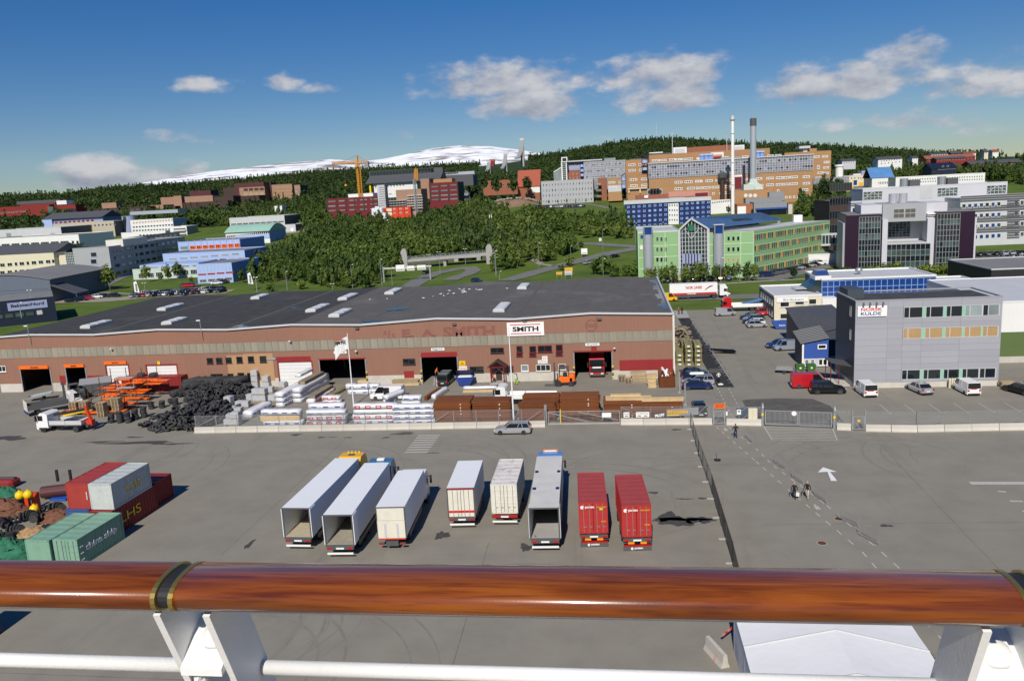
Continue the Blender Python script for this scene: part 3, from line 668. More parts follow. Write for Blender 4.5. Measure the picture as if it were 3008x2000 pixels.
def curtain(t,x0,x1,z0,z1,nx,nz,gl,fr,y=0.,ft=.12,proud=.1,rz=0,name='pane',pat=None,par=None):
 """glazed wall: every pane its own piece in a mullion grid"""
 m=MB();dx,dz=(x1-x0)/nx,(z1-z0)/nz
 for i in range(nx+1):x=x0+i*dx;m.box(x-ft/2,x+ft/2,y-proud,y,z0,z1,fr)
 for j in range(nz+1):
  z=z0+j*dz
  for i in range(nx):m.box(x0+i*dx+ft/2,x0+(i+1)*dx-ft/2,y-proud+.01,y,z-ft/2,z+ft/2,fr)
 m.build('mullions',t)
 meshes={}
 for i in range(nx):
  for j in range(nz):
   gg=pat(i,j)if pat else gl
   if gg not in meshes:meshes[gg]=MB().box(-dx/2+ft/2,dx/2-ft/2,-.03,.02,-dz/2+ft/2,dz/2-ft/2,gg).mesh(name)
   obj(name,meshes[gg],t,(x0+(i+.5)*dx,y-.02,z0+(j+.5)*dz))
   # the long red warehouse
WY=127.;WX0,WX1,WB=-110.6,8.1,179.
FW=Face(0,WY,0)
wh=thing('warehouse','long red corrugated warehouse with grey band and wide roller door openings','warehouse',(0,WY,0))
RID=[(WX0,10.0),(-103,10.3),(-91,9.95),(-79,10.5),(-66.3,10.1),(-54.8,10.6),(-42.8,10.2),(-30,10.85),(-17,10.35),(-4.8,10.9),(WX1,10.4)]
def rz_(x):return float(np.interp(x,[a for a,b in RID],[b for a,b in RID]))
def wx(k,a,b):return FW.at(k,a,b)
OPN=[]
for k,aL,aR,bT,kind in(('E',178,430,545,'open'),('E',568,735,530,'open'),('E',918,1108,510,'shut'),('E',1268,1528,512,'shut'),('F',345,632,483,'shut'),('F',703,1096,463,'open'),('F',1585,1892,437,'open'),('G',846,1167,456,'open')):
 x0,z=wx(k,aL,bT);x1,_=wx(k,aR,bT);OPN.append((x0,x1,z,kind))
OPN.sort()
m=MB();th=.3;ZB0,ZB1=6.15,7.8
def lowz(x):return 6.15 if x>-60 else 5.95
edges=[WX0]+[v for o in OPN for v in o[:2]]+[WX1]
for i in range(0,len(edges),2):m.box(edges[i],edges[i+1],0,th,1.5,ZB0,'red_clad')
for x0,x1,z,kd in OPN:m.box(x0,x1,0,th,z,ZB0,'red_clad')
prof=[(WX0,ZB1)]+[(x,z-.25)for x,z in RID]+[(WX1,ZB1)]
m.prism(prof,0,th,'red_clad');m.box(WX0,WX1,.05,th,ZB0,ZB1,'red_clad')
m.build('wall',wh)
for i in range(0,len(edges),2):MB().box(edges[i],edges[i+1],-.04,th,-.3,1.5,'concrete').build('plinth',wh)
m=MB();m.box(WX0,WX0+.3,th,WB-WY,-.3,9.7,'red_clad');m.box(WX1-.3,WX1,th,WB-WY,-.3,10.1,'red_clad');m.box(WX0,WX1,WB-WY-.3,WB-WY,-.3,9.6,'red_clad');m.build('wall',wh)
for x in np.arange(WX0+12,WX1-3,12.):MB().box(x-.2,x+.2,12,12.4,0,9.6,'mid_grey').build('column',wh)
nb=96;dxb=(WX1-WX0)/nb;bm=MB().box(-dxb/2+.02,dxb/2-.02,-.05,.05,ZB0,ZB1,'fibre_band').mesh('band_sheet')
for i in range(nb):obj('band_sheet',bm,wh,(WX0+(i+.5)*dxb,-.01-.015*random.random(),-.03*random.random()))
for(xa,za),(xb,zb)in zip(RID[:-1],RID[1:]):
 mt='felt_black' if xb<=-54 else 'felt_grey';n=6;V=[];r=MB()
 r.add([(xa,-.15,za),(xb,-.15,zb),(xb,WB-WY+.15,zb),(xa,WB-WY+.15,za),(xa,-.15,za-.22),(xb,-.15,zb-.22),(xb,WB-WY+.15,zb-.22),(xa,WB-WY+.15,za-.22)],[(0,1,2,3),(7,6,5,4),(0,4,5,1),(2,6,7,3),(1,5,6,2),(3,7,4,0)],mt)
 r.build('roof',wh)
 tr=MB();tr.beam((xa,-.22,za+.02),(xb,-.22,zb+.02),.22,'light_grey',.3);tr.build('roof_trim',wh)
tr=MB();tr.box(WX1-.15,WX1+.15,-.2,WB-WY,10.2,10.62,'light_grey');tr.build('roof_trim',wh)
tr=MB();tr.box(WX1-.05,WX1+.25,-.2,1.2,0,10.3,'offwhite');tr.build('corner_board',wh)
for x in(-17,-42.8,-66.3,-91):
 s_=MB();s_.box(x-.35,x+.35,.2,WB-WY-.4,rz_(x)-.04,rz_(x)+.035,'silt' if 'silt' in MAT or mat('silt',(.10,.097,.088),.9,var=.3,sc=1)else '');s_.build('roof_gutter',wh)
for k,a,b,sx_,sy_ in(('B',1340,1260,1.5,1.6),('B',1415,1260,1.9,1.5),('B',1130,1362,1.6,1.0),('B',1215,1362,.9,.6),('B',490,1245,1.3,.8),('B',40,1410,1.2,1.0),('A',2070,1400,1.4,1.2),('A',2120,1408,1.,.8)):
 q=g(k,a,b,10.4);pp=MB();P_=[]
 for i in range(14):
  th_=i/14*6.283;rr=1+.3*math.sin(3*th_+a)+.15*math.sin(5*th_);P_.append((q[0]+math.cos(th_)*sx_*rr*.6,q[1]-WY+math.sin(th_)*sy_*rr,max(rz_(q[0]-sx_),rz_(q[0]+sx_))+.02))
 pp.poly(P_,'glass');pp.build('roof_puddle',wh)
m=MB()
for i in range(13):y0=i*1.25;m.box(WX1-1.1-.5*math.sin(i*1.7)-.2,WX1-.4,4+y0*2.6,4+(y0+1.2)*2.6,10.46,10.5,'glass')
m.build('roof_puddle',wh)
SKYL=[('A',690,1415,980,1350),('A',1355,1260,1578,1205),('A',1395,1395,1590,1340),('A',2170,1178,2305,1140),('B',860,1188,1018,1135),('B',580,1290,780,1225),('B',780,1332,975,1265),('B',1265,1133,1398,1085),('B',2205,1290,2325,1215),('C',350,1475,443,1430)]
for k,a,b,c,d in SKYL:
 p_,q_=g(k,a,b,10.5),g(k,c,d,10.7);x=p_[0];w=2.0;y0,y1=p_[1]-WY,q_[1]-WY;zz=min(rz_(x),rz_(x+w))
 s_=MB();s_.box(x,x+w,y0,y1,zz-.2,zz+.42,'light_grey');so_=s_.build('skylight_kerb',wh)
 n=max(3,int((y1-y0)/2.1));dy=(y1-y0)/n
 for i in range(n):
  cm_=MB();cx,cy=x+w/2,y0+(i+.5)*dy;rings=[]
  for f_,hh in((1.,0),(.97,.1),(.72,.22),(.25,.28)):rings.append([(cx+f_*w/2*.94*sx_,cy+f_*dy/2*.94*sy_,zz+.42+hh)for sx_,sy_ in((-1,-1),(1,-1),(1,1),(-1,1))])
  cm_.loft(rings,'light_grey');cm_.build('skylight_dome',wh,smooth=False)
for x0,x1,z,kd in OPN:
 f=MB();f.box(x0-.18,x0,-.08,.34,0,z,'galv' if kd=='open' else 'red_board');f.box(x1,x1+.18,-.08,.34,0,z,'galv' if kd=='open' else 'red_board');f.box(x0-.18,x1+.18,-.08,.34,z,z+.2,'red_board');f.build('door_frame',wh)
 if kd=='shut':
  n=7
  for i in range(n):s_=MB();s_.box(x0,x1,.12,.2,z*i/n+.015,z*(i+1)/n-.015,'white_wall');s_.build('shutter_slat',wh)
 else:
  rl=MB();rl.box(x0,x1,.3,.75,z-.1,z+.5,'steel_dark');rl.build('shutter_box',wh)
  for xx,sg in((x0,1),(x1,-1)):
   if x0>-60:
    for j in range(5):pst=MB();pst.box(xx-.3,xx-.02,-.16,-.09,.3+j*.44,.52+j*.44,'bright_yellow' if j%2==0 else 'black')if sg>0 else pst.box(xx+.02,xx+.3,-.16,-.09,.3+j*.44,.52+j*.44,'bright_yellow' if j%2==0 else 'black');pst.build('hazard_stripe',wh)
for k,a0,a1,b0,b1,s in(('E',167,422,515,537,'dekk'),('E',557,732,502,524,'dekk'),('E',905,1100,475,498,'gummiservice')):
 x0,z1=wx(k,a0,b0);x1,z0=wx(k,a1,b1);x1=max(x1,x0+1);o_=MB().box(x0,x1,-.22,-.09,z0,z1,'orange').build('orange_fascia',wh);letters(s,'print_black',min(2.2,(x1-x0)*.3),.28,o_,((x0+x1)/2-.6,-.24,(z0+z1)/2-.14),bold=.02)
def plate(k,a0,b0,a1,b1,mt,name='wall_panel',y=-.06,par=None,F=FW,t=.04):
 x0,z1=F.at(k,a0,b0);x1,z0=F.at(k,a1,b1);o_=MB().box(x0,x1,y,y+t,z0,z1,mt).build(name,par or wh);return o_,x0,x1,z0,z1
plate('E',1962,425,2385,632,'beige_clad');plate('F',42,412,322,640,'beige_clad',y=-.057)
plate('G',1237,525,1700,606,'red_board');plate('E',515,600,575,680,'red_board');plate('E',750,600,912,680,'red_board');plate('F',330,438,628,470,'red_board');plate('F',1582,400,1895,434,'red_board');plate('F',1435,560,1525,618,'red_board');plate('G',992,400,1042,452,'red_board',y=-.065)
for x,z,w,h in((14.4,0,0,0),):pass
for k,a,b,w,h,mu,fr in(('E',1820,470,46,52,0,'brown_dark'),('E',1900,468,46,52,0,'brown_dark'),('E',1983,465,46,52,0,'brown_dark'),('E',2077,461,48,54,0,'brown_dark'),('E',2176,458,48,54,0,'brown_dark'),('F',217,456,50,54,0,'brown_dark'),('E',2090,600,52,55,0,'brown_dark'),('F',134,598,104,52,2,'brown_dark'),('E',2000,605,48,50,0,'brown_dark'),('E',1880,602,100,40,1,'brown_dark'),('E',22,540,56,56,1,'white_plain'),('F',1480,477,104,54,1,'brown_dark'),('F',2065,545,116,54,1,'brown_dark'),('F',2243,380,110,52,1,'brown_dark'),('G',372,430,52,58,0,'dark_red'),('G',487,430,56,58,0,'dark_red'),('G',592,425,122,60,1,'dark_red'),('G',716,418,56,58,0,'dark_red'),('G',372,477,52,26,0,'dark_red'),('G',487,478,56,26,0,'dark_red'),('G',716,470,56,28,0,'dark_red'),('G',418,592,60,58,0,'white_plain'),('G',578,590,124,62,2,'offwhite'),('G',740,582,62,56,0,'offwhite'),('G',293,598,50,52,0,'dark_red')):
 x,z=wx(k,a,b);xl,zb=wx(k,a-w/2,b+h/2);xr,zt=wx(k,a+w/2,b-h/2)
 window(wh,x,-.06,z,xr-xl,zt-zb,fr,'glass_pale' if(k,a)==('G',418)else 'glass',mull=mu,ft=.1)
def wallletters(k,a0,b0,a1,b1,s,mt,y=-.012,bold=.03,par=None,F=FW):
 x0,z1=F.at(k,a0,b0);x1,z0=F.at(k,a1,b1);return letters(s,mt,x1-x0,z1-z0,par or wh,(x0,y,z0),bold=bold,depth=.006)
wallletters('F',1252,205,1290,250,'A','letter_red');wallletters('F',1288,205,1322,298,'/','letter_red');wallletters('F',1325,235,1364,285,'S','letter_red')
wallletters('F',1415,200,1525,268,'E.','letter_red',bold=.05);wallletters('F',1582,198,1718,262,'A.','letter_red',bold=.05);wallletters('F',1770,178,2228,262,'SMITH','letter_red',bold=.05)
x,z=wx('G',993,225);ring=MB();n=28;ro_,ri_=.98,.80
ring.add([(x+r*math.cos(t),-.015,z+r*math.sin(t))for i in range(n)for t in(2*math.pi*i/n,)for r in(ro_,ri_)],[(2*i,2*((i+1)%n),2*((i+1)%n)+1,2*i+1)for i in range(n)],'letter_red');ring.build('ring_emblem',wh)
ring=MB();ring.poly([(x+.62,-.015,z+.86),(x+.84,-.015,z+.64),(x+1.05,-.015,z+.85),(x+.83,-.015,z+1.07)],'letter_red');ring.poly([(x+.75,-.016,z+1.28),(x+1.3,-.016,z+1.28),(x+1.3,-.016,z+.7)],'letter_red');ring.build('arrow_emblem',wh)
MB().box(x-.98,x+.98,-.02,-.012,z-.25,z+.27,'letter_red').build('name_bar',wh);letters('VOLVO','red_clad',1.7,.34,wh,(x-.85,-.03,z-.16),bold=.03,depth=.004)
def board(name,label,k,a0,b0,a1,b1,y,mt='white_plain',fr=None):
 x0,z1=FW.at(k,a0,b0);x1,z0=FW.at(k,a1,b1);t=thing(name,label,'sign',((x0+x1)/2,WY+y,z0));w,h=x1-x0,z1-z0
 MB().box(-w/2,w/2,-.06,.06,0,h,mt).build('panel',t);return t,w,h
t,w,h=board('company_sign','large white warehouse sign with black capitals between two red lines','G',262,199,588,306,-.2)
MB().box(-w*.42,w*.40,-.075,-.06,h*.80,h*.86,'print_red').build('red_line',t);MB().box(-w*.40,w*.41,-.075,-.06,h*.14,h*.20,'print_red').build('red_line',t)
letters('SMITH','print_black',w*.70,h*.37,t,(-w*.35,-.07,h*.32),bold=.035)
for k,a0,b0,a1,b1,s,lb in(('F',1672,360,1788,380,'Byggevarer','narrow white sign reading Byggevarer above a warehouse door'),('F',829,387,942,406,'Byggevarer og trelast','narrow white sign reading Byggevarer og trelast above a warehouse door'),('G',942,377,1065,397,'Stål og metaller','narrow white sign reading Stål og metaller above the door with the red truck')):
 t,w,h=board('door_sign',lb,k,a0,b0,a1,b1,-.12);letters(s,'print_black',w*.8,h*.55,t,(-w*.4,-.07,h*.25),bold=.015)
t,w,h=board('name_plate','dark nameplate on the corner of the beige office wall','F',245,443,328,460,-.1,'print_grey');letters('Kontor og salg','white_plain',w*.8,h*.5,t,(-w*.4,-.07,h*.25))
t,w,h=board('warning_sign','yellow warning sign with black triangle beside the middle warehouse door','F',1914,472,1970,514,-.1,'bright_yellow')
tr=MB();a_=[(0,h*.88),(-w*.28,h*.36),(w*.28,h*.36)];b_=[(0,h*.74),(-w*.16,h*.43),(w*.16,h*.43)]
for i in range(3):j=(i+1)%3;tr.poly([(a_[i][0],-.075,a_[i][1]),(a_[j][0],-.075,a_[j][1]),(b_[j][0],-.075,b_[j][1]),(b_[i][0],-.075,b_[i][1])],'print_black')
tr.build('triangle',t);letters('Stans motoren','print_black',w*.8,h*.12,t,(-w*.4,-.07,h*.12))
t,w,h=board('notice_sign','white notice with red writing under the yellow warning sign','F',1914,517,1984,550,-.1);letters('Uvedkommende','print_red',w*.85,h*.22,t,(-w*.42,-.07,h*.55));letters('ingen adgang','print_red',w*.8,h*.22,t,(-w*.4,-.07,h*.2))
t,w,h=board('logo_sign','small white square sign with red print between the office windows','G',567,488,616,522,-.13);letters('SMITH','print_red',w*.7,h*.22,t,(-w*.35,-.07,h*.55));letters('STÅL','print_red',w*.7,h*.2,t,(-w*.35,-.07,h*.2))
t,w,h=board('office_sign','white opening hours sign under the small red logo sign','G',531,523,617,553,-.12);letters('Hovedkontor','print_black',w*.8,h*.25,t,(-w*.4,-.07,h*.6));letters('Byggevarer og stål','print_black',w*.85,h*.2,t,(-w*.42,-.07,h*.18))
t,w,h=board('yellow_plate','small square yellow plate above the far cream roller shutter','E',1366,475,1391,500,-.1,'bright_yellow')
def flood(k,a,b,lab):
 x,z=wx(k,a,b);t=thing('floodlight',lab,'lamp',(x,WY-.05,z));MB().box(-.34,.34,-.36,-.12,-.12,.1,'dark_grey').box(-.3,.3,-.34,-.15,-.14,-.12,'lamp_glass').build('lamp_housing',t);MB().beam((0,0,.2),(0,-.22,.06),.06,'galv').build('bracket',t)
flood('F',1030,185,'dark box floodlight under the roof edge beside the flagpole');flood('F',1872,150,'dark box floodlight above the faded red lettering');flood('G',1064,165,'dark box floodlight beside the faded ring emblem');flood('G',418,186,'dark box floodlight above the large white company sign')
def spotcam(k,a,b,lab):
 x,z=wx(k,a,b);t=thing('wall_lamp',lab,'lamp',(x,WY-.02,z));m=MB();m.lathe([(.05,-.1),(.16,.0),(.2,.14),(.06,.2)],'white_plain',10);m.build('lamp_head',t,(-.2,-.55,.1));MB().beam((0,0,-.25),(0,-.1,.1),.07,'galv').beam((0,-.1,.1),(-.2,-.5,.18),.06,'galv').build('arm',t)
spotcam('E',985,372,'white lamp on a bent arm on the grey band by the orange doors');spotcam('F',465,305,'white lamp on a bent arm on the grey band by the beige offices');spotcam('F',1038,390,'white lamp over the right side of the widest dark door');spotcam('G',1205,425,'white lamp right of the door with the red truck')
x,z=wx('F',2262,640);t=thing('porch','small brown gabled entrance porch on red posts','porch',(x,WY-.05,0))
for s_ in(-1,1):MB().box(s_*1.05-.1,s_*1.05+.1,-1.7,-1.5,0,3.0,'dark_red').build('post',t)
MB().add([(-1.55,-2.0,2.85),(0,-2.0,3.95),(0,0,3.95),(-1.55,0,2.85),(-1.55,-2.0,2.7),(0,-2.0,3.78),(0,0,3.78),(-1.55,0,2.7)],[(0,1,2,3),(7,6,5,4),(0,4,5,1),(3,2,6,7),(0,3,7,4)],'brown_dark').build('roof',t)
MB().add([(1.55,-2.0,2.85),(0,-2.0,3.952),(0,0,3.952),(1.55,0,2.85),(1.55,-2.0,2.7),(0,-2.0,3.782),(0,0,3.782),(1.55,0,2.7)],[(3,2,1,0),(4,5,6,7),(1,5,4,0),(7,6,2,3),(4,7,3,0)],'brown_dark').build('roof',t)
MB().box(-.5,.5,-.12,-.02,.3,2.4,'brown_dark').box(-.32,.32,-.14,-.12,1.5,2.2,'glass').build('door',t);MB().box(-1.3,1.3,-1.9,0,0,.25,'concrete_grey').build('step',t);MB().box(-1.2,1.2,-1.72,-1.62,2.7,2.9,'dark_red').build('beam',t)
# grey three-storey office NORSK KULDE
NX0,NX1,NY0,NY1,NZ=33.1,52.6,118.2,128.4,12.7
nk=thing('office_block','light grey panel-clad office block with ribbon windows and white company sign','building',(NX0,NY0,0));w=NX1-NX0;d=NY1-NY0
FN=Face(NX0,NY0,0)
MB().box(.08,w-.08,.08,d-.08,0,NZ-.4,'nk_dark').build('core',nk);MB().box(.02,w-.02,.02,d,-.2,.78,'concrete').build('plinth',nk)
MB().box(-.0,.08,.1,d-.1,.8,NZ-.05,'nk_dark').build('shaded_cladding',nk);MB().box(-.0,.07,d-.1,d,.8,13.6,'nk_dark').build('shaded_cladding',nk)  # shade and dark blue reflections of this side put into its colour
WINB=[(1.15,2.62),(7.1,8.65),(10.08,11.68)];wx0=6.5;cols=[(0.0,4.4),(4.4,6.45),(6.45,9.0),(9.0,14.1),(14.1,w)]
rows=[.8,1.15,2.62,3.5,4.4,5.3,6.2,7.1,8.65,9.4,10.08,11.68,NZ]
for(xa,xb)in cols:
 for za,zb in zip(rows[:-1],rows[1:]):
  if xb>wx0+.1 and any(abs(za-a)<.01 and abs(zb-b)<.01 for a,b in WINB):
   continue
  MB().box(xa+.008,xb-.008,-.01,.08,za+.008,zb-.008,'nk_panel').build('panel',nk)
SEQ=[[(0,.6,'glass'),(.7,2.35,'glass'),(2.9,3.4,'glass'),(3.5,5.1,'glass'),(5.6,6.1,'glass'),(6.2,7.6,'glass'),(8.1,8.6,'glass_pale'),(8.7,10.2,'glass_pale'),(10.4,11.,'glass'),(11.1,12.4,'glass_pale')],[(0,.5,'tan_blind'),(.6,2.3,'tan_blind'),(2.9,3.4,'tan_blind'),(3.5,5.1,'tan_blind'),(5.6,6.1,'tan_blind'),(6.2,7.7,'tan_blind'),(8.1,8.7,'tan_blind'),(8.8,10.2,'tan_blind'),(10.5,11.,'tan_blind'),(11.1,12.4,'tan_blind')]]
for(za,zb),sq in zip(WINB,(SEQ[0],SEQ[1],SEQ[0])):
 fr=MB();fr.box(wx0,w-.35,-.04,.08,za,za+.08,'light_grey');fr.box(wx0,w-.35,-.04,.08,zb-.08,zb,'light_grey');fr.box(wx0,wx0+.08,-.04,.08,za+.08,zb-.08,'light_grey');fr.box(w-.43,w-.35,-.04,.08,za+.08,zb-.08,'light_grey');fr.box(w-.345,w-.01,-.01,.08,za+.01,zb-.01,'nk_panel')
 last=wx0+.08
 for a,b,mm in sq:
  xa,xb=wx0+.12+a,wx0+.12+b
  if xa-last>.05:fr.box(last,xa,-.02,.07,za+.08,zb-.08,'mint' if xa-last>.3 else 'light_grey')
  MB().box(xa,xb,.01,.075,za+.08,zb-.08,mm if za>1.2 else 'glass').build('pane',nk);last=xb
 fr.box(last,w-.43,-.02,.07,za+.08,zb-.08,'light_grey');fr.build('window_band',nk)
r=MB();r.box(.25,w-.25,.25,d-.25,NZ-.4,NZ-.3,'felt_nk');r.build('roof',nk)
m=MB()
for(x0,x1,y0,y1)in((-.04,w+.04,-.05,.25),(-.04,w+.04,d-.25,d+.05),(-.04,.25,.25,d-.25),(w-.25,w+.04,.25,d-.25)):m.box(x0,x1,y0,y1,NZ-.05,NZ+.12,'nk_panel')
m.build('parapet',nk)
MB().box(.3,2.6,d-5,d-.3,NZ-.3,NZ+1.0,'nk_dark').build('roof_housing',nk)
for k,a,b in(('H',1168,315),('H',1166,475)):
 q=atx(k,a,b,NX0);window(nk,-.0,q[1]-NY0,q[2],.7,1.5,'light_grey','glass',rz=-math.pi/2,sill=False)
t=thing('company_sign','white sign with red and navy letters on the grey office','sign',(NX0+.25,NY0-.15,10.5));MB().box(0,3.95,-.05,.05,0,1.52,'white_plain').build('panel',t)
letters('NORSK','print_red',2.9,.46,t,(.42,-.06,.80),bold=.02);letters('KULDE','print_blue',2.75,.46,t,(.42,-.06,.20),bold=.02)
for i in range(4):
 t=thing('sign_spotlight','small dark spotlight on an arm above the red and navy company sign','lamp',(NX0+.95+i*.88,NY0-.05,12.4),0,'spotlights over the sign');MB().beam((0,0,.1),(0,-.55,.1),.05,'steel_dark').build('arm',t);MB().cyl((0,-.5,.14),(0,-.62,-.2),.09,'steel_dark',.14).build('lamp_head',t)
t=thing('entrance_canopy','flat grey entrance canopy on thin posts by the grey office','canopy',(NX0,NY0,0));MB().add([(-2.5,3.,3.3),(0,1.2,3.05),(0,5.4,3.05),(-2.5,6.6,3.3),(-2.5,3.,3.18),(0,1.2,2.93),(0,5.4,2.93),(-2.5,6.6,3.18)],[(0,1,2,3),(7,6,5,4),(0,4,5,1),(1,5,6,2),(2,6,7,3),(3,7,4,0)],'slate').build('roof',t)
for x,y in((-2.4,3.2),(-2.4,6.3),(-1.4,2.5)):MB().cyl((x,y,0),(x,y,3.17),.06,'dark_red',n=8).build('post',t)
MB().box(-2.6,-.05,1.5,6.2,0,.12,'concrete').build('slab',t)
bs=thing('blue_shed','blue boarded shed with sloping dark tile roof and white windows','shed',(29.0,132.6,0))
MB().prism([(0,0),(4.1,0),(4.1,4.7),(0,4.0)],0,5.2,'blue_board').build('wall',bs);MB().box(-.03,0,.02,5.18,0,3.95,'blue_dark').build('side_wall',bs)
rf=MB();rf.add([(-.35,-.3,4.02),(4.1,-.3,4.85),(4.1,5.6,5.75),(-.35,5.6,4.92),(-.35,-.3,3.9),(4.1,-.3,4.72),(4.1,5.6,5.6),(-.35,5.6,4.8)],[(0,1,2,3),(7,6,5,4),(0,4,5,1),(1,5,6,2),(2,6,7,3),(3,7,4,0)],'tile_dark');rf.build('roof',bs)
for i in range(9):
 f_=i/8;MB().beam((-.35,-.25+5.7*f_,4.08+.88*f_),(4.1,-.25+5.7*f_,4.91+.88*f_),.09,'mid_grey',.1).build('roof_batten',bs)
MB().box(0,.28,-.06,0,0,3.95,'white_plain').build('corner_board',bs);MB().box(.28,4.05,-.05,0,.1,1.42,'light_grey').build('white_base',bs)
for x in(.75,1.65,2.9,3.6):window(bs,x,-.07,.8,.72,1.1,'white_plain','glass_pale' if x<2 else 'glass',ft=.1)
window(bs,3.1,-.05,3.35,1.45,.85,'white_plain','glass',ft=.16,sill=False)
ds=thing('dark_shed','charcoal storage shed with broad dark corrugated roof behind the blue shed','shed',(31.2,141,0))
MB().add([(0,0,0),(8,0,0),(8,15,0),(0,15,0),(0,0,3.6),(8,0,5.4),(8,15,5.9),(0,15,6.2)],[(0,3,2,1),(0,1,5,4),(1,2,6,5),(2,3,7,6),(3,0,4,7)],'nk_dark').build('wall',ds)
MB().add([(-.25,-.2,3.65),(8.2,-.2,5.5),(8.2,15.2,6.6),(-.25,15.2,6.3),(-.25,-.2,3.5),(8.2,-.2,5.35),(8.2,15.2,6.45),(-.25,15.2,6.15)],[(0,1,2,3),(7,6,5,4),(0,4,5,1),(1,5,6,2),(2,6,7,3),(3,7,4,0)],'tile_dark').build('roof',ds)
MB().box(-.06,0,1.0,2.6,0,2.6,'black').build('doorway',ds)
t=thing('scaffold_rack','white ladder scaffold leaning beside the charcoal shed','scaffold',(30.9,142.5,0))
for y in(0,1.9):MB().cyl((0,y,0),(0,y,3.4),.06,'white_plain',n=6).build('upright',t)
for i in range(6):MB().cyl((0,0,.4+i*.55),(0,1.9,.4+i*.55),.05,'white_plain',n=6).build('rung',t)
lw=thing('low_office','low white concrete office with wide flat roof behind the charcoal shed','building',(33.1,178.6,0))
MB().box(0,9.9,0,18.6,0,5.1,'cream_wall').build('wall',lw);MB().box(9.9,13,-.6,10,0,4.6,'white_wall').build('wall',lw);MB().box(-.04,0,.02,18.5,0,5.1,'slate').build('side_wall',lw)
MB().box(.2,9.7,.2,18.4,5.1,5.2,'light_grey').build('roof',lw)
m=MB()
for(x0,x1,y0,y1)in((-.06,9.95,-.06,.2),(-.06,9.95,18.4,18.65),(-.06,.2,.2,18.4),(9.7,9.95,.2,18.4)):m.box(x0,x1,y0,y1,5.1,5.5,'white_wall')
m.build('parapet',lw)
for x,z,w_ in((2.2,3.55,1.9),(5.3,3.9,1.9),(8.,3.9,1.6),(2.2,.9,1.9)):window(lw,x,-.03,z,w_,1.2,'white_plain','glass')
for i in range(6):
 window(lw,-.05,2+i*2.7,3.7,1.2,1.2,'light_grey','glass',rz=-math.pi/2);window(lw,-.05,2+i*2.7,1.2,1.2,1.2,'light_grey','glass',rz=-math.pi/2)
o_=MB().box(.5,7,-.16,-.08,4.0,5.0,'white_plain').build('name_board',lw);letters('Eriksen','print_grey',4.2,.5,o_,(1.9,-.17,4.25),bold=.01)
rk=thing('roof_fan_frame','grey steel ventilation frame lying on the low white office roof','frame',(39.0,186,5.2));m=MB()
for i in range(6):m.beam((0,i*.9,.5),(4.2,i*.9,.5),.12,'galv');m.beam((0,i*.9,0),(0,i*.9,.5),.1,'galv');m.beam((4.2,i*.9,0),(4.2,i*.9,.5),.1,'galv')
m.box(.2,4,.2,4.4,.52,.6,'light_grey');m.build('frame',rk)
gb=thing('glazed_office','blue glazed upper office storey with flat grey roof','building',(43.6,181.2,0));gw=23.4
MB().box(0,gw,.1,16,0,8.1,'slate').build('wall',gb);MB().box(.3,gw-.3,.4,15.7,8.1,8.2,'light_grey').build('roof',gb)
m=MB()
for(x0,x1,y0,y1)in((-.1,gw+.1,0,.35),(-.1,gw+.1,15.7,16.1),(-.1,.3,.35,15.7),(gw-.3,gw+.1,.35,15.7)):m.box(x0,x1,y0,y1,8.1,8.5,'white_wall')
m.build('parapet',gb)
curtain(gb,0,4.9,4.2,7.9,4,3,'glass_blue','mid_blue',0,.14);curtain(gb,4.9,gw,4.9,7.9,15,2,'glass_blue','mid_blue',.04,.14)
MB().box(-1.2,2.2,1.0,6.0,8.1,8.9,'white_wall').build('roof_light_box',gb);MB().prism([(-1.,8.9),(2.,8.9),(1.6,10.0),(-.6,10.0)],2,5.5,'glass_blue').build('roof_light',gb)
MB().add([(0,0,4.6),(0,9,4.6),(0,9,8.1),(0,0,8.1),(-2.6,6,5.2),(-2.6,12,5.2)],[(0,1,2,3),(0,4,3),(4,5,2,3),(1,2,5)],'glass_green').build('glazed_stair',gb)
vt=thing('roof_vent','round metal ventilator on the blue glazed office roof','vent',(53.4,189,8.2));MB().lathe([(.25,0),(.25,.5),(.75,.7),(.8,1.2),(.4,1.5),(.05,1.6)],'galv',14).build('cowl',vt,smooth=True)
hd=boxbld('flat_roof_hall','low white hall with flat grey roof beside the blue glazed office',Face(67.0,183),12.5,17,0,5.4,'white_wall','light_grey')
gh=boxbld('white_green_hall','white hall with green lower cladding beyond the grey office',Face(58.5,132.6),34,30,0,9.6,'white_wall','light_grey',.2)
MB().box(-.05,34,-.05,0,1.0,4.9,'hall_green' if 'hall_green' in MAT else mat('hall_green',(.10,.15,.05),.6,var=.08,wave=('X',1.2,.5))and 'hall_green').build('green_cladding',gh)
MB().box(-.08,34,-.10,0,0,1.0,'concrete').build('plinth',gh)
dk=boxbld('dark_hall','long black clad hall with flat grey roof at the far right',Face(88.5,205.5),60,26,0,6.1,'black','grey_roof',.3,trim='light_grey')
for i in range(5):window(dk,2.2+i*2.6,-.03,3.2,1.3,2.2,'steel_dark','glass')
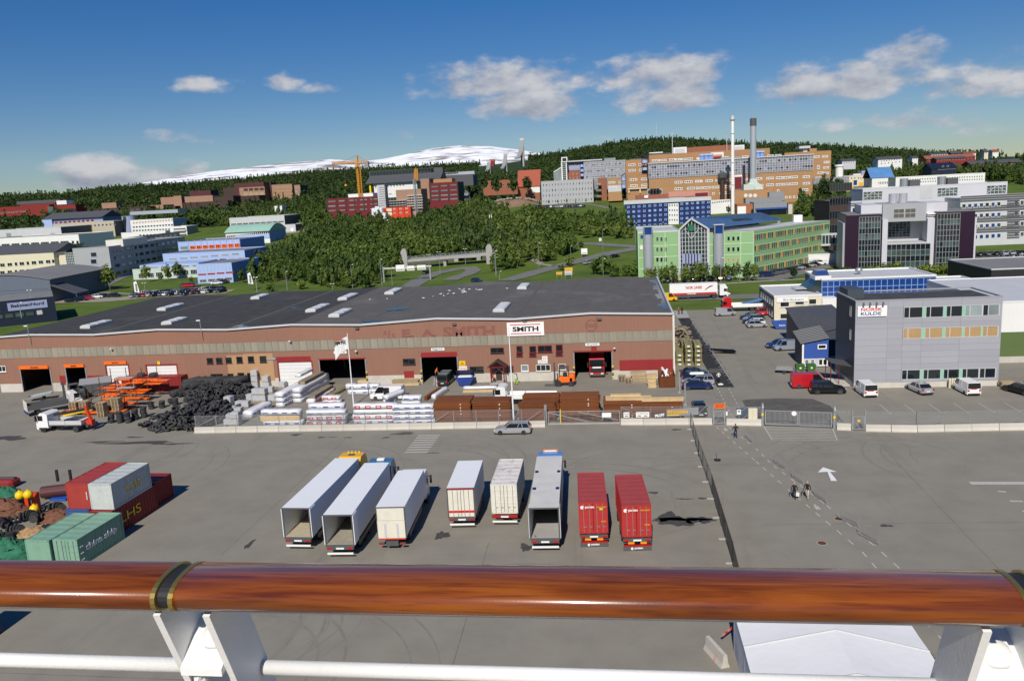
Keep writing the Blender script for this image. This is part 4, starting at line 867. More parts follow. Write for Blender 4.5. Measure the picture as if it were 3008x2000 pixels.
# buildings of the town behind
FOOT=[]
def B_(name,label,k,aL,bB,aR,bT,Y,dep,wall,roof='grey_roof',rz=0.,par=.4,z0=None,**kw):
 F,w=facefrom(k,aL,bB,aR,Y,rz);zb=F.at(k,aL,bB)[1]if z0 is None else z0;z1=F.at(k,aL,bT)[1]
 t=boxbld(name,label,F,w,dep,zb,z1,wall,roof,par,**kw);FOOT.append((F,w,dep));return t,F,w,z1-zb
def sub(t,F,k,aL,bB,aR,bT,y0,dep,mt,name='wall',roof=None):
 x0,za=F.at(k,aL,bB);x1,_=F.at(k,aR,bB);_,zb=F.at(k,aL,bT);z0=t.location[2]
 m=MB().box(x0,x1,y0,y0+dep,za-z0,zb-z0,mt)
 if roof:m.box(x0+.1,x1-.1,y0+.1,y0+dep-.1,zb-z0,zb-z0+.05,roof)
 return m.build(name,t)
def ribbons(t,F,k,p0,p1,n,wpx,hpx,mull=4,fr='light_grey',gl='glass',y=0,**kw):wrow(t,F,k,p0,p1,n,wpx,hpx,fr,gl,y=y,mull=mull,sill=False,ft=.14,**kw)
q=g('A',500,1362);rzn=R_(38);F=Face(q[0]-62*math.cos(rzn),q[1]-62*math.sin(rzn),rzn)
t=boxbld('navy_shed','navy blue industrial shed with ribbon windows behind the warehouse roof',F,62,24,0,7.2,'navy','grey_roof',.1);FOOT.append((F,62,24))
for i in range(14):window(t,24+i*2.6,-.04,3.0,2.2,1.3,'navy','glass_green',sill=False)
for i in(3,8,13):MB().box(23.2+i*2.6,24.6+i*2.6,-.08,0,2.3,3.7,'light_grey').build('wall_panel',t)
o_=MB().box(50,60,-.14,-.02,4.3,6.6,'lilac_blue').build('sign_board',t);letters('BakstenNord','navy',8.4,.9,o_,(50.8,-.16,5.2),bold=.03)
MB().prism([(43,4.6),(48,4.2),(47,6.6),(44.5,6.5)],-.12,-.02,'light_grey').build('sign_emblem',t)
MB().box(30,32.5,10,12,7.2,8.4,'galv').build('roof_fan',t)
q=g('A',470,1203);F=Face(q[0]-34,q[1]-5,.14);ah=thing('arched_hall','blue grey hall with broad arched roof behind the navy shed','building',(F.o[0],F.o[1],0),F.rz);FOOT.append((F,34,40))
pr=[(0,0),(34,0),(34,7.6)]+[(34-34*i/14,7.2+3.4*math.sin(math.pi*(i/14*.82+.09)))for i in range(15)]+[(0,7.4)]
MB().prism(pr,0,42,'lilac_grey' if mat('lilac_grey',(.12,.14,.19),.6,var=.06)else '').build('wall',ah)
pr2=[(34.6-35.2*i/14,7.5+3.4*math.sin(math.pi*(i/14*.82+.09)))for i in range(15)];MB().prism(pr2+[(x,z-.25)for x,z in reversed(pr2)],-.4,42.4,'grey_roof').build('roof',ah)
MB().box(-26,0,1,30,0,6.6,'white_wall').build('side_wing',ah);MB().box(-26,0,1.2,29.8,6.6,6.75,'slate').build('wing_roof',ah)
MB().add([(34,0,6.4),(43,0,2.9),(43,9,2.9),(34,9,6.4),(34,0,6.1),(43,0,2.6),(43,9,2.6),(34,9,6.1)],[(0,1,2,3),(7,6,5,4),(0,4,5,1),(1,5,6,2),(2,6,7,3)],'slate').build('canopy_roof',ah)
for y in(.5,8.5):MB().box(42.4,42.7,y,y+.3,0,2.7,'steel_dark').build('canopy_post',ah)
MB().box(2,33,-.05,0,5.0,5.12,'steel_dark').build('wall_seam',ah)
t,F,w,h=B_('cream_office','cream plastered office with dark pitched roof and two window rows','A',-170,1005,498,805,360,26,'cream_wall',par=0,rz=.05)
m=MB();m.prism([(0,h),(13,h+4.2),(26,h)],-.4,w+.4,'slate','x');m.build('pitched_roof',t)
for(b0,b1)in((893,848),(958,915)):
 for a in(-130,-80,-30,22,86,140,190,242,295,355,418,462):
  f=(a+130)/592;b=b0+(b1-b0)*f;nar=a in(140,242,462,-30);wrow(t,F,'A',(a,b),(a,b),1,18 if nar else 36,32,mull=0 if nar else 1)
sub(t,F,'A',502,1005,600,800,3,20,'cream_wall','side_wing');ribbons(t,F,'A',(550,885),(550,885),1,70,20,3,y=3);ribbons(t,F,'A',(550,955),(550,955),1,80,36,4,y=3)
t,F,w,h=B_('grey_institute','grey panel institute building with glass stair corner','A',668,1012,980,742,352,88,'grey_wall',rz=.12)
x0,_=F.at('A',596,1010);z0=t.location[2]
_,zt=F.at('A',600,775);curtain(t,x0,0,1.,zt-z0,5,10,'glass_green','light_grey',.4,.16);MB().box(x0,0,.5,12,0,zt-z0-.3,'steel_dark').build('stair_core',t);MB().add([(x0,.3,zt-z0),(0,.3,zt-z0+4),(0,12,zt-z0+4),(x0,12,zt-z0)],[(0,1,2,3)],'glass_pale').build('glass_roof',t)
for b in(790,850,910):wrow(t,F,'A',(812,b),(812,b),1,44,40,'pale_blue','glass')
sub(t,F,'A',700,1012,820,962,-.06,.05,'white_wall','white_base');sub(t,F,'A',810,742,965,680,12,26,'offwhite','roof_block')
for j in range(4):
 for i in range(12):window(t,w+.03,6+i*6.6,2+j*3.6,4.2,1.5,'steel_dark','glass',rz=math.pi/2,sill=False)
t,F,w,h=B_('dark_institute_wing','dark grey institute wing with window rows behind the glass stair corner','A',1140,880,1210,645,430,60,'grey_wall',rz=.12)
for j in range(3):
 for i in range(8):window(t,w+.03,5+i*6.8,6+j*4,5,1.6,'steel_dark','glass_pale',rz=math.pi/2,sill=False)
t,F,w,h=B_('long_white_block','long white block with dark ribbon windows behind the cream office','A',-150,760,700,662,480,40,'white_wall',rz=.05)
ribbons(t,F,'A',(-120,718),(560,685),9,66,30,4)
for a in(632,672):wrow(t,F,'A',(a,683),(a,683),1,18,26)
t,F,w,h=B_('long_grey_block','long light grey upper block with square ventilation panels','A',-150,650,540,590,525,36,'light_grey',rz=.05,side='slate')
for a in(80,462):sub(t,F,'A',a-20,645,a+20,605,-.08,.07,'mid_grey','vent_panel')
t,F,w,h=B_('blue_gabled_hall','pale blue hall with long slate roof and small dark windows','A',470,545,900,485,600,24,'lilac_blue',par=0)
m=MB();m.prism([(-2,h),(12,h+5),(26,h)],-9,w+1,'slate','x');m.build('pitched_roof',t);wrow(t,F,'A',(488,515),(800,495),9,24,20,'white_plain','dark_red');MB().prism([(-1.9,-3),(25.8,-3),(25.8,h),(12,h+4.8),(-1.9,h)],-8.6,-.02,'pale_blue','x').build('gable_wing',t)
t,F,w,h=B_('beige_row_block','beige two-storey block with a row of small windows','A',470,612,1000,528,575,18,'tan_pale' if mat('tan_pale',(.46,.42,.33),.7,var=.06)else '',side='slate')
wrow(t,F,'A',(490,560),(990,527),16,16,16);sub(t,F,'A',765,615,805,545,-1.5,1.4,'yellow','stair_frame')
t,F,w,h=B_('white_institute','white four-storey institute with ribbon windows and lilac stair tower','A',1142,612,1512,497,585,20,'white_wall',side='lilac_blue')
for b0,b1 in((515,490),(552,532),(583,570)):wrow(t,F,'A',(1160,b0),(1490,b1),14,16,13,'white_plain','tan_blind' if b0==515 else 'glass')
x0,_=F.at('A',1040,600);x1,_=F.at('A',1142,600);zc=F.at('A',1090,458)[1]-t.location[2];MB().cyl(((x0+x1)/2,6,-5),((x0+x1)/2,6,zc),(x1-x0)/2,'lilac_blue',n=24).build('stair_tower',t,smooth=False)
for b in(480,505,530,555,580):x,z=F.at('A',1072,b);window(t,x,6-(x1-x0)/2-.02,z-t.location[2],2.6,3.2,'steel_dark','glass',sill=False)
sub(t,F,'A',1035,455,1460,425,14,14,'mint_grey' if mat('mint_grey',(.33,.38,.42),.5,var=.06)else '','curved_roof')
t,F,w,h=B_('low_white_wing','low white wing with one window row in front of the institute','A',1055,650,1440,606,560,14,'white_wall');wrow(t,F,'A',(1215,622),(1430,612),8,16,12)
t,F,w,h=B_('white_balcony_block','white block with open balconies beside the low white wing','A',1480,630,1625,553,560,16,'white_wall',side='mid_grey')
for b in(575,605):sub(t,F,'A',1505,b+8,1610,b-10,-.1,.08,'dark_grey','balcony_recess');sub(t,F,'A',1500,b+12,1615,b+4,-1.2,1.1,'white_plain','balcony')
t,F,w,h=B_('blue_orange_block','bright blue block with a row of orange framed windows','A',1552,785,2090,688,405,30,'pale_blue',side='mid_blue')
for i in range(8):x0,z=F.at('A',1648+i*55,775-i*4);sub(t,F,'A',1650+i*55,758-i*3,1696+i*55,715-i*3,-.05,.04,'orange','orange_bay')
for i in range(8):
 for j in range(3):wrow(t,F,'A',(1658+i*55+j*16,728-i*3),(0,0),1,11,18,'orange','glass',y=-.06,sill=False,ft=.12);wrow(t,F,'A',(1658+i*55+j*16,749-i*3),(0,0),1,11,12,'orange','glass',y=-.06,sill=False,ft=.12)
sub(t,F,'A',1565,745,1630,722,-.05,.04,'glass_pale','glazing');sub(t,F,'A',1565,772,1640,752,-.04,.03,'green_facade','green_panel')
for i in range(9):sub(t,F,'A',1640+i*55,780-i*3,1644+i*55,665-i*3,-.12,.1,'lilac_blue','pilaster')
t,F,w,h=B_('blue_middle_terrace','pale blue middle terrace with long window strip','A',1420,880,2130,790,375,26,'pale_blue',side='mid_blue');ribbons(t,F,'A',(1500,830),(2040,785),7,62,18,2,gl='glass_pale');ribbons(t,F,'A',(1620,850),(2090,820),7,56,16,3)
t,F,w,h=B_('blue_lower_terrace','pale blue lower terrace with glazed classroom strip','A',1160,1020,1715,925,343,24,'mint_pale' if mat('mint_pale',(.50,.58,.53),.65,var=.05)else '',side='mid_blue')
sub(t,F,'A',1205,940,1718,885,1.0,18,'pale_blue','upper_wall');ribbons(t,F,'A',(1235,912),(1690,890),6,62,24,1,gl='glass_pale',y=1.);ribbons(t,F,'A',(1230,975),(1680,940),7,52,44,3)
t,F,w,h=B_('blue_front_block','sky blue two-storey front block with orange striped windows','A',1718,1047,2025,880,313,26,'pale_blue',side='mid_blue');ribbons(t,F,'A',(1752,962),(1990,945),4,66,16,5,fr='orange_red');ribbons(t,F,'A',(1760,1018),(1980,1000),4,58,30,4)
for i in range(9):sub(t,F,'A',1735+i*32,945,1737+i*32,885,-.05,.04,'lilac_blue','wall_joint')
t,F,w,h=B_('green_vault_hall','blue hall with pale green barrel roof and a row of small windows','B',-105,662,275,600,490,26,'white_wall',par=0,side='mid_blue')
pr=[(-1+28*i/12,h-.2+4.6*math.sin(math.pi*i/12))for i in range(13)];MB().prism(pr,-.5,w+.5,'mint','x').build('barrel_roof',t);wrow(t,F,'B',(-95,634),(262,598),22,11,14,'salmon','glass');sub(t,F,'B',-20,660,275,622,-.3,.28,'pale_blue','blue_band')
t,F,w,h=B_('long_grey_hall','long light grey hall with continuous window strip on the slope','B',-70,560,408,478,555,30,'light_grey',side='slate');ribbons(t,F,'B',(-40,528),(370,505),9,44,16,3)
t,F,w,h=B_('grey_annex','small pale grey annex at the end of the long hall','B',412,593,500,535,548,20,'light_grey',side='slate');sub(t,F,'B',455,590,480,560,-.06,.05,'white_plain','garage_door')
t,F,w,h=B_('red_timber_school','low red timber building with glazed gable at the forest edge','A',-20,460,440,385,760,26,'falu_red','slate');wrow(t,F,'A',(10,430),(210,415),7,22,10);sub(t,F,'A',130,400,440,362,8,14,'falu_red','upper_wall','slate');sub(t,F,'A',60,362,445,335,14,20,'slate','roof_deck')
sub(t,F,'A',432,455,478,375,-1.5,12,'glass_green','glass_gable');sub(t,F,'A',458,360,545,325,6,10,'white_wall','white_tower')
t,F,w,h=B_('red_timber_wing','red timber wing with dark lower windows right of the glazed gable','A',482,445,665,368,765,24,'falu_red','slate');sub(t,F,'A',485,440,660,400,-.06,.05,'glass','glazing')
for nm,lb,a0,b0,a1,b1,Y,dp,ml in(('brown_hall','long low dark brown hall with white framed windows',805,458,1285,400,760,20,'brown_dark'),('brick_cube','tan brick cube behind the long brown hall',885,395,1012,348,790,18,'tan_brick'),('brick_link','tan brick link building with dark roof strip',1310,452,1425,368,775,20,'tan_brick'),('brown_link','dark brown block beside the tan brick link',1425,455,1528,378,780,20,'brown_dark'),('brick_tower','tall tan brick stair tower among the brown blocks',1525,450,1590,285,790,18,'tan_brick'),('brick_block','tan brick block left of the tall stair tower',1400,380,1530,300,810,16,'tan_brick'),('brown_main','broad dark brown block with pale upper band',1600,462,1990,345,780,26,'brown_dark'),('purple_roof_block','brown red roof storey above the broad brown block',1645,295,1830,245,830,18,'brown_red'),('dark_stair_block','dark stair block rising beside the red brown tower',1940,300,2048,215,835,20,'brown_dark'),('purple_tower','tall red brown university block with pale loggias',2045,335,2300,178,830,24,'brown_red')):
 t,F,w,h=B_(nm,lb,'A',a0,b0,a1,b1,Y,dp,ml,'slate')
 if nm=='brown_hall':wrow(t,F,'A',(860,425),(1240,398),9,20,12)
 if nm=='brown_main':sub(t,F,'A',1595,345,1840,290,2,18,'tan_brick','upper_wall','slate');sub(t,F,'A',1840,340,2010,290,4,18,'brown_dark','upper_wall')
 if nm=='purple_tower':
  sub(t,F,'A',2085,335,2305,212,-.25,.22,'tan_brick','brick_front')
  for j,b in enumerate((228,268,292)):
   for i in range(4):wrow(t,F,'A',(2130+i*46,b-i*2),(0,0),1,34,22,'white_wall' if j else 'brown_dark','tan_blind' if j else 'brown_dark',y=-.27,mull=1)
t,F,w,h=B_('loggia_block','tan brick block with rows of warm tan loggias at the forest edge','B',300,318,478,190,845,22,'tan_brick','slate',side='brown_dark');sub(t,F,'B',238,325,300,168,-1,14,'brown_dark','dark_pier')
for b in(212,243,272):wrow(t,F,'B',(325,b),(455,b-6),6,18,14,'tan_brick','tan_blind')  # loggia panes all take the tan blind colour
t,F,w,h=B_('loggia_end_block','narrow dark framed block at the end of the loggias','B',485,305,545,192,850,20,'tan_brick','slate',side='brown_dark')
for b in(215,245,275):wrow(t,F,'B',(502,b),(528,b-2),2,16,14,'tan_brick','glass_pale')
t,F,w,h=B_('dark_low_block','low dark block below the loggia blocks','B',-20,342,185,290,800,16,'brown_dark','slate')
t,F,w,h=B_('white_hut','small white hut among the trees below the brown blocks','B',315,398,380,374,660,8,'white_wall','light_grey')
t,F,w,h=B_('dark_red_institute','long dark red panelled institute with brown piers and three window rows','c',285,830,958,660,600,24,'dark_red',side='brown_dark')
for b0,b1 in((690,658),(752,724),(812,788)):ribbons(t,F,'c',(340,b0),(900,b1),5,96,26,7,fr='brown_dark',gl='glass_pale')
for i in range(6):a=278+i*122;sub(t,F,'c',a,825-i*5,a+18,655-i*5,-.3,.28,'brown_dark','pier')
sub(t,F,'c',525,640,860,595,6,12,'white_wall','roof_house')
t,F,w,h=B_('white_terrace_hall','long white hall under a deep slate roof with clerestory glazing','c',905,560,1480,445,720,30,'white_wall',par=0)
m=MB();m.prism([(-3,h-.5),(12,h+6.5),(12,h+11),(13,h+11),(30,h-.5)],-7,w+22,'slate','x');m.build('slate_roof',t);z0=t.location[2]
for i in range(20):MB().box(-6+i*(w+20)/20,-6+(i+.9)*(w+20)/20,11.85,11.95,h+7,h+10.6,'glass').build('clerestory',t)
wrow(t,F,'c',(925,500),(1290,470),10,12,18,'brown_dark');MB().box(-4,-2.5,-1,1,-4,h,'bright_yellow').build('yellow_pillar',t)
t,F,w,h=B_('long_silver_hall','long hall with silver clerestory roof below the ski jump','c',1470,430,2225,372,760,26,'slate','slate');sub(t,F,'c',1470,375,2228,325,6,14,'silver','clerestory_wall')
for i in range(16):a=1690+i*20;sub(t,F,'c',a,348-i*2,a+14,322-i*2,5.9,.1,'glass','clerestory')
t,F,w,h=B_('brick_wing','orange brick wing with flat blank wall','c',1530,560,1645,395,640,20,'tan_brick','slate')
t,F,w,h=B_('crimson_institute','crimson panelled institute with brown piers on the hill','c',1648,690,2030,452,640,26,'dark_red',side='black');z0=t.location[2]
for b0,b1 in((492,470),(552,536),(612,600),(665,656)):ribbons(t,F,'c',(1715,b0),(1965,b1),3,96,26,6,fr='brown_dark',gl='glass_pale')
for a in(1650,1768,1892,2015):sub(t,F,'c',a,690,a+18,450,-.3,.28,'brown_dark','pier')
sub(t,F,'c',1675,450,1925,395,5,14,'ochre_brick','roof_storey','slate')
t,F,w,h=B_('grey_stair_tower','tall pale grey scaffold stair tower at the building site','c',962,770,1062,480,590,8,'light_grey',side='mid_grey')
for i in range(9):b=500+i*30;sub(t,F,'c',968,b+12,1056,b,-.1,.08,'mid_grey','landing')
t,F,w,h=B_('brick_shell','tan brick building shell wrapped in pale scaffold decks','c',1210,790,1545,545,600,20,'tan_brick','slate')
for j in range(6):sub(t,F,'c',1350,618+j*34,1560,610+j*34,-2,1.9,'offwhite','scaffold_deck')
for i in range(7):sub(t,F,'c',1352+i*33,790,1356+i*33,590,-2.1,.1,'galv','scaffold_pole')
for j in range(3):sub(t,F,'c',1065,690+j*32,1345,684+j*32,-3,2.9,'light_grey','scaffold_deck')
for i in range(8):sub(t,F,'c',1068+i*38,760,1071+i*38,640,-3.1,.1,'galv','scaffold_pole')
sub(t,F,'c',1070,600,1210,560,6,10,'white_wall','site_block')
for j in range(2):
 for i in range(6):
  a=905+i*82;F=Face(*aty('c',905,885,568)[:2]);x0,_=F.at('c',a,880);x1,_=F.at('c',a+80,880);zb=F.at('c',905,888)[1]+j*2.85
  lb=('orange stacked site cabin on the upper row at the building site','orange site cabin on the ground row at the building site')[1-j]
  t=thing('site_cabin',lb,'cabin',(F.o[0]+x0,F.o[1],zb),0,'upper row of orange cabins' if j else 'ground row of orange cabins');MB().box(0,x1-x0-.05,0,6,-2 if j==0 else 0,2.8,'orange_red').build('body',t);window(t,(x1-x0)*.35,-.03,1.6,1.6,1.1,'white_plain','glass_pale',sill=False)
  if i==2:MB().box(.2,x1-x0-.3,-.06,0,.1,2.2,'cream_wall').build('door',t)
for a,b,lb in((870,885,'white wrapped material stack beside the orange cabins'),(955,968,'white tarpaulin covered stack below the orange cabins')):
 F,w=facefrom('c',a,b,a+145,562);t=thing('covered_stack',lb,'stack',(F.o[0],F.o[1],F.at('c',a,b)[1]));m=MB();m.bev(0,w,0,5,-1,5.5,.5,'wrap_white');m.build('cover',t);m=MB();m.bev(w*.3,w*.7,1,4,5.5,6.6,.3,'wrap_white');m.build('upper_bundle',t)
t,F,w,h=B_('brick_gabled_house','red brick house with tall orange tile roof beside conifers','C',362,655,550,590,640,18,'red_brick',par=0);m=MB();m.prism([(-1,h),(9,h+13),(19,h)],-.5,w+.5,'red_roof','x');m.build('roof',t);sub(t,F,'C',475,640,550,585,-.3,.28,'white_wall','white_bay');wrow(t,F,'C',(490,605),(535,603),3,12,16)
t,F,w,h=B_('orange_gable_block','red brick wing with white parapet left of the gabled house','C',60,600,355,540,655,16,'red_brick','red_roof');wrow(t,F,'C',(90,575),(340,570),8,14,14)
t,F,w,h=B_('grey_slot_block','grey ribbed student block with scattered slot windows','W',148,930,850,618,560,16,'grey_wall',side='slate',par=.2)
for b0,b1 in((665,632),(740,708),(808,778),(890,855)):
 for i in range(17):
  f=i/16;wrow(t,F,'W',(168+i*40.5,b0+(b1-b0)*f),(0,0),1,13,random.choice((22,30,30)),'steel_dark',random.choice(('glass','glass','glass_pale')),sill=False,ft=.1)
for i in range(36):a=150+i*19.4;x,z=F.at('W',a,900-i);MB().box(x-.1,x+.1,-.12,0,0,h,'light_grey').build('rib',t)
t,F,w,h=B_('brick_balcony_wing','red brick wing with stacked balconies at the end of the grey block','W',915,885,1030,575,572,16,'red_brick')
for b in(665,745,825):sub(t,F,'W',882,b+10,955,b-2,-3,2.9,'steel_dark','balcony');sub(t,F,'W',890,b-4,945,b-22,-2.9,.1,'glass_pale','balcony_glass')
def hwin(t,F,k,pts,w=98,hh=32,mull=3,y=0):
 for a,b in pts:wrow(t,F,k,(a,b),(a,b),1,w,hh,'white_plain','glass',mull=mull,ft=.32,y=y,sill=False)
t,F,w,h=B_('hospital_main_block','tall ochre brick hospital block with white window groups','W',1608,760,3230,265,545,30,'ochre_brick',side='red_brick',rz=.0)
hwin(t,F,'W',[(1686,332),(1786,328),(1688,413),(1690,495),(1692,577),(1694,660),(2140,310),(1995,318),(2047,316),(2290,303)]);hwin(t,F,'W',[(1917,320)],92);hwin(t,F,'X',[(92,243),(212,236),(780,214),(1168,198),(1285,192)],100,36);hwin(t,F,'X',[(490,222),(1000,205)],70,34,2)
sub(t,F,'W',2120,250,2330,150,8,14,'red_brick','penthouse');sub(t,F,'X',0,165,600,55,8.1,14,'red_brick','penthouse');sub(t,F,'W',1936,250,2118,152,5,10,'white_wall','plant_room');sub(t,F,'W',1960,246,2095,170,4.8,.2,'light_grey','louvre');sub(t,F,'X',605,142,785,34,5,10,'white_wall','plant_room');sub(t,F,'X',622,138,770,52,4.8,.2,'light_grey','louvre')
sub(t,F,'X',252,285,448,152,-.3,.25,'white_wall','portal_frame');sub(t,F,'X',275,285,425,185,-.35,.04,'salmon','portal');sub(t,F,'X',290,285,415,215,-.4,.04,'dark_red','portal_glazing')
sub(t,F,'W',1605,235,1790,222,3,8,'white_wall','roof_kerb');sub(t,F,'W',1640,248,1900,235,3,10,'slate','roof_deck');sub(t,F,'X',785,115,1190,95,10,12,'slate','roof_deck')
sub(t,F,'W',1313,720,1610,700,-8,8,'offwhite','colonnade')
t,F,w,h=B_('hospital_right_block','ochre brick hospital end block with helipad tower','X',1378,600,2090,165,575,26,'ochre_brick',side='red_brick')
hwin(t,F,'X',[(1420,232),(1525,228),(1645,224),(1770,220),(1878,215),(2005,210),(2020,380),(2018,465),(1930,460),(1900,540)],88,36);hwin(t,F,'X',[(2005,298),(2050,296)],40,34,1);hwin(t,F,'X',[(1903,375)],44,60,1)
sub(t,F,'X',1690,150,1755,88,4,8,'white_wall','tower_shaft');sub(t,F,'X',1620,88,1790,50,2,12,'light_grey','helipad_cab');sub(t,F,'X',1755,148,1905,85,5,9,'ochre_brick','roof_storey')
t,F,w,h=B_('hospital_mid_block','ochre hospital mid block stepping down to the glazed wing','W',1290,760,1605,335,560,24,'ochre_brick');hwin(t,F,'W',[(1366,390),(1370,466)],94,34);hwin(t,F,'W',[(1475,387),(1478,463)],34,34,0);sub(t,F,'W',1340,330,1500,305,6,10,'slate','roof_deck')
t,F,w,h=B_('hospital_portico_block','low ochre hospital front block with portico piers','W',1305,770,1612,535,532,12,'ochre_brick',side='ochre_brick');hwin(t,F,'W',[(1388,590),(1540,583),(1392,673),(1543,665)],100,36)
for a in(1320,1470,1600):sub(t,F,'W',a,770,a+14,715,-1.2,1.1,'offwhite','pier')
sub(t,F,'W',1312,724,1612,712,-1.5,1.4,'offwhite','portico_beam')
t,F,w,h=B_('hospital_low_left','low ochre wing with grey base between glazed wing and hospital','W',1045,760,1235,580,548,12,'ochre_brick');hwin(t,F,'W',[(1095,630)],90,32);hwin(t,F,'W',[(1205,625)],34,32,0);sub(t,F,'W',1045,760,1225,672,-.1,.08,'light_grey','grey_base');hwin(t,F,'W',[(1075,698),(1140,695)],36,24,1,-.1)
t,F,w,h=B_('glazed_hospital_wing','three-storey glazed hospital wing with grey striped curtain wall','W',722,620,1290,360,575,24,'mid_grey',side='ochre_brick')
z0=t.location[2];curtain(t,0,w,1.,h,30,9,'glass_green','light_grey',0,.22,pat=lambda i,j:'lilac_pane' if j%3==2 or j%3==0 else random.choice(('glass_pale','glass_pale','glass_green','glass')))if mat('lilac_pane',(.21,.20,.27),.35,var=.1,rnd=.1)else 0
sub(t,F,'W',990,345,1145,298,6,10,'mid_grey','plant_room');sub(t,F,'W',480,352,960,336,4,14,'light_grey','roof_deck')
t,F,w,h=B_('lilac_hospital_wing','lilac and brick hospital wing behind the white lift tower','W',500,600,700,375,582,20,'red_brick');sub(t,F,'W',500,468,700,378,-.2,.18,'lilac_blue','lilac_band');wrow(t,F,'W',(525,397),(690,390),9,12,16,y=-.2);wrow(t,F,'W',(515,452),(680,444),9,10,16,y=-.2);wrow(t,F,'W',(570,508),(620,505),2,14,26);wrow(t,F,'W',(525,570),(622,565),3,12,26)
t,F,w,h=B_('lift_tower','slender white glazed lift tower with boxy top','W',415,600,492,355,574,9,'white_wall');sub(t,F,'W',412,357,492,288,-.6,10,'white_wall','tower_head');sub(t,F,'W',426,345,480,300,-.7,.1,'glass','tower_window');sub(t,F,'W',432,595,478,365,-.1,.1,'glass_green','shaft_glazing')
for i in range(8):sub(t,F,'W',430,380+i*27,480,377+i*27,-.2,.1,'white_plain','transom')
m=MB();F2,w2=facefrom('W',310,590,412,578);t=thing('glass_lean_to','sloping glass atrium left of the white lift tower','atrium',(F2.o[0],F2.o[1],F2.at('W',310,590)[1]));z0=t.location[2];za=F2.at('W',310,490)[1]-z0;zb=F2.at('W',412,425)[1]-z0;MB().prism([(0,-3),(w2,-3),(w2,zb),(0,za)],0,14,'glass_pale').build('glazing',t);MB().beam((0,-.1,za),(w2,-.1,zb),.5,'white_plain').build('eaves_beam',t)
for i in range(6):MB().box(w2*i/6,w2*i/6+.15,-.12,0,-3,za+(zb-za)*i/6,'light_grey').build('mullion',t)
t,F,w,h=B_('hospital_front_wing','ochre hospital front wing with two-storey glazed upper floors','X',-690,1010,1808,325,500,28,'ochre_brick',side='ochre_brick')
zg0=F.at('X',0,512)[1]-t.location[2];curtain(t,0,w,zg0,h,62,6,'glass_green','light_grey',-.3,.2,pat=lambda i,j:'lilac_pane' if j in(0,2,3,5)else random.choice(('glass_pale','glass_green','glass_pale','glass')));MB().box(-.4,w+.4,-.9,28,h,h+.5,'light_grey').build('cornice',t)
hwin(t,F,'W',[(1998,627),(2133,620),(1998,715),(2165,708)],106,38);hwin(t,F,'W',[(2270,612),(2280,703)],92,36)
hwin(t,F,'X',[(68,590),(225,582),(375,575),(190,688),(320,682),(505,672),(985,550),(1160,543),(1305,537),(1412,533),(1530,525),(1718,520),(1160,645),(1305,640),(1408,635),(1530,628),(1718,622),(512,768),(1690,722),(530,570),(1000,655),(842,560)],110,40);hwin(t,F,'X',[(290,778),(1285,735),(1410,835),(1468,833),(1530,830),(1590,828),(1655,824),(1718,822),(72,692),(400,775)],34,36,0)
sub(t,F,'X',605,720,730,495,-.5,.18,'white_wall','stair_frame');sub(t,F,'X',615,715,725,525,-.55,.04,'dark_red','stair_glazing');sub(t,F,'X',735,735,782,345,-.6,.5,'navy','dark_shaft');sub(t,F,'X',0,840,225,745,-.4,.3,'salmon','window_frame');sub(t,F,'X',10,832,205,772,-.45,.04,'dark_red','window_glazing');sub(t,F,'X',-400,835,0,755,-.4,.3,'salmon','window_frame')
for a in(130,200,265,940,1000,1062):x,z=F.at('X',a,275);m=MB();m.cyl((x,6,h),(x,6,h+3.2),1.2,'mid_blue',n=10);m.cyl((x,6,h+3.2),(x,6,h+4.2),1.7,'pale_blue',n=10);m.build('roof_ventilator',t)
sub(t,F,'X',430,285,735,215,8,12,'mid_grey','plant_room')
def bluetower(k,a0,bB,a1,bT,Y,n,lb):
 F,w=facefrom(k,a0,bB,a1,Y);z0=F.at(k,a0,bB)[1];hh=F.at(k,a0,bT)[1]-z0;t=thing('balcony_tower',lb,'balcony',(F.o[0],F.o[1],z0))
 for x in(0,w):
  for y in(0,5):MB().box(x-.15,x+.15,y-.15,y+.15,-1,hh,'print_blue').build('post',t)
 for i in range(n):
  z=hh*(i+.35)/n;MB().box(-.2,w+.2,-.2,5.2,z-.15,z+.1,'print_blue').build('deck',t);m=MB();m.cyl((w*.5,-.3,z+.1),(w*.5,-.3,z+1.9),w*.48,'pale_blue',n=12);m.build('balcony_drum',t)
 MB().beam((0,-.2,hh),(w,5,hh+2),.4,'print_blue').beam((0,0,hh*.6),(w,0,hh),.3,'print_blue').build('brace',t)
bluetower('W',1505,500,1585,310,553,2,'blue steel balcony tower high on the ochre corner');bluetower('W',1228,740,1288,545,540,2,'blue steel balcony tower at the low ochre corner');bluetower('W',1798,820,1880,570,505,3,'blue steel balcony tower below the front glazed wing');bluetower('W',672,570,718,385,578,3,'blue steel balcony tower beside the lilac wing')
t,F,w,h=B_('boiler_house','ochre boiler house with three round vents','X',605,960,1160,745,482,18,'ochre_brick','grey_roof')
for a in(787,858,930):x,z=F.at('X',a,808);m=MB();m.cyl((x,0,z-t.location[2]),(x,-.15,z-t.location[2]),1.05,'offwhite',n=20);m.build('round_vent',t)
sub(t,F,'X',770,738,935,640,3,10,'mint_pale','plinth')
t,F,w,h=B_('grey_service_block','grey panel service block beside the boiler house','X',785,945,1385,862,474,14,'mid_grey');sub(t,F,'X',1160,862,1385,760,2,10,'mid_grey','upper_block')
t,F,w,h=B_('brick_garage','orange brick garage block with white double door','X',655,1120,912,955,462,14,'tan_ochre' if mat('tan_ochre',(.36,.14,.06),.75,var=.1)else '');sub(t,F,'X',660,1090,790,978,-.1,.08,'white_plain','garage_door')
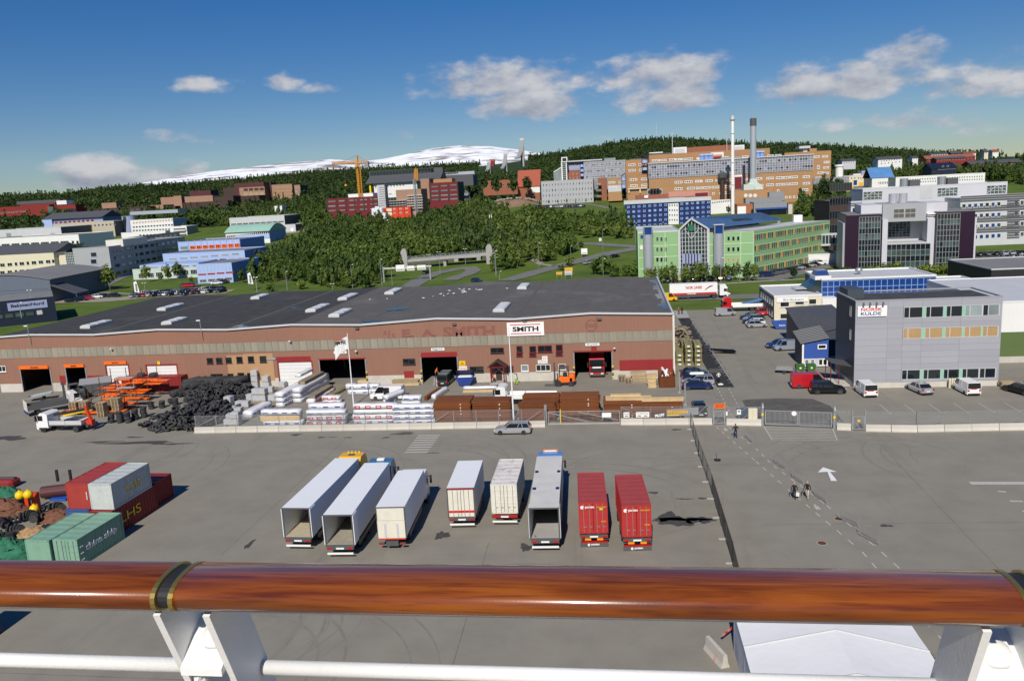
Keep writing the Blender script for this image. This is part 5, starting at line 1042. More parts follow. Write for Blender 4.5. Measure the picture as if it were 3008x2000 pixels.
t,F,w,h=B_('blue_entrance_block','grey entrance block with bright blue fascia and dark glazing','X',912,1150,1420,925,458,14,'mid_grey');sub(t,F,'X',935,1030,1425,1005,-.8,.78,'blue_board','blue_fascia');sub(t,F,'X',950,1140,1415,1032,-.2,.18,'glass','glazing');sub(t,F,'X',1435,1150,1510,930,-.1,12,'tan_ochre','end_wall');sub(t,F,'X',1440,1095,1500,945,-.2,.08,'light_grey','white_door')
t,F,w,h=B_('white_link_bridge','white glazed footbridge between blue block and boiler house','X',250,970,570,895,470,5,'white_wall',z0=None,rz=.15)
for i in range(11):wrow(t,F,'X',(275+i*28,918-i*3),(0,0),1,20,22,'white_plain','glass',sill=False)
t,F,w,h=B_('blue_slab_block','royal blue panel block with square windows and white stair stripe','W',1278,1200,2435,935,440,16,'sheet_blue','light_grey',side='navy',par=.3);MB().box(-.5,w+.3,-.6,16,h+.3,h+2.2,'light_grey').build('roof_edge',t)
for j in range(5):
 for i in range(16):
  if 8<=i<=9:continue
  a=1318+i*72.3;wrow(t,F,'W',(a,962+j*66-i*4.4),(0,0),1,36,32,'mid_blue',random.choice(('glass','glass','glass_blue','pale_blue')),sill=False,ft=.35)
x0,_=F.at('W',1860,1100);x1,_=F.at('W',2000,1100);MB().box(x0,x1,-.3,0,-3,h-.4,'white_wall').build('stair_stripe',t)
for j in range(4):
 for i in range(4):wrow(t,F,'W',(1878+i*33,937+j*66),(0,0),1,18,24,'white_plain','glass',y=-.3,sill=False)
t,F,w,h=B_('brick_roof_house','red brick plant house with cooling fans behind the blue block','W',1425,880,1865,815,462,12,'red_brick')
for i in range(4):x,z=F.at('W',1615+i*42,800);m=MB();m.box(x-1.6,x+1.6,1,3,h,h+3.6,'galv');m.cyl((x,.95,h+1.8),(x,1.05,h+1.8),1.3,'black',n=14);m.build('cooling_fan',t)
sub(t,F,'W',1535,840,1585,805,-.5,3,'white_plain','white_box');sub(t,F,'W',1870,850,2080,838,-3,8,'white_plain','roof_plate')
t,F,w,h=B_('green_office_left','light green panel office wing with small square windows','C',1405,1370,1760,985,263,30,'green_facade','light_grey',z0=0,trim='light_grey')
def greengrid(t,F,k,xs,zs):
 for a,b in zip(xs,xs[1:]):
  pass
for b0,b1 in((1040,1042),(1130,1130),(1217,1218)):wrow(t,F,'C',(1566,b0),(1637,b1),3,24,40,'green_line',random.choice(('glass','glass_green')),sill=False)
for z in(.3,3.9,7.5,11.1,h-.1):MB().box(0,w,-.06,0,z-.1,z+.1,'green_line').build('floor_line',t)
for x in(0.05,4.3,8.6,w-.1):MB().box(x-.08,x+.08,-.065,0,.41,h-.2,'green_line').build('facade_line',t)
wrow(t,F,'C',(1430,1020),(1430,1020),1,22,30,'print_blue','print_blue',sill=False);wrow(t,F,'C',(1428,1110),(1428,1110),1,24,40,'light_grey','white_plain',sill=False)
def cylt(k,a,bT,bH,rpx,lb):
 q=aty(k,a,1270,260);r=rpx/2.949/F_*262;z1=aty(k,a,bT,260)[2];z2=aty(k,a,bH,260)[2];t=thing('stair_cylinder',lb,'tower',(q[0],q[1],0));MB().cyl((0,0,0),(0,0,z1),r,'silver',n=28).build('drum',t,smooth=False)
 for s_ in(-1,1):MB().box(s_*r*.8-.15,s_*r*.8+.15,-r*.7,r*.7,z1,z2,'mid_grey').build('lantern_post',t)
 MB().box(-r*.7,r*.7,-r*.6,r*.6,z1,z2-.1,'glass_blue').build('lantern_glazing',t);MB().box(-r,r,-r*.8,r*.8,z2-.1,z2+.15,'light_grey').build('lantern_roof',t)
cylt('C',1490,1000,932,42,'silver stair cylinder on the left green wing');cylt('C',2098,990,915,43,'silver stair cylinder on the right green wing')
F=Face(*aty('C',1758,1300,262)[:2]);x1,_=F.at('C',2008,1300);t=thing('glass_atrium','tall gabled glass atrium between the green office wings','building',(F.o[0],F.o[1],0));ze=F.at('C',1760,960)[1];zr=F.at('C',1860,862)[1];ap=x1*.42
MB().loft([[(0,.5,0),(x1,.5,0),(x1,.5,ze-.3),(ap,.5,zr-.5),(0,.5,ze-.3)],[(19,21,0),(x1+19.5,21,0),(x1+19.5,21,ze-.6),(ap+21,19,zr-1.2),(19,21,ze-.6)]],'glass_green').build('glass_hall',t)
m=MB();m.add([(-.4,-.3,ze),(ap,-.3,zr+.1),(ap+25,22,zr+.1),(25,31,ze)],[(0,1,2,3)],'solar' if mat('solar',(.055,.11,.23),.5,var=.2,sc=.3,spec=.3,wave=('Y',.35,.5))else '');m.add([(ap,-.3,zr+.1),(x1+.4,-.3,ze),(x1+.4+29,31,ze),(ap+25,22,zr+.1)],[(0,1,2,3)],'solar');m.build('solar_roof',t)
for p0,p1 in(((0,ze),(ap,zr)),((ap,zr),(x1,ze))):MB().beam((p0[0],0,p0[1]),(p1[0],0,p1[1]),.7,'light_grey',.5).build('gable_beam',t)
for x in(0,x1):MB().box(x-.4,x+.4,-.3,.5,0,ze,'light_grey').build('gable_post',t)
for i in range(1,9):x=x1*i/9;zt=ze+(zr-ze)*(x/ap if x<ap else(x1-x)/(x1-ap));MB().box(x-.09,x+.09,.3,.5,0,zt-.3,'light_grey').build('mullion',t)
for j in range(12):z=1.2+j*1.35;MB().box(.3,x1-.3,.32,.48,z-.06,z+.06,'light_grey').build('transom',t)
m=MB();m.cyl((ap,.2,zr-3.0),(ap,-.05,zr-3.0),1.1,'net_green',n=8);m.build('round_logo',t);MB().beam((x1*.2,.1,ze),(ap,.1,ze-3.),.2,'light_grey').beam((x1*.68,.1,ze),(ap,.1,ze-3.),.2,'light_grey').build('brace',t)
for i in range(6):x,z=F.at('C',1800+i*25,1210);MB().box(x-.6,x+.6,-.12,.0,z-1.6,z+1.6,'lilac_blue').build('banner',t)
p0=aty('D',186,1130,262.5)[:2];p1=aty('D',500,1130,262.5)[:2];dr=np.array([.62,.785]);LS=54;hz=14.5
t=thing('green_office_right','light green office wing with striped orange and red windows','building',(p0[0],p0[1],0));FOOT.append((Face(p0[0],p0[1],R_(-30)),32,60));W1=p1[0]-p0[0]
L2=[(0,0),(W1,0),(W1+dr[0]*LS,dr[1]*LS),(dr[0]*LS,dr[1]*LS)]
MB().add([(x,y,z)for z in(-1,hz)for x,y in L2],[(3,2,1,0),(0,1,5,4),(1,2,6,5),(2,3,7,6),(3,0,4,7)],'green_facade').build('wall',t);MB().add([(x,y,z)for z in(hz-.05,hz+.1)for x,y in L2],[(4,5,6,7)],'light_grey').build('roof',t)
F=Face(p0[0],p0[1],0)
for b in(868,942,1016):wrow(t,F,'D',(328,b),(394,b-1),3,20,32,'green_line',random.choice(('glass','glass','tan_blind')),sill=False)
for z in(.3,3.8,7.3,10.8,hz-.1):MB().box(0,W1,-.06,0,z-.1,z+.1,'green_line').build('floor_line',t)
for x in(.05,W1*.36,W1*.72,W1-.1):MB().box(x-.08,x+.08,-.065,0,.41,hz-.2,'green_line').build('facade_line',t)
sd=obj('side_front',None,None)
bpy.data.objects.remove(sd)
ang=math.atan2(dr[1],dr[0])
def onside(s_,z,w_,h_,mt,nm,o=.05):
 m=MB().box(-w_/2,w_/2,-o,.02,-h_/2,h_/2,mt);return obj(nm,_wm.setdefault(('s',round(w_,2),round(h_,2),mt,o),m.mesh(nm)),t,(W1+dr[0]*s_,dr[1]*s_,z),ang)
for z in(.2,2.9,4.6,6.4,8.1,9.9,11.6,13.4,hz-.1):onside(LS/2,z,LS,.18,'green_line','floor_line',.07)
for j in range(4):
 for i in range(43):
  r=(i*7+j*3)%11;onside(.9+i*1.235,2.0+j*3.5-.1,.7,1.75,('glass_green','glass_green','amber_panel','glass_green','red_panel','glass_green','glass_green','amber_panel','glass_green','red_panel','glass_green')[r],'window',.08)if(mat('amber_panel',(.62,.32,.06),.5,var=.06)if 'amber_panel' not in MAT else 1)and(mat('red_panel',(.35,.09,.08),.5,var=.06)if 'red_panel' not in MAT else 1)else 0
MB().box(W1+20,W1+23,38,41,hz,hz+2.6,'white_wall').build('roof_box',t);MB().cyl((W1+14,34,hz),(W1+14,34,hz+2),.6,'galv').build('roof_vent',t)
F,w=facefrom('D',855,905,1105,300);t=thing('glazed_footbridge','glazed footbridge between green office and aubergine office','bridge',(F.o[0],F.o[1],0),-.05);z0,z1=F.at('D',900,908)[1],F.at('D',900,850)[1]
MB().box(0,w,0,4,z0,z1,'glass_green').build('glazing',t);MB().box(-.2,w+.2,-.2,4.2,z1,z1+.5,'light_grey').build('roof',t);MB().box(-.2,w+.2,-.2,4.2,z0-.7,z0,'light_grey').build('deck',t)
for i in range(12):MB().box(w*i/11-.1,w*i/11+.1,-.1,0,z0,z1,'light_grey').build('mullion',t)
for x in(2,w-2):MB().box(x-.4,x+.4,1.5,2.5,0,z0-.7,'concrete_grey').build('pier',t)
t,F,w,h=B_('white_garage_row','low white garage row between green office and aubergine office','D',855,1055,1100,985,292,14,'white_wall','grey_roof')
for i in range(5):sub(t,F,'D',880+i*45,1055,915+i*45,1015,-.08,.06,'light_grey','garage_door')
FP=Face(*aty('Y',172,1200,265)[:2],-.16);PW=FP.at('Y',1730,1200)[0];hP=17.8
t=thing('aubergine_office','dark aubergine and white office with two glazed towers','building',(FP.o[0],FP.o[1],0),FP.rz);FOOT.append((FP,PW,45))
def fx(a,b=900):return FP.at('Y',a,b)[0]
def fz(a,b):return FP.at('Y',a,b)[1]
MB().box(0,fx(615),0,24,-1,hP,'aubergine').build('left_tower',t);MB().box(fx(1280),PW,0,24,-1,hP-.1,'aubergine').build('right_tower',t)
MB().box(fx(625),fx(690),-.2,20,-1,fz(650,600),'panel_white').build('white_pier',t);MB().box(fx(1185),fx(1278),1.5,20,-1,fz(1230,590),'panel_white').build('white_pier',t);MB().box(PW,PW+.5,-.1,24,-1,hP-2,'panel_white').build('white_edge',t);MB().box(fx(150),0,1,20,-1,15.5,'grey_wall').build('shaded_edge',t)  # left edge greyed, the shade on it put into the colour
MB().box(fx(690),fx(1185),.5,22,-1,fz(700,905),'light_grey').build('middle_base',t);MB().box(fx(690),fx(1185),.3,9,fz(700,905)-.1,fz(700,905)+.3,'light_grey').build('terrace',t)
MB().box(fx(640),fx(1178),3.0,22,fz(700,640),fz(700,420),'grey_wall').build('upper_hall',t);MB().box(fx(690),fx(1185),10,22,fz(700,900),fz(700,640),'light_grey').build('recess_wall',t)
MB().box(fx(380),fx(638),4,22,hP-.2,fz(500,432),'panel_white').build('roof_block',t);MB().box(fx(1180),fx(1440),4,22,hP-3,fz(1300,402),'panel_white').build('roof_block',t)
for j in range(4):MB().box(fx(1180),fx(1280),3.2-j*.5,4,hP-2.4+j*.55,hP-2.05+j*.55,'white_plain').build('step',t)
def pt(i,j):return('glass','glass','glass_green','glass','glass_green')[(i*2+j*3)%5]
for(a0,a1,b0,b1,nx,nz,y,pp)in((342,603,1190,575,7,9,-.02,lambda i,j:'glass_green' if j in(2,5,7)and i!=2 else 'glass'),(1290,1565,1200,535,7,10,-.02,lambda i,j:'glass_green' if j in(1,4,8)and i!=1 else 'glass'),(690,1220,1190,912,9,4,.48,lambda i,j:'glass_green' if j in(0,2)else 'glass'),(760,1035,845,645,6,6,9.98,pt)):
 curtain(t,fx(a0),fx(a1),max(.2,fz(a0,b1 if False else b0)),fz(a0,b1),nx,nz,'glass','mid_grey',y,.14,pat=pp)
for j in range(2):
 for i in range(2):window(t,fx(840+i*140),2.95,fz(840,505+j*58),fx(900)-fx(772),fz(840,478)-fz(840,530),'light_grey','tan_grey' if('tan_grey' in MAT or mat('tan_grey',(.12,.11,.09),.3,var=.1))else '',mull=1,sill=False)
m=MB();m.box(.3,fx(610),.3,23.7,hP,hP+.15,'grey_roof');m.build('roof',t);m=MB();m.box(fx(1285),PW-.3,.3,23.7,hP-.1,hP+.05,'grey_roof');m.build('roof',t)
for a in(820,945):x=fx(a);m=MB();m.cyl((x,12,fz(800,420)),(x,12,fz(800,420)+3),1.3,'silver',n=16);m.build('roof_funnel',t)
window(t,fx(1505),-.03,1.2,1.3,2.4,'white_plain','glass',sill=False)
t,F,w,h=B_('striped_office','white and charcoal striped office with regular square windows','Y',1560,870,2700,355,325,22,'light_grey','grey_roof',rz=0)
for j in range(4):
 b=440+j*128
 for i in range(15):
  if i in(7,8):continue
  wrow(t,F,'Y',(1625+i*71,b-i*4.4),(0,0),1,50,54,'white_plain',random.choice(('glass','glass_blue','glass_green')),sill=False,ft=.1)
 z=F.at('Y',1560,b)[1]-t.location[2]
 for k_ in(1.75,2.55,3.3):MB().box(0,w,-.08,0,z+k_-.3,z+k_+.3,'slate').build('dark_band',t)
 x0,_=F.at('Y',2150,b);x1,_=F.at('Y',2300,b)
 for k_ in range(3):MB().box(x0,x1,-.1,0,z-1.1+k_*.9,z-.5+k_*.9,'slate').build('dark_panel',t)
t,F,w,h=B_('striped_penthouse','long white panelled penthouse with trussed glazed corners','Y',388,385,2145,240,340,18,'panel_white','grey_roof',side='panel_white')
for a0,a1 in((398,628),(1300,1545),(1900,2135)):x0,x1=F.at('Y',a0,330)[0],F.at('Y',a1,330)[0];curtain(t,x0,x1,.6,h-.9,5,3,'glass_green','light_grey',0,.16);MB().beam((x0,-.12,.8),((x0+x1)/2,-.12,h-1),.16,'light_grey').beam(((x0+x1)/2,-.12,h-1),(x1,-.12,.8),.16,'light_grey').build('truss',t)
sub(t,F,'Y',1090,350,1240,215,-.08,.06,'light_grey','grey_panel')
for a in(980,1450):x,z=F.at('Y',a,190);m=MB();m.cyl((x,8,h),(x,8,h+3.5),1.6,'galv',n=12);m.box(x+1.5,x+5.5,6,9,h,h+2.8,'steel_dark');m.build('roof_fan',t)
t,F,w,h=B_('dark_glazed_wing','dark glazed wing with rust panels left of the striped office','Y',-20,800,245,390,322,24,'brown_dark','grey_roof')
for j in range(4):curtain(t,0,w,1+j*5.2,4+j*5.2,8,1,'glass','slate',0,.12)
t,F,w,h=B_('striped_left_bay','white striped bay above the left glazed tower','Y',245,540,385,395,318,14,'panel_white','grey_roof');wrow(t,F,'Y',(285,485),(355,482),2,40,50,'white_plain','glass',sill=False)
for b in(410,435):sub(t,F,'Y',248,b+8,382,b-6,-.08,.06,'slate','dark_band')
def house(name,lb,k,a0,b0,a1,bE,bR,Y,dep,wall,roof,rows=(),gable=False,fr='white_plain',gl='glass',zlim=None):
 F,w=facefrom(k,a0,b0,a1,Y);z0=F.at(k,a0,b0)[1];he=F.at(k,a0,bE)[1]-z0;hr=F.at(k,a0,bR)[1]-z0;t=thing(name,lb,'house',(F.o[0],F.o[1],z0));FOOT.append((F,w,dep))
 MB().prism([(0,-4),(dep,-4),(dep,he),(dep/2,hr),(0,he)],0,w,wall,'x').build('wall',t);MB().prism([(-.6,he-.1),(dep/2,hr+.15),(dep+.6,he-.1),(dep+.6,he+.15),(dep/2,hr+.5),(-.6,he+.15)],-.5,w+.5,roof,'x').build('roof',t)
 for(p0,p1,n,wp,hp_)in rows:wrow(t,F,k,p0,p1,n,wp,hp_,fr,gl,sill=False)
 return t
house('white_apartment_house','white apartment house with brown pitched roof on the hill','a',695,340,968,268,245,690,14,'white_wall','slate',[((735,288),(940,262),8,14,12),((735,315),(940,292),6,16,12)])
house('grey_villa','pale grey villa with flat hip roof at the forest edge','a',285,330,440,285,268,740,14,'light_grey','slate',[((310,302),(420,296),5,12,12)])
house('red_row_house','long red timber row house with low roof on the hill','a',1245,300,1800,265,232,720,14,'falu_red','red_brick',[((1280,275),(1760,255),14,12,10)])
house('white_gable_house','white gabled house at the end of the red row','a',1085,280,1150,248,235,735,12,'white_wall','slate',[((1105,258),(1135,256),2,12,10)])
house('white_hill_house','long white house above the red row houses','a',1300,238,1490,210,200,790,12,'white_wall','slate',[((1330,220),(1470,212),6,12,10)])
house('white_hill_bungalow','white bungalow with red chimney above the red row houses','a',1675,225,1810,196,186,795,12,'white_wall','red_roof',[((1700,206),(1790,202),4,12,9)])
house('brown_chalet','dark brown chalet between the white hill houses','a',1530,225,1640,200,178,800,12,'brown_dark','slate',[((1550,212),(1620,208),3,10,8)])
house('cream_hill_villa','cream villa high on the ridge','a',1905,220,1950,180,155,810,10,'cream_wall','slate',[((1925,190),(1925,190),1,12,12)]);house('white_ridge_villa','white villa with orange roof among the ridge trees','a',2000,205,2070,178,160,815,10,'white_wall','red_roof',[((2020,188),(2050,186),2,10,10)])
house('navy_gabled_house','navy gabled house with white balcony windows','a',1305,415,1585,375,318,610,18,'navy','navy',[((1390,378),(1570,368),7,22,16),((1435,345),(1490,342),2,24,18)])
house('red_terrace_house','long red terrace with dark roof and white window row','a',1755,362,2330,325,292,640,16,'falu_red','slate',[((1775,345),(2310,318),13,26,16)],fr='cream_wall',gl='glass_pale')
house('red_lower_terrace','red terrace with white trims left of the dark roof','a',1360,290,1700,265,250,700,12,'falu_red','slate',[((1380,275),(1680,268),10,12,9)])
t,F,w,h=B_('solar_roof_shed','white shed with steep blue solar roof','a',625,555,860,480,560,18,'white_wall',par=0);MB().add([(-1,-.5,h),(w+1,-.5,h),(w+1,9,h+6.8),(-1,9,h+6.8)],[(0,1,2,3)],'solar_pale' if mat('solar_pale',(.10,.24,.48),.3,var=.2,sc=.2,wave=('Y',.5,.4))else '').build('solar_roof',t);MB().add([(-1,9.1,h+6.7),(w+1,9.1,h+6.7),(w+1,18,h),(-1,18,h)],[(0,1,2,3)],'slate').build('back_roof',t)
wrow(t,F,'a',(705,535),(800,530),6,11,26)
t,F,w,h=B_('white_yellow_block','white service block with yellow doors beside the solar roof shed','a',300,572,535,462,590,16,'cream_wall');sub(t,F,'a',475,570,522,530,-.1,.08,'yellow','yellow_door');sub(t,F,'a',415,560,455,505,-.1,.08,'glass_blue','glazing')
for a in(395,430,470,500):wrow(t,F,'a',(a,478),(a,478),1,12,20)
sub(t,F,'a',430,458,520,430,4,10,'offwhite','roof_storey');sub(t,F,'a',530,455,612,395,5,10,'lilac_blue','gable_storey')
m=MB();x,z=F.at('a',275,462);m.cyl((x,5,h-1),(x,5,h+7),2.6,'white_plain',n=16);m.cyl((x,5,h+7),(x,5,h+8.3),3.2,'white_plain',n=16);m.build('round_tank',t)
t,F,w,h=B_('lilac_panel_block','pale lilac panel block with yellow base below the white tank','a',-40,575,365,490,545,16,'lilac_pane' if 'lilac_pane' in MAT else 'light_grey');curtain(t,0,w,2,h,16,3,'lilac_pane','light_grey',0,.14,pat=lambda i,j:random.choice(('lilac_pane','glass_pale','lilac_pane')));sub(t,F,'a',290,640,410,575,-.5,10,'yellow','yellow_base')
t,F,w,h=B_('long_white_terrace','long white terrace block with closely spaced windows behind young trees','a',895,560,1910,478,520,14,'white_wall')
wrow(t,F,'a',(950,500),(1880,458),34,12,12,'grey_wall');wrow(t,F,'a',(960,530),(1880,490),34,12,12,'grey_wall')
sl_=thing('white_silo','round white silo with red lettering beside dark trees','silo',tuple(aty('X',2128,885,505)*np.array([1,1,0])+np.array([0,0,aty('X',2128,885,505)[2]])));hh=aty('X',2128,690,505)[2]-sl_.location[2];MB().cyl((0,0,-2),(0,0,hh),3.1,'white_plain',n=20).build('shell',sl_);MB().cyl((0,0,hh),(0,0,hh+.8),3.4,'white_plain',n=20).build('cap',sl_)
letters('PET','print_red',4,2.2,sl_,(-2,-3.15,hh*.62),bold=.03)
# forest and scrub
def hill_points(n,r0,r1,keep):
 a=RNG.uniform(-.85,.62,n);r=np.sqrt(RNG.uniform(r0*r0,r1*r1,n));x,y=r*np.sin(a),r*np.cos(a);z=ter(x,y)
 u,v,w=toPx(x,y,z);k=keep(u,v,r,x,y);return np.stack([x,y,z],-1)[k]
CLR=[[(1400,505),(1420,472),(1480,462),(1550,462),(1560,500),(1530,520),(1420,520)],[(1050,640),(1060,590),(1350,580),(1340,640)],[(2380,525),(2400,500),(3008,455),(3008,480),(2700,505),(2560,530)]]
def open_ground(x,y,front=22,m=4):
 k=np.ones(len(x),bool)
 for F,w,d in FOOT:
  ex=(x-F.o[0])*F.e[0]+(y-F.o[1])*F.e[1];ny=(x-F.o[0])*F.n[0]+(y-F.o[1])*F.n[1];k&=~((ex>-m)&(ex<w+m)&(ny>-front)&(ny<d+3))
 return k
def keep_hill(u,v,r,x,y):
 k=open_ground(x,y,60)
 for pl in CLR:k&=~inpoly(u,v,pl)
 return k
hp=hill_points(30000,690,1560,keep_hill)
tag(obj('hill_forest',scatter('hill_forest',far_p,hp,np.stack([RNG.uniform(.6,1.2,len(hp)),RNG.uniform(.55,1.25,len(hp))],-1),['leaf_far'])),'dark green birch and pine forest covering the hillside below the skyline','forest',kind='stuff')
mid_p=[crown(130,.55,2.2,2.6,3.0,11,300+i)for i in range(6)]
WOOD=[[(705,832),(770,792),(860,742),(915,695),(955,650),(1010,648),(1085,662),(1180,672),(1255,648),(1330,628),(1400,612),(1480,632),(1600,640),(1700,652),(1700,690),(1640,690),(1560,690),(1500,682),(1445,716),(1440,752),(1180,765),(1168,792),(1110,832),(1080,850),(980,850),(880,828)],[(1445,752),(1450,730),(1530,705),(1640,712),(1690,720),(1690,745),(1640,765),(1570,775),(1520,790),(1450,800)],[(1700,700),(1700,655),(1830,655),(1870,690),(1870,705)],[(240,620),(300,640),(520,640),(640,650),(890,600),(960,590),(960,640),(900,680),(760,680),(640,665),(560,660),(540,690),(520,660),(250,645)],[(0,650),(240,650),(250,672),(140,680),(0,690)],[(1240,600),(1260,575),(1345,560),(1345,605),(1300,612)],[(1400,560),(1420,520),(1600,520),(1600,545),(1560,560)],[(1790,590),(1840,570),(1870,560),(1960,575),(1960,590),(1840,605)],[(2430,490),(2450,470),(2680,480),(2720,500),(3008,480),(3008,545),(2900,530),(2600,530),(2500,520)],[(2380,560),(2470,520),(2480,600),(2430,640),(2330,640),(2350,600)]]
n0=32000;xs_=RNG.uniform(-460,330,n0);ys_=RNG.uniform(268,780,n0);zs_=ter(xs_,ys_);uu,vv,_w=toPx(xs_,ys_,zs_)
kk=np.zeros(n0,bool)
for pl in WOOD:kk|=inpoly(uu,vv,pl)
kk&=open_ground(xs_,ys_,12)
wp=np.stack([xs_,ys_,zs_],-1)[kk];wp=wp[np.argsort(wp[:,1])]
S_=RNG.uniform(.5,1.3,(len(wp),1));S_=np.hstack([S_,S_*RNG.uniform(.8,1.6,(len(wp),1))]);print('wood',len(wp),'hill',len(hp))
nind=150
pick=np.zeros(len(wp),bool);pick[RNG.permutation(min(420,len(wp)))[:nind]]=True
rest,rs=wp[~pick],S_[~pick];dk=np.sin(rest[:,0]*.06+1.3*np.sin(rest[:,1]*.031))+RNG.normal(0,.5,len(rest))>.75
tag(obj('birch_wood',scatter('birch_wood',mid_p,rest[~dk],rs[~dk],['leaf'])),'mixed green birch and willow scrub covering the slope behind the bridge','woodland',kind='stuff')
tag(obj('alder_wood',scatter('alder_wood',mid_p,rest[dk],rs[dk]*np.array([.85,1.35]),['leaf_mid'])),'darker taller alder clumps within the scrub behind the bridge','woodland',kind='stuff')
for p_,s_ in zip(wp[pick],S_[pick]):
 tree('birch',p_,float(s_[0])*.85,'leafy green birch among the scrub of the slope behind the bridge','birches at the foot of the wooded slope')
 # single trees
def T_(kind,k,a,b,hpx,lb,group=None,Y=None):
 q=aty(k,a,b,Y)if Y else hit(k,a,b);d=np.linalg.norm(q-CO);hh=hpx/ZM[k][2]*d/F_;base=dict(birch=7,bush=3.2,thin=6.5,dark=11,poplar=8,spruce=9,willow=5)[kind]
 return tree(kind,q,hh/base*.95,lb,group)
for a,b,hp_ in((640,1105,140),(955,1100,215),(485,1060,110),(800,1040,60),(1270,1030,150),(1460,1010,140),(1540,1000,150),(1400,1025,80),(1660,1035,60),(1480,860,90),(1570,862,80),(1745,868,95),(1895,850,90),(1330,880,100),(1430,730,110),(1250,700,60),(690,590,60),(750,600,65),(890,620,60),(985,610,70),(60,575,40),(370,455,60),(560,455,60),(780,440,70),(1600,530,90),(1760,540,110),(1700,600,60),(1930,490,60),(2110,440,90),(2200,430,80)):
 T_('birch','A',a,b,hp_,'leafy green tree standing between the campus buildings','trees between the campus buildings')
for k,a,b,hp_,lb in(('C',180,660,190,'tall dark conifer left of the brick gabled house'),('C',320,662,200,'broad dark conifer before the brick wing'),('C',440,645,160,'narrow dark conifer against the orange tile roof'),('C',60,640,170,'dark tree at the edge of the earth mound'),('X',2010,905,330,'large dark tree beside the white silo'),('X',1830,920,160,'round dark tree at the foot of the hospital'),('X',1870,1230,330,'large dark tree behind the green office roof'),('X',2200,880,330,'dark tree right of the white silo'),('X',520,1080,120,'small tree before the boiler house'),('X',890,1100,90,'small tree before the orange brick garage'),('X',1600,1230,190,'dark tree behind the blue solar roof')):
 T_('dark',k,a,b,hp_,lb,None,{'C':628,'X':478 if b<1000 else 400}[k])
for i,a in enumerate((112,240,363,485,606,745)):T_('poplar','W',a,945-i*5,100,'slender young poplar in a row before the grey slot block','poplars before the grey block')
for i in range(26):
 a=15+i*19.5;q=np.array([8+i*1.35+random.uniform(-.5,.5),252+random.uniform(-2,5),0]);tree('thin',q,random.uniform(.75,1.1),'thin young tree in the row before the green office','young trees before the green office')
for i in range(34):
 x=66+i*2.1;q=np.array([x,258-i*.42+random.uniform(-2,1.5),-.2]);tree('bush',q,random.uniform(.8,1.4),'rounded green bush in the hedge before the aubergine office','hedge before the aubergine office')
for i in range(20):
 x=100+i*2.6;q=np.array([x,236-i*1.2+random.uniform(-4,4),-.2]);tree('willow',q,random.uniform(.5,.85),'pale green willow bush on the bank beside the dark hall','willow bushes by the dark hall')
for k,a,b,hp_ in(('C',1090,1350,190),('C',1190,1365,120),('C',1290,1362,110),('C',1370,1360,130),('C',1030,1345,120)):T_('willow',k,a,b,hp_,'grey green willow bush behind the warehouse roof corner','willows behind the roof corner')
for k,a,b,hp_ in(('C',800,1270,100),('C',740,1310,60),('C',905,1110,60),('B',280,1110,80),('B',545,1090,100),('B',720,1060,60),('B',780,1075,50),('B',900,1070,60),('B',200,1040,60)):T_('bush',k,a,b,hp_,'solitary green bush on the roadside grass','roadside bushes')
T_('dark','D',775,1150,90,'dense round shrub at the corner of the car park');T_('spruce','b',735,700,220,'dark conical yew before the arched hall');T_('birch','b',1130,420,340,'leafy tree behind the arched hall')
for i in range(14):T_('thin','a',930+i*72,575-i*4,110,'young tree before the long white terrace block','young trees before the white terrace')
# lamp posts
def lamp(k,a,b,bT,dbl=False,grp='street lamps',lb='grey street lamp post with a small white head',Y=None):
 q=hit(k,a,b)if Y is None else aty(k,a,b,Y);d=np.linalg.norm(q-CO);hh=(b-bT)/ZM[k][2]*d/F_;t=thing('street_lamp',lb,'lamp',q,random.uniform(-.3,.3),grp);MB().cyl((0,0,-.5),(0,0,hh),.11,'galv',.07,8).build('post',t)
 for s_ in((-1,1)if dbl else(1,)):MB().box(-.22+s_*.6,.22+s_*.6,-.18,.18,hh-.05,hh+.15,'lamp_glass').build('lamp_head',t);MB().beam((0,0,hh),(s_*.6,0,hh+.05),.07,'galv').build('arm',t)
for k,a,b,bT,db in(('B',425,1098,942,0),('B',992,1082,882,0),('B',1082,1076,962,0),('B',1245,1056,838,0),('B',1335,1058,905,0),('B',820,1092,1045,1),('B',165,1120,992,1),('B',2230,970,762,0),('B',2265,1010,935,0),('B',800,870,795,0),('B',982,800,718,0),('B',2028,530,440,0),('B',1750,960,770,1),('B',1655,900,792,1),('B',1970,880,742,1),('C',172,1352,1142,0),('C',542,1292,1078,0),('C',815,1172,1102,0),('C',1098,1362,1212,0),('C',1096,1142,962,0),('C',1378,1082,906,0),('C',452,1002,852,0),('C',1000,890,820,0),('C',720,905,855,0),('C',815,960,895,0),('C',1607,960,898,0),('C',1575,1442,1262,0),('C',2116,1482,1212,0),('C',1478,1400,1285,0),('A',1266,1168,1048,1),('A',2226,1112,995,1),('D',2235,1152,1035,0),('D',2264,1150,1015,0),('D',405,1180,1080,0)):lamp(k,a,b,bT,db)
lamp('b',728,720,455,True,None,'double headed lamp post before the arched hall',215)
lamp('b',490,1010,740,False,None,'thin mast lamp before the navy shed',188)
for k,a,lb in(('E',262,'small floodlight mast on the roof edge above the tyre workshop'),('E',1755,'small floodlight mast on the roof edge above the beige offices')):
 x=FW.at(k,a,250)[0];z=rz_(x);t=thing('roof_mast',lb,'lamp',(x,WY-.35,z-1.6));MB().cyl((0,0,0),(0,0,3.2),.06,'galv',n=6).build('post',t);MB().box(-.6,.1,-.15,.15,3.15,3.32,'lamp_glass').build('lamp_head',t)
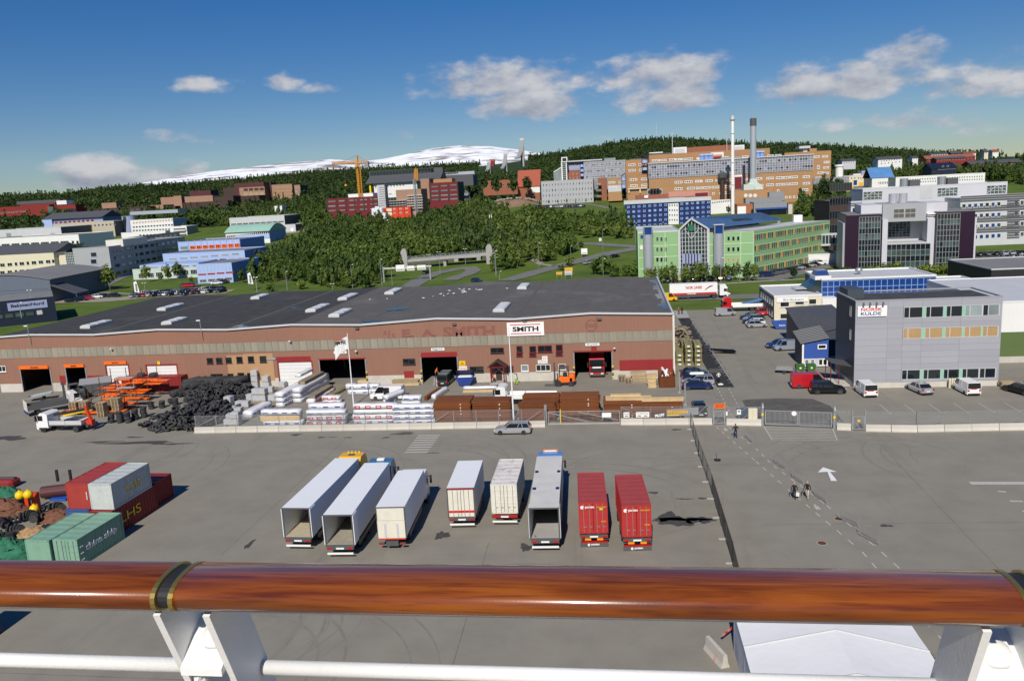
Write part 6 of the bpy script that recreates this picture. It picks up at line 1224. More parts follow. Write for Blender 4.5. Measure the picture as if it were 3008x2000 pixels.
 # road bridge, tunnel, gantry signs
Fb=Face(*aty('B',1400,850,330)[:2],.06);t=thing('road_bridge','concrete road bridge with arched end pylons over the sunken road','bridge',(Fb.o[0],Fb.o[1],0),Fb.rz);bx=lambda a,b=840:Fb.at('B',a,b)
x0,z0=bx(1400,862);x1,z1=bx(2230,805);L=x1-x0
MB().add([(x0,0,z0),(x1,0,z1+.6),(x1,7,z1+.6),(x0,7,z0),(x0,0,z0+1.0),(x1,0,z1+1.6),(x1,7,z1+1.6),(x0,7,z0+1.0)],[(0,3,2,1),(4,5,6,7),(0,1,5,4),(1,2,6,5),(2,3,7,6),(3,0,4,7)],'concrete_grey').build('deck',t)
for i in range(24):f=i/23;MB().box(x0+L*f-.08,x0+L*f+.08,-.1,.05,z0+1+(z1+.6-z0)*f,z0+2.3+(z1+.6-z0)*f,'galv').build('railing_post',t)
for dz in(1.5,1.9,2.3):MB().beam((x0,-.03,z0+dz),(x1,-.03,z1+.6+dz),.08,'galv').build('rail',t)
for a,b in((1440,860),(2176,822)):x,z=bx(a,b);m=MB();pr=[(-1.3,-3),(1.3,-3),(1.3,4.0),(.9,5.4),(.2,6.0),(-.6,5.7),(-1.3,4.6)];m.prism([(x+p,z+q)for p,q in pr],-.4,1.2,'concrete_grey');m.build('pylon',t)
x,z=bx(1785,850);MB().box(x-.6,x+.6,1,6,-4,z,'concrete_grey').build('pier',t)
tp=thing('tunnel_portal','dark tunnel mouth in a concrete portal below the bridge','tunnel',tuple(aty('B',1990,905,346)));m=MB();w_=4.2
pr=[(w_*math.cos(math.pi*i/10),4.2*math.sin(math.pi*i/10))for i in range(11)];m.prism([(x,z)for x,z in pr],0,.3,'inside_dark');m.build('opening',tp)
for s_ in(-1,1):MB().box(s_*(w_+.8)-.9,s_*(w_+.8)+.9,-.3,3,-1,5,'concrete_grey').build('wing_wall',tp)
MB().box(-w_-1.8,w_+1.8,-.4,4,4.4,5.6,'concrete_grey').build('lintel',tp)
rk_=thing('rock_cutting','grey blasted rock face below the bridge','rock',tuple(aty('B',1720,905,339)));m=MB();n=16
V_=[(-16+i*2.6+random.uniform(-.6,.6),j*1.4+random.uniform(-.8,.8)+6,j*1.1+random.uniform(-.4,.4)-1)for j in range(5)for i in range(n)];m.add(V_,[(j*n+i,j*n+i+1,(j+1)*n+i+1,(j+1)*n+i)for j in range(4)for i in range(n-1)],'jet_rock');m.build('rock_face',rk_)
Fg=Face(*aty('B',1262,1015,290)[:2],.12);t=thing('gantry_sign','grey road gantry carrying three white direction signs','sign',(Fg.o[0],Fg.o[1],0),Fg.rz)
for a in(1262,1665):x,_=Fg.at('B',a,1000);MB().box(x-.25,x+.25,-.25,.25,-1,Fg.at('B',a,895)[1],'galv').build('post',t)
xa,za=Fg.at('B',1255,912);xb,zb=Fg.at('B',1672,888);MB().beam((xa,0,za),(xb,0,zb),.5,'light_grey').build('beam',t)
for a0,a1,b0,b1 in((1365,1442,880,930),(1462,1528,888,925),(1550,1625,882,918)):x0,z1=Fg.at('B',a0,b0);x1,z0=Fg.at('B',a1,b1);MB().box(x0,x1,-.45,-.35,z0,z1,'white_plain').box(x0+.2,x1-.2,-.47,-.45,z0+.3,z0+.7,'print_grey').build('sign_panel',t)
for k,a0,b0,a1,b1,bg,mt,nm,lb in(('C',762,1288,832,1315,1370,'yellow','direction_sign','yellow direction sign on the road gantry behind the warehouse'),('C',690,1325,742,1347,1385,'yellow','direction_sign','lower yellow direction sign beside the road'),('C',762,1318,828,1348,1385,'light_grey','direction_sign','grey back of a road sign beside the yellow ones'),('C',905,1122,960,1168,1195,'white_plain','map_board','white map board on two legs by the roundabout'),('C',1060,1032,1082,1056,1080,'white_plain','square_sign','small square white sign by the upper road')):
 q=hit(k,(a0+a1)/2,bg);F=Face(q[0],q[1]);x0,z1=F.at(k,a0,b0);x1,z0=F.at(k,a1,b1);t=thing(nm,lb,'sign',q)
 MB().box(x0,x1,-.05,.05,z0-q[2],z1-q[2],mt).build('panel',t);MB().box(x0+.3,x1-.3,-.07,-.05,z0-q[2]+.3,z0-q[2]+.55,'print_grey').build('lettering',t)
 for x in(x0+.2,x1-.2):MB().cyl((x,.1,-.5),(x,.1,z1-q[2]),.08,'galv',n=6).build('leg',t)
q=hit('B',2195,692);t=thing('radio_mast','dark lattice telephone mast with white antennas in the wood','mast',q);d=np.linalg.norm(q-CO);hh=270/2.949*d/F_;m=MB()
for i in range(3):
 a=i*2.09;m.cyl((.7*math.cos(a),.7*math.sin(a),-1),(.35*math.cos(a),.35*math.sin(a),hh*.92),.09,'steel_dark',n=5)
for j in range(22):z=hh*.92*j/22;m.beam((.6,0,z),(-.3,.5,z+hh*.04),.06,'steel_dark');m.beam((-.3,.5,z),(-.3,-.5,z+hh*.04),.06,'steel_dark')
m.build('lattice',t);MB().cyl((0,0,hh*.9),(0,0,hh),.05,'galv',n=5).build('tip',t)
for i in range(3):a=i*2.09;MB().box(.6*math.cos(a)-.15,.6*math.cos(a)+.15,.6*math.sin(a)-.1,.6*math.sin(a)+.1,hh*.8,hh*.9,'white_plain').build('antenna',t)
# chimneys, cranes, ski jumps, mound
def chimney(k,a0,b0,a1,b1,Y,r0,r1,mt,lb):
 q=aty(k,a0,b0,Y);p=aty(k,a1,b1,Y);t=thing('chimney',lb,'chimney',(q[0],q[1],q[2]));hh=p[2]-q[2];MB().cyl((0,0,-4),(0,0,hh),r0,mt,r1,20).build('shaft',t,smooth=False);return t,hh
t,hh=chimney('D',357,700,345,62,468,1.0,.82,'white_plain','tall slender white chimney with a flared dark top');MB().lathe([(.8,hh-.2),(1.5,hh+.8),(1.5,hh+1.6),(.85,hh+1.7),(.85,hh+3)],'light_grey',16).build('crown',t)
for f in(.32,.56,.87):MB().cyl((0,0,hh*f-.2),(0,0,hh*f+.2),1.12,'light_grey',n=20).build('collar',t)
t,hh=chimney('X',900,735,893,-258,488,1.75,1.7,'silver','thick silver chimney with a dark banded top');MB().cyl((0,0,hh),(0,0,hh+4.2),1.8,'slate',n=20).build('dark_band',t)
for i in range(3):MB().cyl((0.7*math.cos(i*2.09),0.7*math.sin(i*2.09),hh+4.2),(0.7*math.cos(i*2.09),0.7*math.sin(i*2.09),hh+5.4),.45,'silver',n=10).build('flue',t)
MB().loft([[(-5.6,-2.5,-.5),(6,-2.5,-.5),(6,3,-.5),(-5.6,3,-.5)],[(-4.6,-2.2,2.4),(4.6,-2.2,2.6),(4.6,2.5,2.6),(-4.6,2.5,2.4)],[(-2,-2,5),(2,-2,5),(2,2,5),(-2,2,5)],[(-1.85,-1.85,6.8),(1.85,-1.85,6.8),(1.85,1.85,6.8),(-1.85,1.85,6.8)]],'mint_pale').build('base',t)
for i in range(3):MB().add([(-5+i*2.2,-2.56,.3),(-3.5+i*2.2,-2.56,.3),(-3+i*1.8,-2.3,2.3),(-4.3+i*1.8,-2.3,2.3)],[(0,1,2,3)],'mid_grey').build('base_grille',t)
q=aty('X',430,870,497);t=thing('flue_pipe','dark rusty flue pipe with round cowl against the hospital front','chimney',(q[0],q[1],q[2]));hh=aty('X',428,575,497)[2]-q[2];MB().cyl((0,0,-2),(0,0,hh),1.3,'brown_dark',n=12).build('shaft',t);MB().lathe([(1.2,hh),(2.6,hh+1.5),(2.8,hh+3.5),(1.,hh+5)],'steel_dark',12).build('cowl',t)
def lattice(m,p,q,w,n,mt,r=.14):
 p,q=Vector(p),Vector(q);d=(q-p).normalized();u=d.orthogonal().normalized();v=d.cross(u);C=[u*w+v*w,u*w-v*w,-u*w-v*w,-u*w+v*w]
 for c in C:m.beam(p+c,q+c,r,mt)
 for i in range(n):
  a,b=p.lerp(q,i/n),p.lerp(q,(i+1)/n)
  for k_ in range(4):m.beam(a+C[k_],b+C[(k_+1)%4],r*.7,mt)
Yc=605;q=aty('c',742,840,Yc);p=aty('c',700,185,Yc);t=thing('tower_crane','yellow tower crane with long jib above the building site','crane',q);hh=p[2]-q[2]
m=MB();lattice(m,(0,0,-2),(0,0,hh),1.1,22,'crane_yellow',.4);m.build('mast',t);j=aty('c',300,125,Yc);jx=j[0]-q[0]
m=MB();lattice(m,(0,0,hh+1),(jx,6,hh+1.5),.7,16,'crane_yellow',.35);m.build('jib',t);kx=aty('c',790,200,Yc)[0]-p[0];m=MB();lattice(m,(0,0,hh+1),(kx+3,-1,hh+1),.8,4,'crane_yellow',.3);m.build('counter_jib',t);MB().box(kx,kx+3.4,-2,1,hh-3.5,hh+1.2,'mid_grey').build('counterweight',t)
ap_=aty('c',683,75,Yc)[2]-q[2];m=MB();lattice(m,(0,0,hh+1),(0,0,ap_),.5,5,'crane_yellow',.3);m.build('apex',t);MB().beam((0,0,ap_),(jx*.6,3,hh+2),.15,'steel_dark').beam((0,0,ap_),(kx,0,hh+2),.15,'steel_dark').build('tie_bar',t);MB().box(-1.6,.2,-2.6,-1,hh-2.6,hh,'crane_yellow').build('cab',t)
hk=aty('c',492,460,Yc);MB().beam((jx*.53,3,hh+.5),(jx*.53,3,hk[2]-q[2]),.12,'steel_dark').box(jx*.53-.8,jx*.53+.8,2.4,3.6,hk[2]-q[2]-1.5,hk[2]-q[2],'crane_yellow').build('hook_block',t)
q=aty('c',1472,860,575);p=aty('c',1450,395,575);t=thing('self_erecting_crane','slim grey crane mast with folded yellow jib','crane',q);hh=p[2]-q[2];m=MB();lattice(m,(0,0,-2),(0,0,hh),.7,18,'galv',.3);m.build('mast',t);e=aty('c',1395,258,575);m=MB();lattice(m,(1,0,hh-1),(e[0]-q[0],14,e[2]-q[2]),.8,6,'crane_yellow',.4);m.build('jib',t);MB().box(-1.5,1.5,-1.5,1.5,-2,2,'galv').build('base',t)
def skijump(k,a0,b0,a1,b1,Y,wd,lb):
 q=aty(k,a0,b0,Y);p=aty(k,a1,b1,Y);t=thing('ski_jump',lb,'ski jump',(q[0],q[1],q[2]));hh=p[2]-q[2];dx=p[0]-q[0]
 n=8;P=[(dx*(1-(1-i/n)**2)+0,i/n*hh*.9,hh*(i/n)**1.5)for i in range(n+1)]
 m=MB();m.loft([[(x-wd/2,y,z-1.8),(x+wd/2,y,z-1.8),(x+wd/2,y,z),(x-wd/2,y,z)]for x,y,z in P],'mid_grey');m.build('inrun',t)
 m=MB();m.box(dx+wd*.1,dx+wd*.5,hh*.5,hh*.75,-12,hh*.55,'concrete_grey');m.box(dx-wd*.5,dx-wd*.1,hh*.82,hh*.95,-12,hh*.9,'concrete_grey');m.build('support',t);MB().box(dx-wd*.5,dx+wd*.5,hh*.86,hh*.93,hh-2,hh+1.2,'light_grey').build('start_house',t)
skijump('C',345,338,375,165,1180,6,'tall concrete ski jump tower on the hill skyline');skijump('C',222,418,235,295,1130,5,'middle concrete ski jump on the slope');skijump('C',88,448,95,368,1100,5,'small concrete ski jump near the red hut')
house('red_hut','small red hut on the ski jump slope','C',112,385,152,368,352,1150,8,'falu_red','red_roof')
q=hit('C',310,765);t=thing('earth_mound','heap of brown excavated earth with pale top','mound',q);n=22;V_=[]
for j in range(7):
 f=j/6
 for i in range(n):x=-24+i*2.2;e_=max(0,1-abs((i-10.5)/11)**2.4);V_.append((x+random.uniform(-1,1),f*14,e_*6.5*math.sin(math.pi*min(1,f*.62+.02))*(1+.12*random.uniform(-1,1))-1))
m=MB();m.add(V_,[(j*n+i,j*n+i+1,(j+1)*n+i+1,(j+1)*n+i)for j in range(6)for i in range(n-1)],'soil');m.build('heap',t,smooth=True)
m=MB()
for i in range(44):a=random.uniform(-20,20);r=random.uniform(.4,1.2);z=6.2*max(0,1-abs(a/24)**2.4);m.bev(a-r,a+r,10+random.uniform(-2,2),12+r,z-.6,z+r*.8,r*.3,'gravel')
m=m.build('rubble',t);tag(m,kind='stuff')
def pole(k,a,b,bT,Y,lb,nm='mast',r=.35,cat='mast'):
 q=aty(k,a,b,Y);p=aty(k,a,bT,Y);t=thing(nm,lb,cat,q);MB().cyl((0,0,-3),(0,0,p[2]-q[2]),r,'light_grey',r*.5,8).build('pole',t);MB().cyl((0,0,p[2]-q[2]),(0,0,p[2]-q[2]+r*2),r*1.2,'light_grey',r*.3,8).build('tip',t)
pole('C',1558,118,40,1480,'radio mast on the wooded hilltop',r=.6);pole('C',1697,300,130,548,'slim white aerial pole on the hospital roof');pole('D',316,230,165,548,'thin aerial on the hospital penthouse',r=.25)
for k,a,b,bT,Y,lb in(('A',1168,1128,1020,275,'tall white beach flag with purple print beside the car park'),('B',88,1055,945,280,'tall white beach flag with purple print behind the roof')):
 q=aty(k,a,b,Y);hh=aty(k,a,bT,Y)[2]-q[2];t=thing('beach_flag',lb,'flag',q);MB().cyl((0,0,-.5),(0,0,hh+.6),.06,'galv',n=6).build('pole',t);MB().add([(.05,0,.6),(1.9,.1,.3),(1.7,-.1,hh*.55),(1.1,.1,hh),(.05,0,hh*.9)],[(0,1,2,3,4)],'white_plain').build('cloth',t);letters('BADELAND','aubergine',hh*.6,.7,t,(1.3,-.12,.9),rot=(R_(90),R_(-90),0),bold=.02)
gm_=MB();gm_.loft([[(x,r*math.cos(t_),.16+z+r*math.sin(t_))for t_ in[i*6.283/8 for i in range(8)]]for x,r,z in((-.3,.02,.02),(-.2,.07,.0),(-.02,.1,0),(.12,.08,.03),(.2,.05,.1),(.27,.05,.13),(.33,.02,.12))],'white_plain');gm_.beam((-.05,.09,.2),(-.36,.03,.16),.1,'light_grey',.03);gm_.beam((-.05,-.09,.2),(-.36,-.03,.16),.1,'light_grey',.03);gm_.beam((.33,0,.29),(.39,0,.28),.02,'yellow');gm_.cyl((0,.03,0),(0,.03,.1),.012,'yellow',n=4);gm_.cyl((0,-.03,0),(0,-.03,.1),.012,'yellow',n=4);gmesh=gm_.mesh('gull',True)
for a,b in((1140,1180),(1290,1170),(1605,1165),(1688,1155),(1753,1135),(1780,1153),(1818,1138),(1830,1108),(1865,1137),(1918,1098),(1940,1115),(1955,1102),(1945,1133),(1960,1118),(1973,1132),(1998,1105),(2006,1106),(2062,1108),(2085,1112),(2103,1110),(1962,1126),(2330,1090)):
 q=g('B',a,b,10.6);tag(obj('gull',gmesh,None,(q[0],q[1],rz_(q[0])+.0),random.random()*6.28,(1.05,1.05,1.05)),'white gull resting on the dark warehouse roof','gull','gulls on the warehouse roof')
 # wheels, cars
_wh={}
def wheel(r,w,rim='rim'):
 k=(r,w,rim)
 if k not in _wh:_wh[k]=MB().lathe([(r*.62,-w*.5),(r*.92,-w*.5),(r,-w*.38),(r,w*.38),(r*.92,w*.5),(r*.62,w*.5)],'rubber',18,axis='y').lathe([(.05,-w*.36),(r*.55,-w*.42),(r*.63,-w*.5),(r*.63,w*.5),(r*.55,w*.42),(.05,w*.36)],rim,12,axis='y').mesh('wheel')
 return _wh[k]
CARS=dict(sedan=(4.6,1.78,1.42,.92,[-1.75,-1.15,.35,1.05]),wagon=(4.75,1.8,1.48,.94,[-2.28,-2.0,.35,1.05]),hatch=(4.0,1.72,1.48,.95,[-1.92,-1.55,.35,1.05]),suv=(4.8,1.9,1.72,1.08,[-2.3,-2.05,.4,1.1]),van=(4.6,1.85,1.85,1.05,[-2.25,-2.2,1.0,1.65]),bigvan=(5.2,1.95,2.15,1.15,[-2.55,-2.5,1.15,1.95]))
_cm={}
def car_meshes(kind,paint):
 if(kind,paint)in _cm:return _cm[(kind,paint)]
 L,Wd,H,bz,(a,b,c,d)=CARS[kind];h2=L/2;w=Wd/2
 hood=bz-.1 if kind not in('van','bigvan')else bz-.02;tail=bz if a<-h2+.5 else bz-.02
 st=[(-h2,.38,.72,.86),(-h2+.1,.28,tail,.95),(a,.24,bz,1.),(0,.24,bz+.01,1.),(d,.24,bz-.02,1.),(h2-.45,.26,hood-.06,.97),(h2-.1,.28,hood-.2,.88),(h2,.36,hood-.34,.76)]
 rings=[[(x,-w*f,zb),(x,w*f,zb),(x,w*f*1.01,(zb+zt)/2),(x,w*f*.97,zt-.08),(x,w*f*.88,zt),(x,-w*f*.88,zt),(x,-w*f*.97,zt-.08),(x,-w*f*1.01,(zb+zt)/2)]for x,zb,zt,f in st]
 body=MB().loft(rings,paint);gl=MB()
 tw=.78 if kind not in('van','bigvan')else.9
 def ring(x,z,f):return[(x,-w*f,z),(x,w*f,z)]
 lo=[(a,bz-.02),(d,bz-.04)];hi=[(b,H),(c,H)]
 V=[(a,-w*.95,bz-.02),(a,w*.95,bz-.02),(d,w*.93,bz-.04),(d,-w*.93,bz-.04),(b,-w*tw,H-.05),(b,w*tw,H-.05),(c,w*tw,H-.05),(c,-w*tw,H-.05)]
 gl.add(V,[(0,1,5,4),(1,2,6,5),(2,3,7,6),(3,0,4,7),(4,5,6,7)],'car_glass')
 body.loft([[(b-.04,-w*tw*1.0,H-.06),(b-.04,w*tw,H-.06),(c+.06,w*tw,H-.06),(c+.06,-w*tw,H-.06)],[(b+.1,-w*tw*.9,H),(b+.1,w*tw*.9,H),(c-.1,w*tw*.9,H),(c-.1,-w*tw*.9,H)]],paint)
 for s_ in(-1,1):
  P=[((a,s_*w*.955,bz-.02),(b,s_*w*tw*1.01,H-.05)),((d,s_*w*.935,bz-.04),(c,s_*w*tw*1.01,H-.05)),(((a+d)/2-.1,s_*w*.965,bz-.02),((b+c)/2-.1,s_*w*tw*1.015,H-.05))]
  if kind in('wagon','suv'):P.append(((a*.6,s_*w*.965,bz-.02),(b*.62,s_*w*tw*1.015,H-.05)))
  for p,q in P:body.beam(p,q,.08,paint,.06)
  if kind in('van','bigvan'):xs=a if kind=='bigvan' else a;body.add([(a,s_*w*.965,bz-.05),(.35,s_*w*.965,bz-.05),(.3,s_*w*tw*1.02,H-.04),(b,s_*w*tw*1.02,H-.04)],[(0,1,2,3)],paint)
  body.box(d-.35,d-.12,s_*(w+.09)-.07,s_*(w+.09)+.07,bz,bz+.16,paint)
 if kind=='bigvan':body.add([(a-.01,-w*.97,bz-.05),(a-.01,w*.97,bz-.05),(b-.01,w*tw,H-.04),(b-.01,-w*tw,H-.04)],[(0,1,2,3)],paint)
 hd=MB().box(h2-.22,h2-.02,w*.5,w*.82,hood-.34,hood-.2,'lamp_glass').mesh('headlight');tl=MB().box(-h2-.02,-h2+.2,w*.66,w*.93,.66,.9,'tail_red').mesh('tail_light')
 trim=MB().box(-h2-.03,h2+.02,-w*.84,w*.84,.2,.34,'black').box(-h2-.025,-h2+.02,-.26,.26,.5,.61,'white_plain').box(h2-.03,h2+.03,-.26,.26,.34,.44,'white_plain')
 if kind in('wagon','suv'):
  for s_ in(-1,1):trim.beam((b+.15,s_*w*tw*.85,H+.06),(c-.2,s_*w*tw*.85,H+.06),.05,'black')
 r=.31 if kind not in('suv','bigvan')else.36
 _cm[(kind,paint)]=(body.mesh('body',True),gl.mesh('window_band'),hd,tl,trim.mesh('bumper'),r,L,w)
 bpy_shade(_cm[(kind,paint)][0]);return _cm[(kind,paint)]
def bpy_shade(me):
 me.polygons.foreach_set('use_smooth',[False]*len(me.polygons))
def car(kind,paint,x,y,rz,lb,grp=None,lod=0,z=0.,name=None):
 bm,gm,hd,tl,tr,r,L,w=car_meshes(kind,paint);t=thing(name or('parked_van' if 'van' in kind else 'parked_car'),lb,'van' if 'van' in kind else 'car',(x,y,z+.02),rz,grp)
 obj('body',bm,t);obj('window_band',gm,t);obj('bumper',tr,t)
 for sx in(-1,1):
  for sy in(-1,1):obj('wheel',wheel(r,.2),t,(sx*L*.3-(.05 if sx<0 else-.1),sy*(w-.09),r))
 if lod==0:
  for s_ in(0,1):
   for me,nm in((hd,'headlight'),(tl,'tail_light')):o=obj(nm,me,t);o.scale=(1,-1 if s_ else 1,1)
 return t
car('wagon','car_silver',-14.2,98.6,math.pi+.02,'silver estate car driving past the concrete fence',name='estate_car')
car('sedan','car_black',10.1,106.6,-1.55,'black hatchback facing the fence beside the pedestrian gate')
car('sedan','car_navy',11.1,119.8,-.03,'dark blue saloon parked beside the rusty skip');car('wagon','car_silver',11.5,122.5,math.pi,'grey estate car with white roof box next to the blue saloon')
t=bpy.data.objects[[o.name for o in bpy.data.objects if o.get('label','').startswith('grey estate car with')][0]];MB().bev(-.9,1.3,-.4,.4,1.52,1.9,.15,'white_plain').build('roof_box',t)
car('hatch','car_navy',11.3,125.2,0,'bright navy hatchback behind the estate with the roof box');car('sedan','car_dgreen',11.4,128.,0,'dark green car against the green timber stacks')
t=car('bigvan','car_red',27.2,119.4,0,'red panel van parked before the green bins');car('suv','car_black',28.9,115.9,-.05,'black four wheel drive estate before the red van')
for x,lb in((33.8,'white van with red rear lettering at the corner of the grey office'),(47.1,'white van parked before the gas bottles')):
 t=car('van','car_white',x,115,1.62,lb);letters('NORSK','print_red',.9,.14,t,(-2.31,.5,.95),rot=(R_(90),0,R_(-90)),bold=.03)
car('sedan','car_silver',41.2,115.7,1.75,'silver saloon between the two white vans');car('wagon','car_black',53.6,114.0,1.95,'black estate car right of the white vans')
car('wagon','car_navy',28.6,149.3,math.pi+.15,'dark estate car nose out beside the charcoal shed');car('van','car_ice',29.5,146.8,math.pi+.1,'pale blue grey small van beside the blue shed')
car('van','car_silver',23.8,187.4,.1,'silver minibus standing across the end of the lane');car('hatch','car_silver',28.2,170.9,.05,'small silver hatchback before the blue skip')
for i,(kd,pt_,lb)in enumerate((('hatch','car_white','white hatchback in the row beside the low white office'),('wagon','car_black','black estate car in the row beside the low white office'),('hatch','car_silver','silver hatchback in the row beside the low white office'),('sedan','car_black','black saloon in the row beside the low white office'))):car(kd,pt_,28.3+.1*i,173.6+i*2.7,math.pi+.05,lb,lod=1)
car('sedan','car_white',27.2,221.6,0,'white saloon driving behind the white articulated lorry',lod=1);q=aty('C',1650,1500,215);t=car('bigvan','truck_yellow',q[0],214.5,0,'yellow delivery van on the road behind the warehouse',lod=1)
def carrow(pts,rz,lb,grp,n=None,z=None):
 for i,(x,y)in enumerate(pts):
  kd=random.choice(('hatch','sedan','wagon','suv','hatch'));pt_=random.choice(('car_silver','car_white','car_black','car_navy','car_red','car_grey','car_black','car_grey','car_silver'));car(kd,pt_,x,y,rz+random.uniform(-.08,.08),lb,grp,1,float(ter(x,y))+.1)
def line(k,p,q,n,j=1.2):return[tuple((hit(k,p[0]+(q[0]-p[0])*i/(n-1),p[1]+(q[1]-p[1])*i/(n-1))+np.array([random.uniform(-j,j)*.2,random.uniform(-j,j),0]))[:2])for i in range(n)]
G1=('small parked car in the gravel car park behind the navy shed','cars in the gravel car park')
carrow(line('A',(620,1205),(830,1175),4),.2,*G1);carrow(line('A',(895,1165),(990,1160),2),0,*G1);carrow(line('A',(1170,1165),(1930,1120),17),1.3,*G1);carrow(line('A',(1190,1145),(1900,1100),13),1.3,*G1);carrow(line('A',(1600,1075),(1680,1070),3),0,*G1);carrow(line('A',(1880,1050),(1960,1030),4),.3,*G1)
G2=('parked car in the large car park below the striped office','cars below the striped office');carrow([(113+i*2.6,297)for i in range(14)],1.57,*G2);carrow([(126+i*2.6,284+random.uniform(-.4,.4))for i in range(12)],1.57,*G2);carrow([(122+i*2.6,272)for i in range(12)],1.57,*G2);carrow([(113,291),(114.5,287),(116,283.5),(118,280)],.3,*G2)
G3=('parked car along the striped side of the green office','cars beside the green office');carrow([(46+i*2.3,261+i*2.95)for i in range(13)],.15,*G3)
G4=('parked car in the row behind the young trees','cars before the green office');carrow([(12+i*2.7,256.5)for i in range(9)],1.57,*G4)
G5=('tiny parked car on the terrace below the grey slot block','cars below the grey slot block');carrow(line('C',(440,775),(930,762),22,.6),1.4,*G5);G6=('tiny parked car below the white hill houses','cars below the hill houses');carrow(line('a',(300,405),(520,395),12),1.5,*G6)
for k,a,b,kd,pt_,rz,lb in(('B',1635,958,'hatch','car_black',1.2,'dark car coming out of the sunken road'),('B',2065,1028,'hatch','car_navy',.1,'dark car behind the warehouse roof edge'),('C',962,1258,'hatch','car_silver',.9,'pale car driving up towards the roundabout'),('C',1200,1200,'sedan','car_black',.8,'dark car approaching the roundabout')):q=hit(k,a,b);car(kd,pt_,q[0],q[1],rz,lb,lod=1,z=q[2]+.1)
# containers
_ct={}
def container(name,lb,x,y,z,rz,mt,roof,L=6.06,W_=2.44,H=2.59,doors='rear',cat='container',txt=None,grp=None,par=None,ribs=15):
 t=thing(name,lb,cat,(x,y,z),rz,grp)if par is None else par;z0=z if par is not None else 0;w=W_/2
 m=MB()
 for s_ in(-1,1):
  n=ribs*4;pts=[]
  for i in range(n+1):pts.append((s_*(w-.02-(.07 if(i//2)%2 else 0)),.08+(L-.16)*i/n))
  V=[(px,py,zz)for px,py in pts for zz in(z0+.12,z0+H-.1)];m.add(V,[(2*i,2*i+2,2*i+3,2*i+1)for i in range(n)],mt)
  m.box(s_*w-.06 if s_>0 else-w,s_*w if s_>0 else-w+.06,0,L,z0+H-.1,z0+H,mt);m.box(s_*w-.06 if s_>0 else-w,s_*w if s_>0 else-w+.06,0,L,z0,z0+.14,mt)
  for yy in(0,L-.12):m.box(s_*w-.1 if s_>0 else-w,s_*w if s_>0 else-w+.1,yy,yy+.12,z0+.14,z0+H-.1,mt)
 m.box(-w+.06,w-.06,.06,L-.06,z0+.05,z0+.13,'steel_dark');m.build('side_wall',t)
 e=MB();n=20;V=[(-w+.1+(W_-.2)*i/n,L-.03-(.03 if(i//2)%2 else 0),zz)for i in range(n+1)for zz in(z0+.12,z0+H-.08)];e.add(V,[(2*i,2*i+2,2*i+3,2*i+1)for i in range(n)],mt);e.build('front_wall',t)
 r=MB();nr=max(12,int(L*4));V=[(sx*(w-.05),.05+(L-.1)*i/nr,z0+H-.025-(.025 if(i//2)%2 else 0))for i in range(nr+1)for sx in(-1,1)];r.add(V,[(2*i,2*i+1,2*i+3,2*i+2)for i in range(nr)],roof);r.build('roof',t)
 if doors=='rear':
  for s_ in(-1,1):
   d=MB().box(s_*.02 if s_>0 else-w+.1,w-.1 if s_>0 else-.02,.0,.06,z0+.15,z0+H-.12,mt)
   for j in range(4):d.box((.08 if s_>0 else-w+.16),(w-.16 if s_>0 else-.08),-.02,0,z0+.4+j*(H-.8)/3.4,z0+.52+j*(H-.8)/3.4,mt)
   d=d.build('door',t)
   for xx in(.32,.82):MB().cyl((s_*xx,-.05,z0+.12),(s_*xx,-.05,z0+H-.1),.022,'galv',n=6).box(s_*xx-.02,s_*xx+.22,-.09,-.05,z0+.62,z0+.67,'galv').build('lock_bar',d)
 else:
  e=MB();V=[(-w+.1+(W_-.2)*i/n,.03+(.03 if(i//2)%2 else 0),zz)for i in range(n+1)for zz in(z0+.12,z0+H-.08)];e.add(V,[(2*i,2*i+2,2*i+3,2*i+1)for i in range(n)],mt);e.build('end_wall',t)
 m=MB()
 m.box(-w+.1,w-.1,-.01,.05,z0,z0+.14,mt);m.box(-w+.1,w-.1,-.01,.05,z0+H-.11,z0+H,mt);m.box(-w+.1,w-.1,L-.06,L,z0,z0+.12,mt);m.box(-w+.1,w-.1,L-.06,L,z0+H-.08,z0+H,mt);m.build('frame',t)
 return t
CY=60.2
t=container('shipping_container','pale green container with white faded side lettering',-49.0,60.4,0,R_(-3),'cont_green','cont_green');letters('china ship','white_plain',4.2,.75,t,(1.235,.9,1.0),rot=(R_(90),0,R_(90)),bold=.03)
for i in range(3):letters('CCLU','white_plain',.35,.12,t,(1.235,.25,.5+i*.6),rot=(R_(90),0,R_(90)),bold=.01)
container('shipping_container','pale green container with ribbed end against the fishing nets',-51.55,60.2,0,R_(-3),'cont_green','cont_green',doors='')
t=container('shipping_container','grey container stacked on the dark red one with yellow side letters',-49.85,67.1,2.6,R_(-2),'cont_grey','cont_grey',doors='');letters('LHS','bright_yellow',2.2,.75,t,(1.235,2.2,.9),rot=(R_(90),0,R_(90)))
t=container('shipping_container','red container stacked beside the grey one',-52.4,67.3,2.6,R_(-2),'cont_red','cont_red',doors='');letters('MAERSK','white_plain',.8,.12,t,(.9,-.01,1.7),rot=(R_(90),R_(90),0),bold=.01)
t=container('shipping_container','dark red container with yellow letters under the grey one',-49.9,66.6,0,R_(-2),'cont_red2','cont_red2',doors='',L=7.2);letters('LHS','bright_yellow',3.2,.9,t,(1.235,1.2,.9),rot=(R_(90),0,R_(90)))
container('shipping_container','blue container under the red stacked one',-52.5,67.0,0,R_(-2),'cont_blue','cont_blue',doors='')
t=container('shipping_container','dark maroon container behind the stack with white code',-50.0,74.2,0,R_(-2),'cont_red2','cont_red2',doors='',L=3.0,ribs=12)
container('shipping_container','red container standing alone below the ship rail',-48.05,43.75,0,0,'cont_red','cont_red')
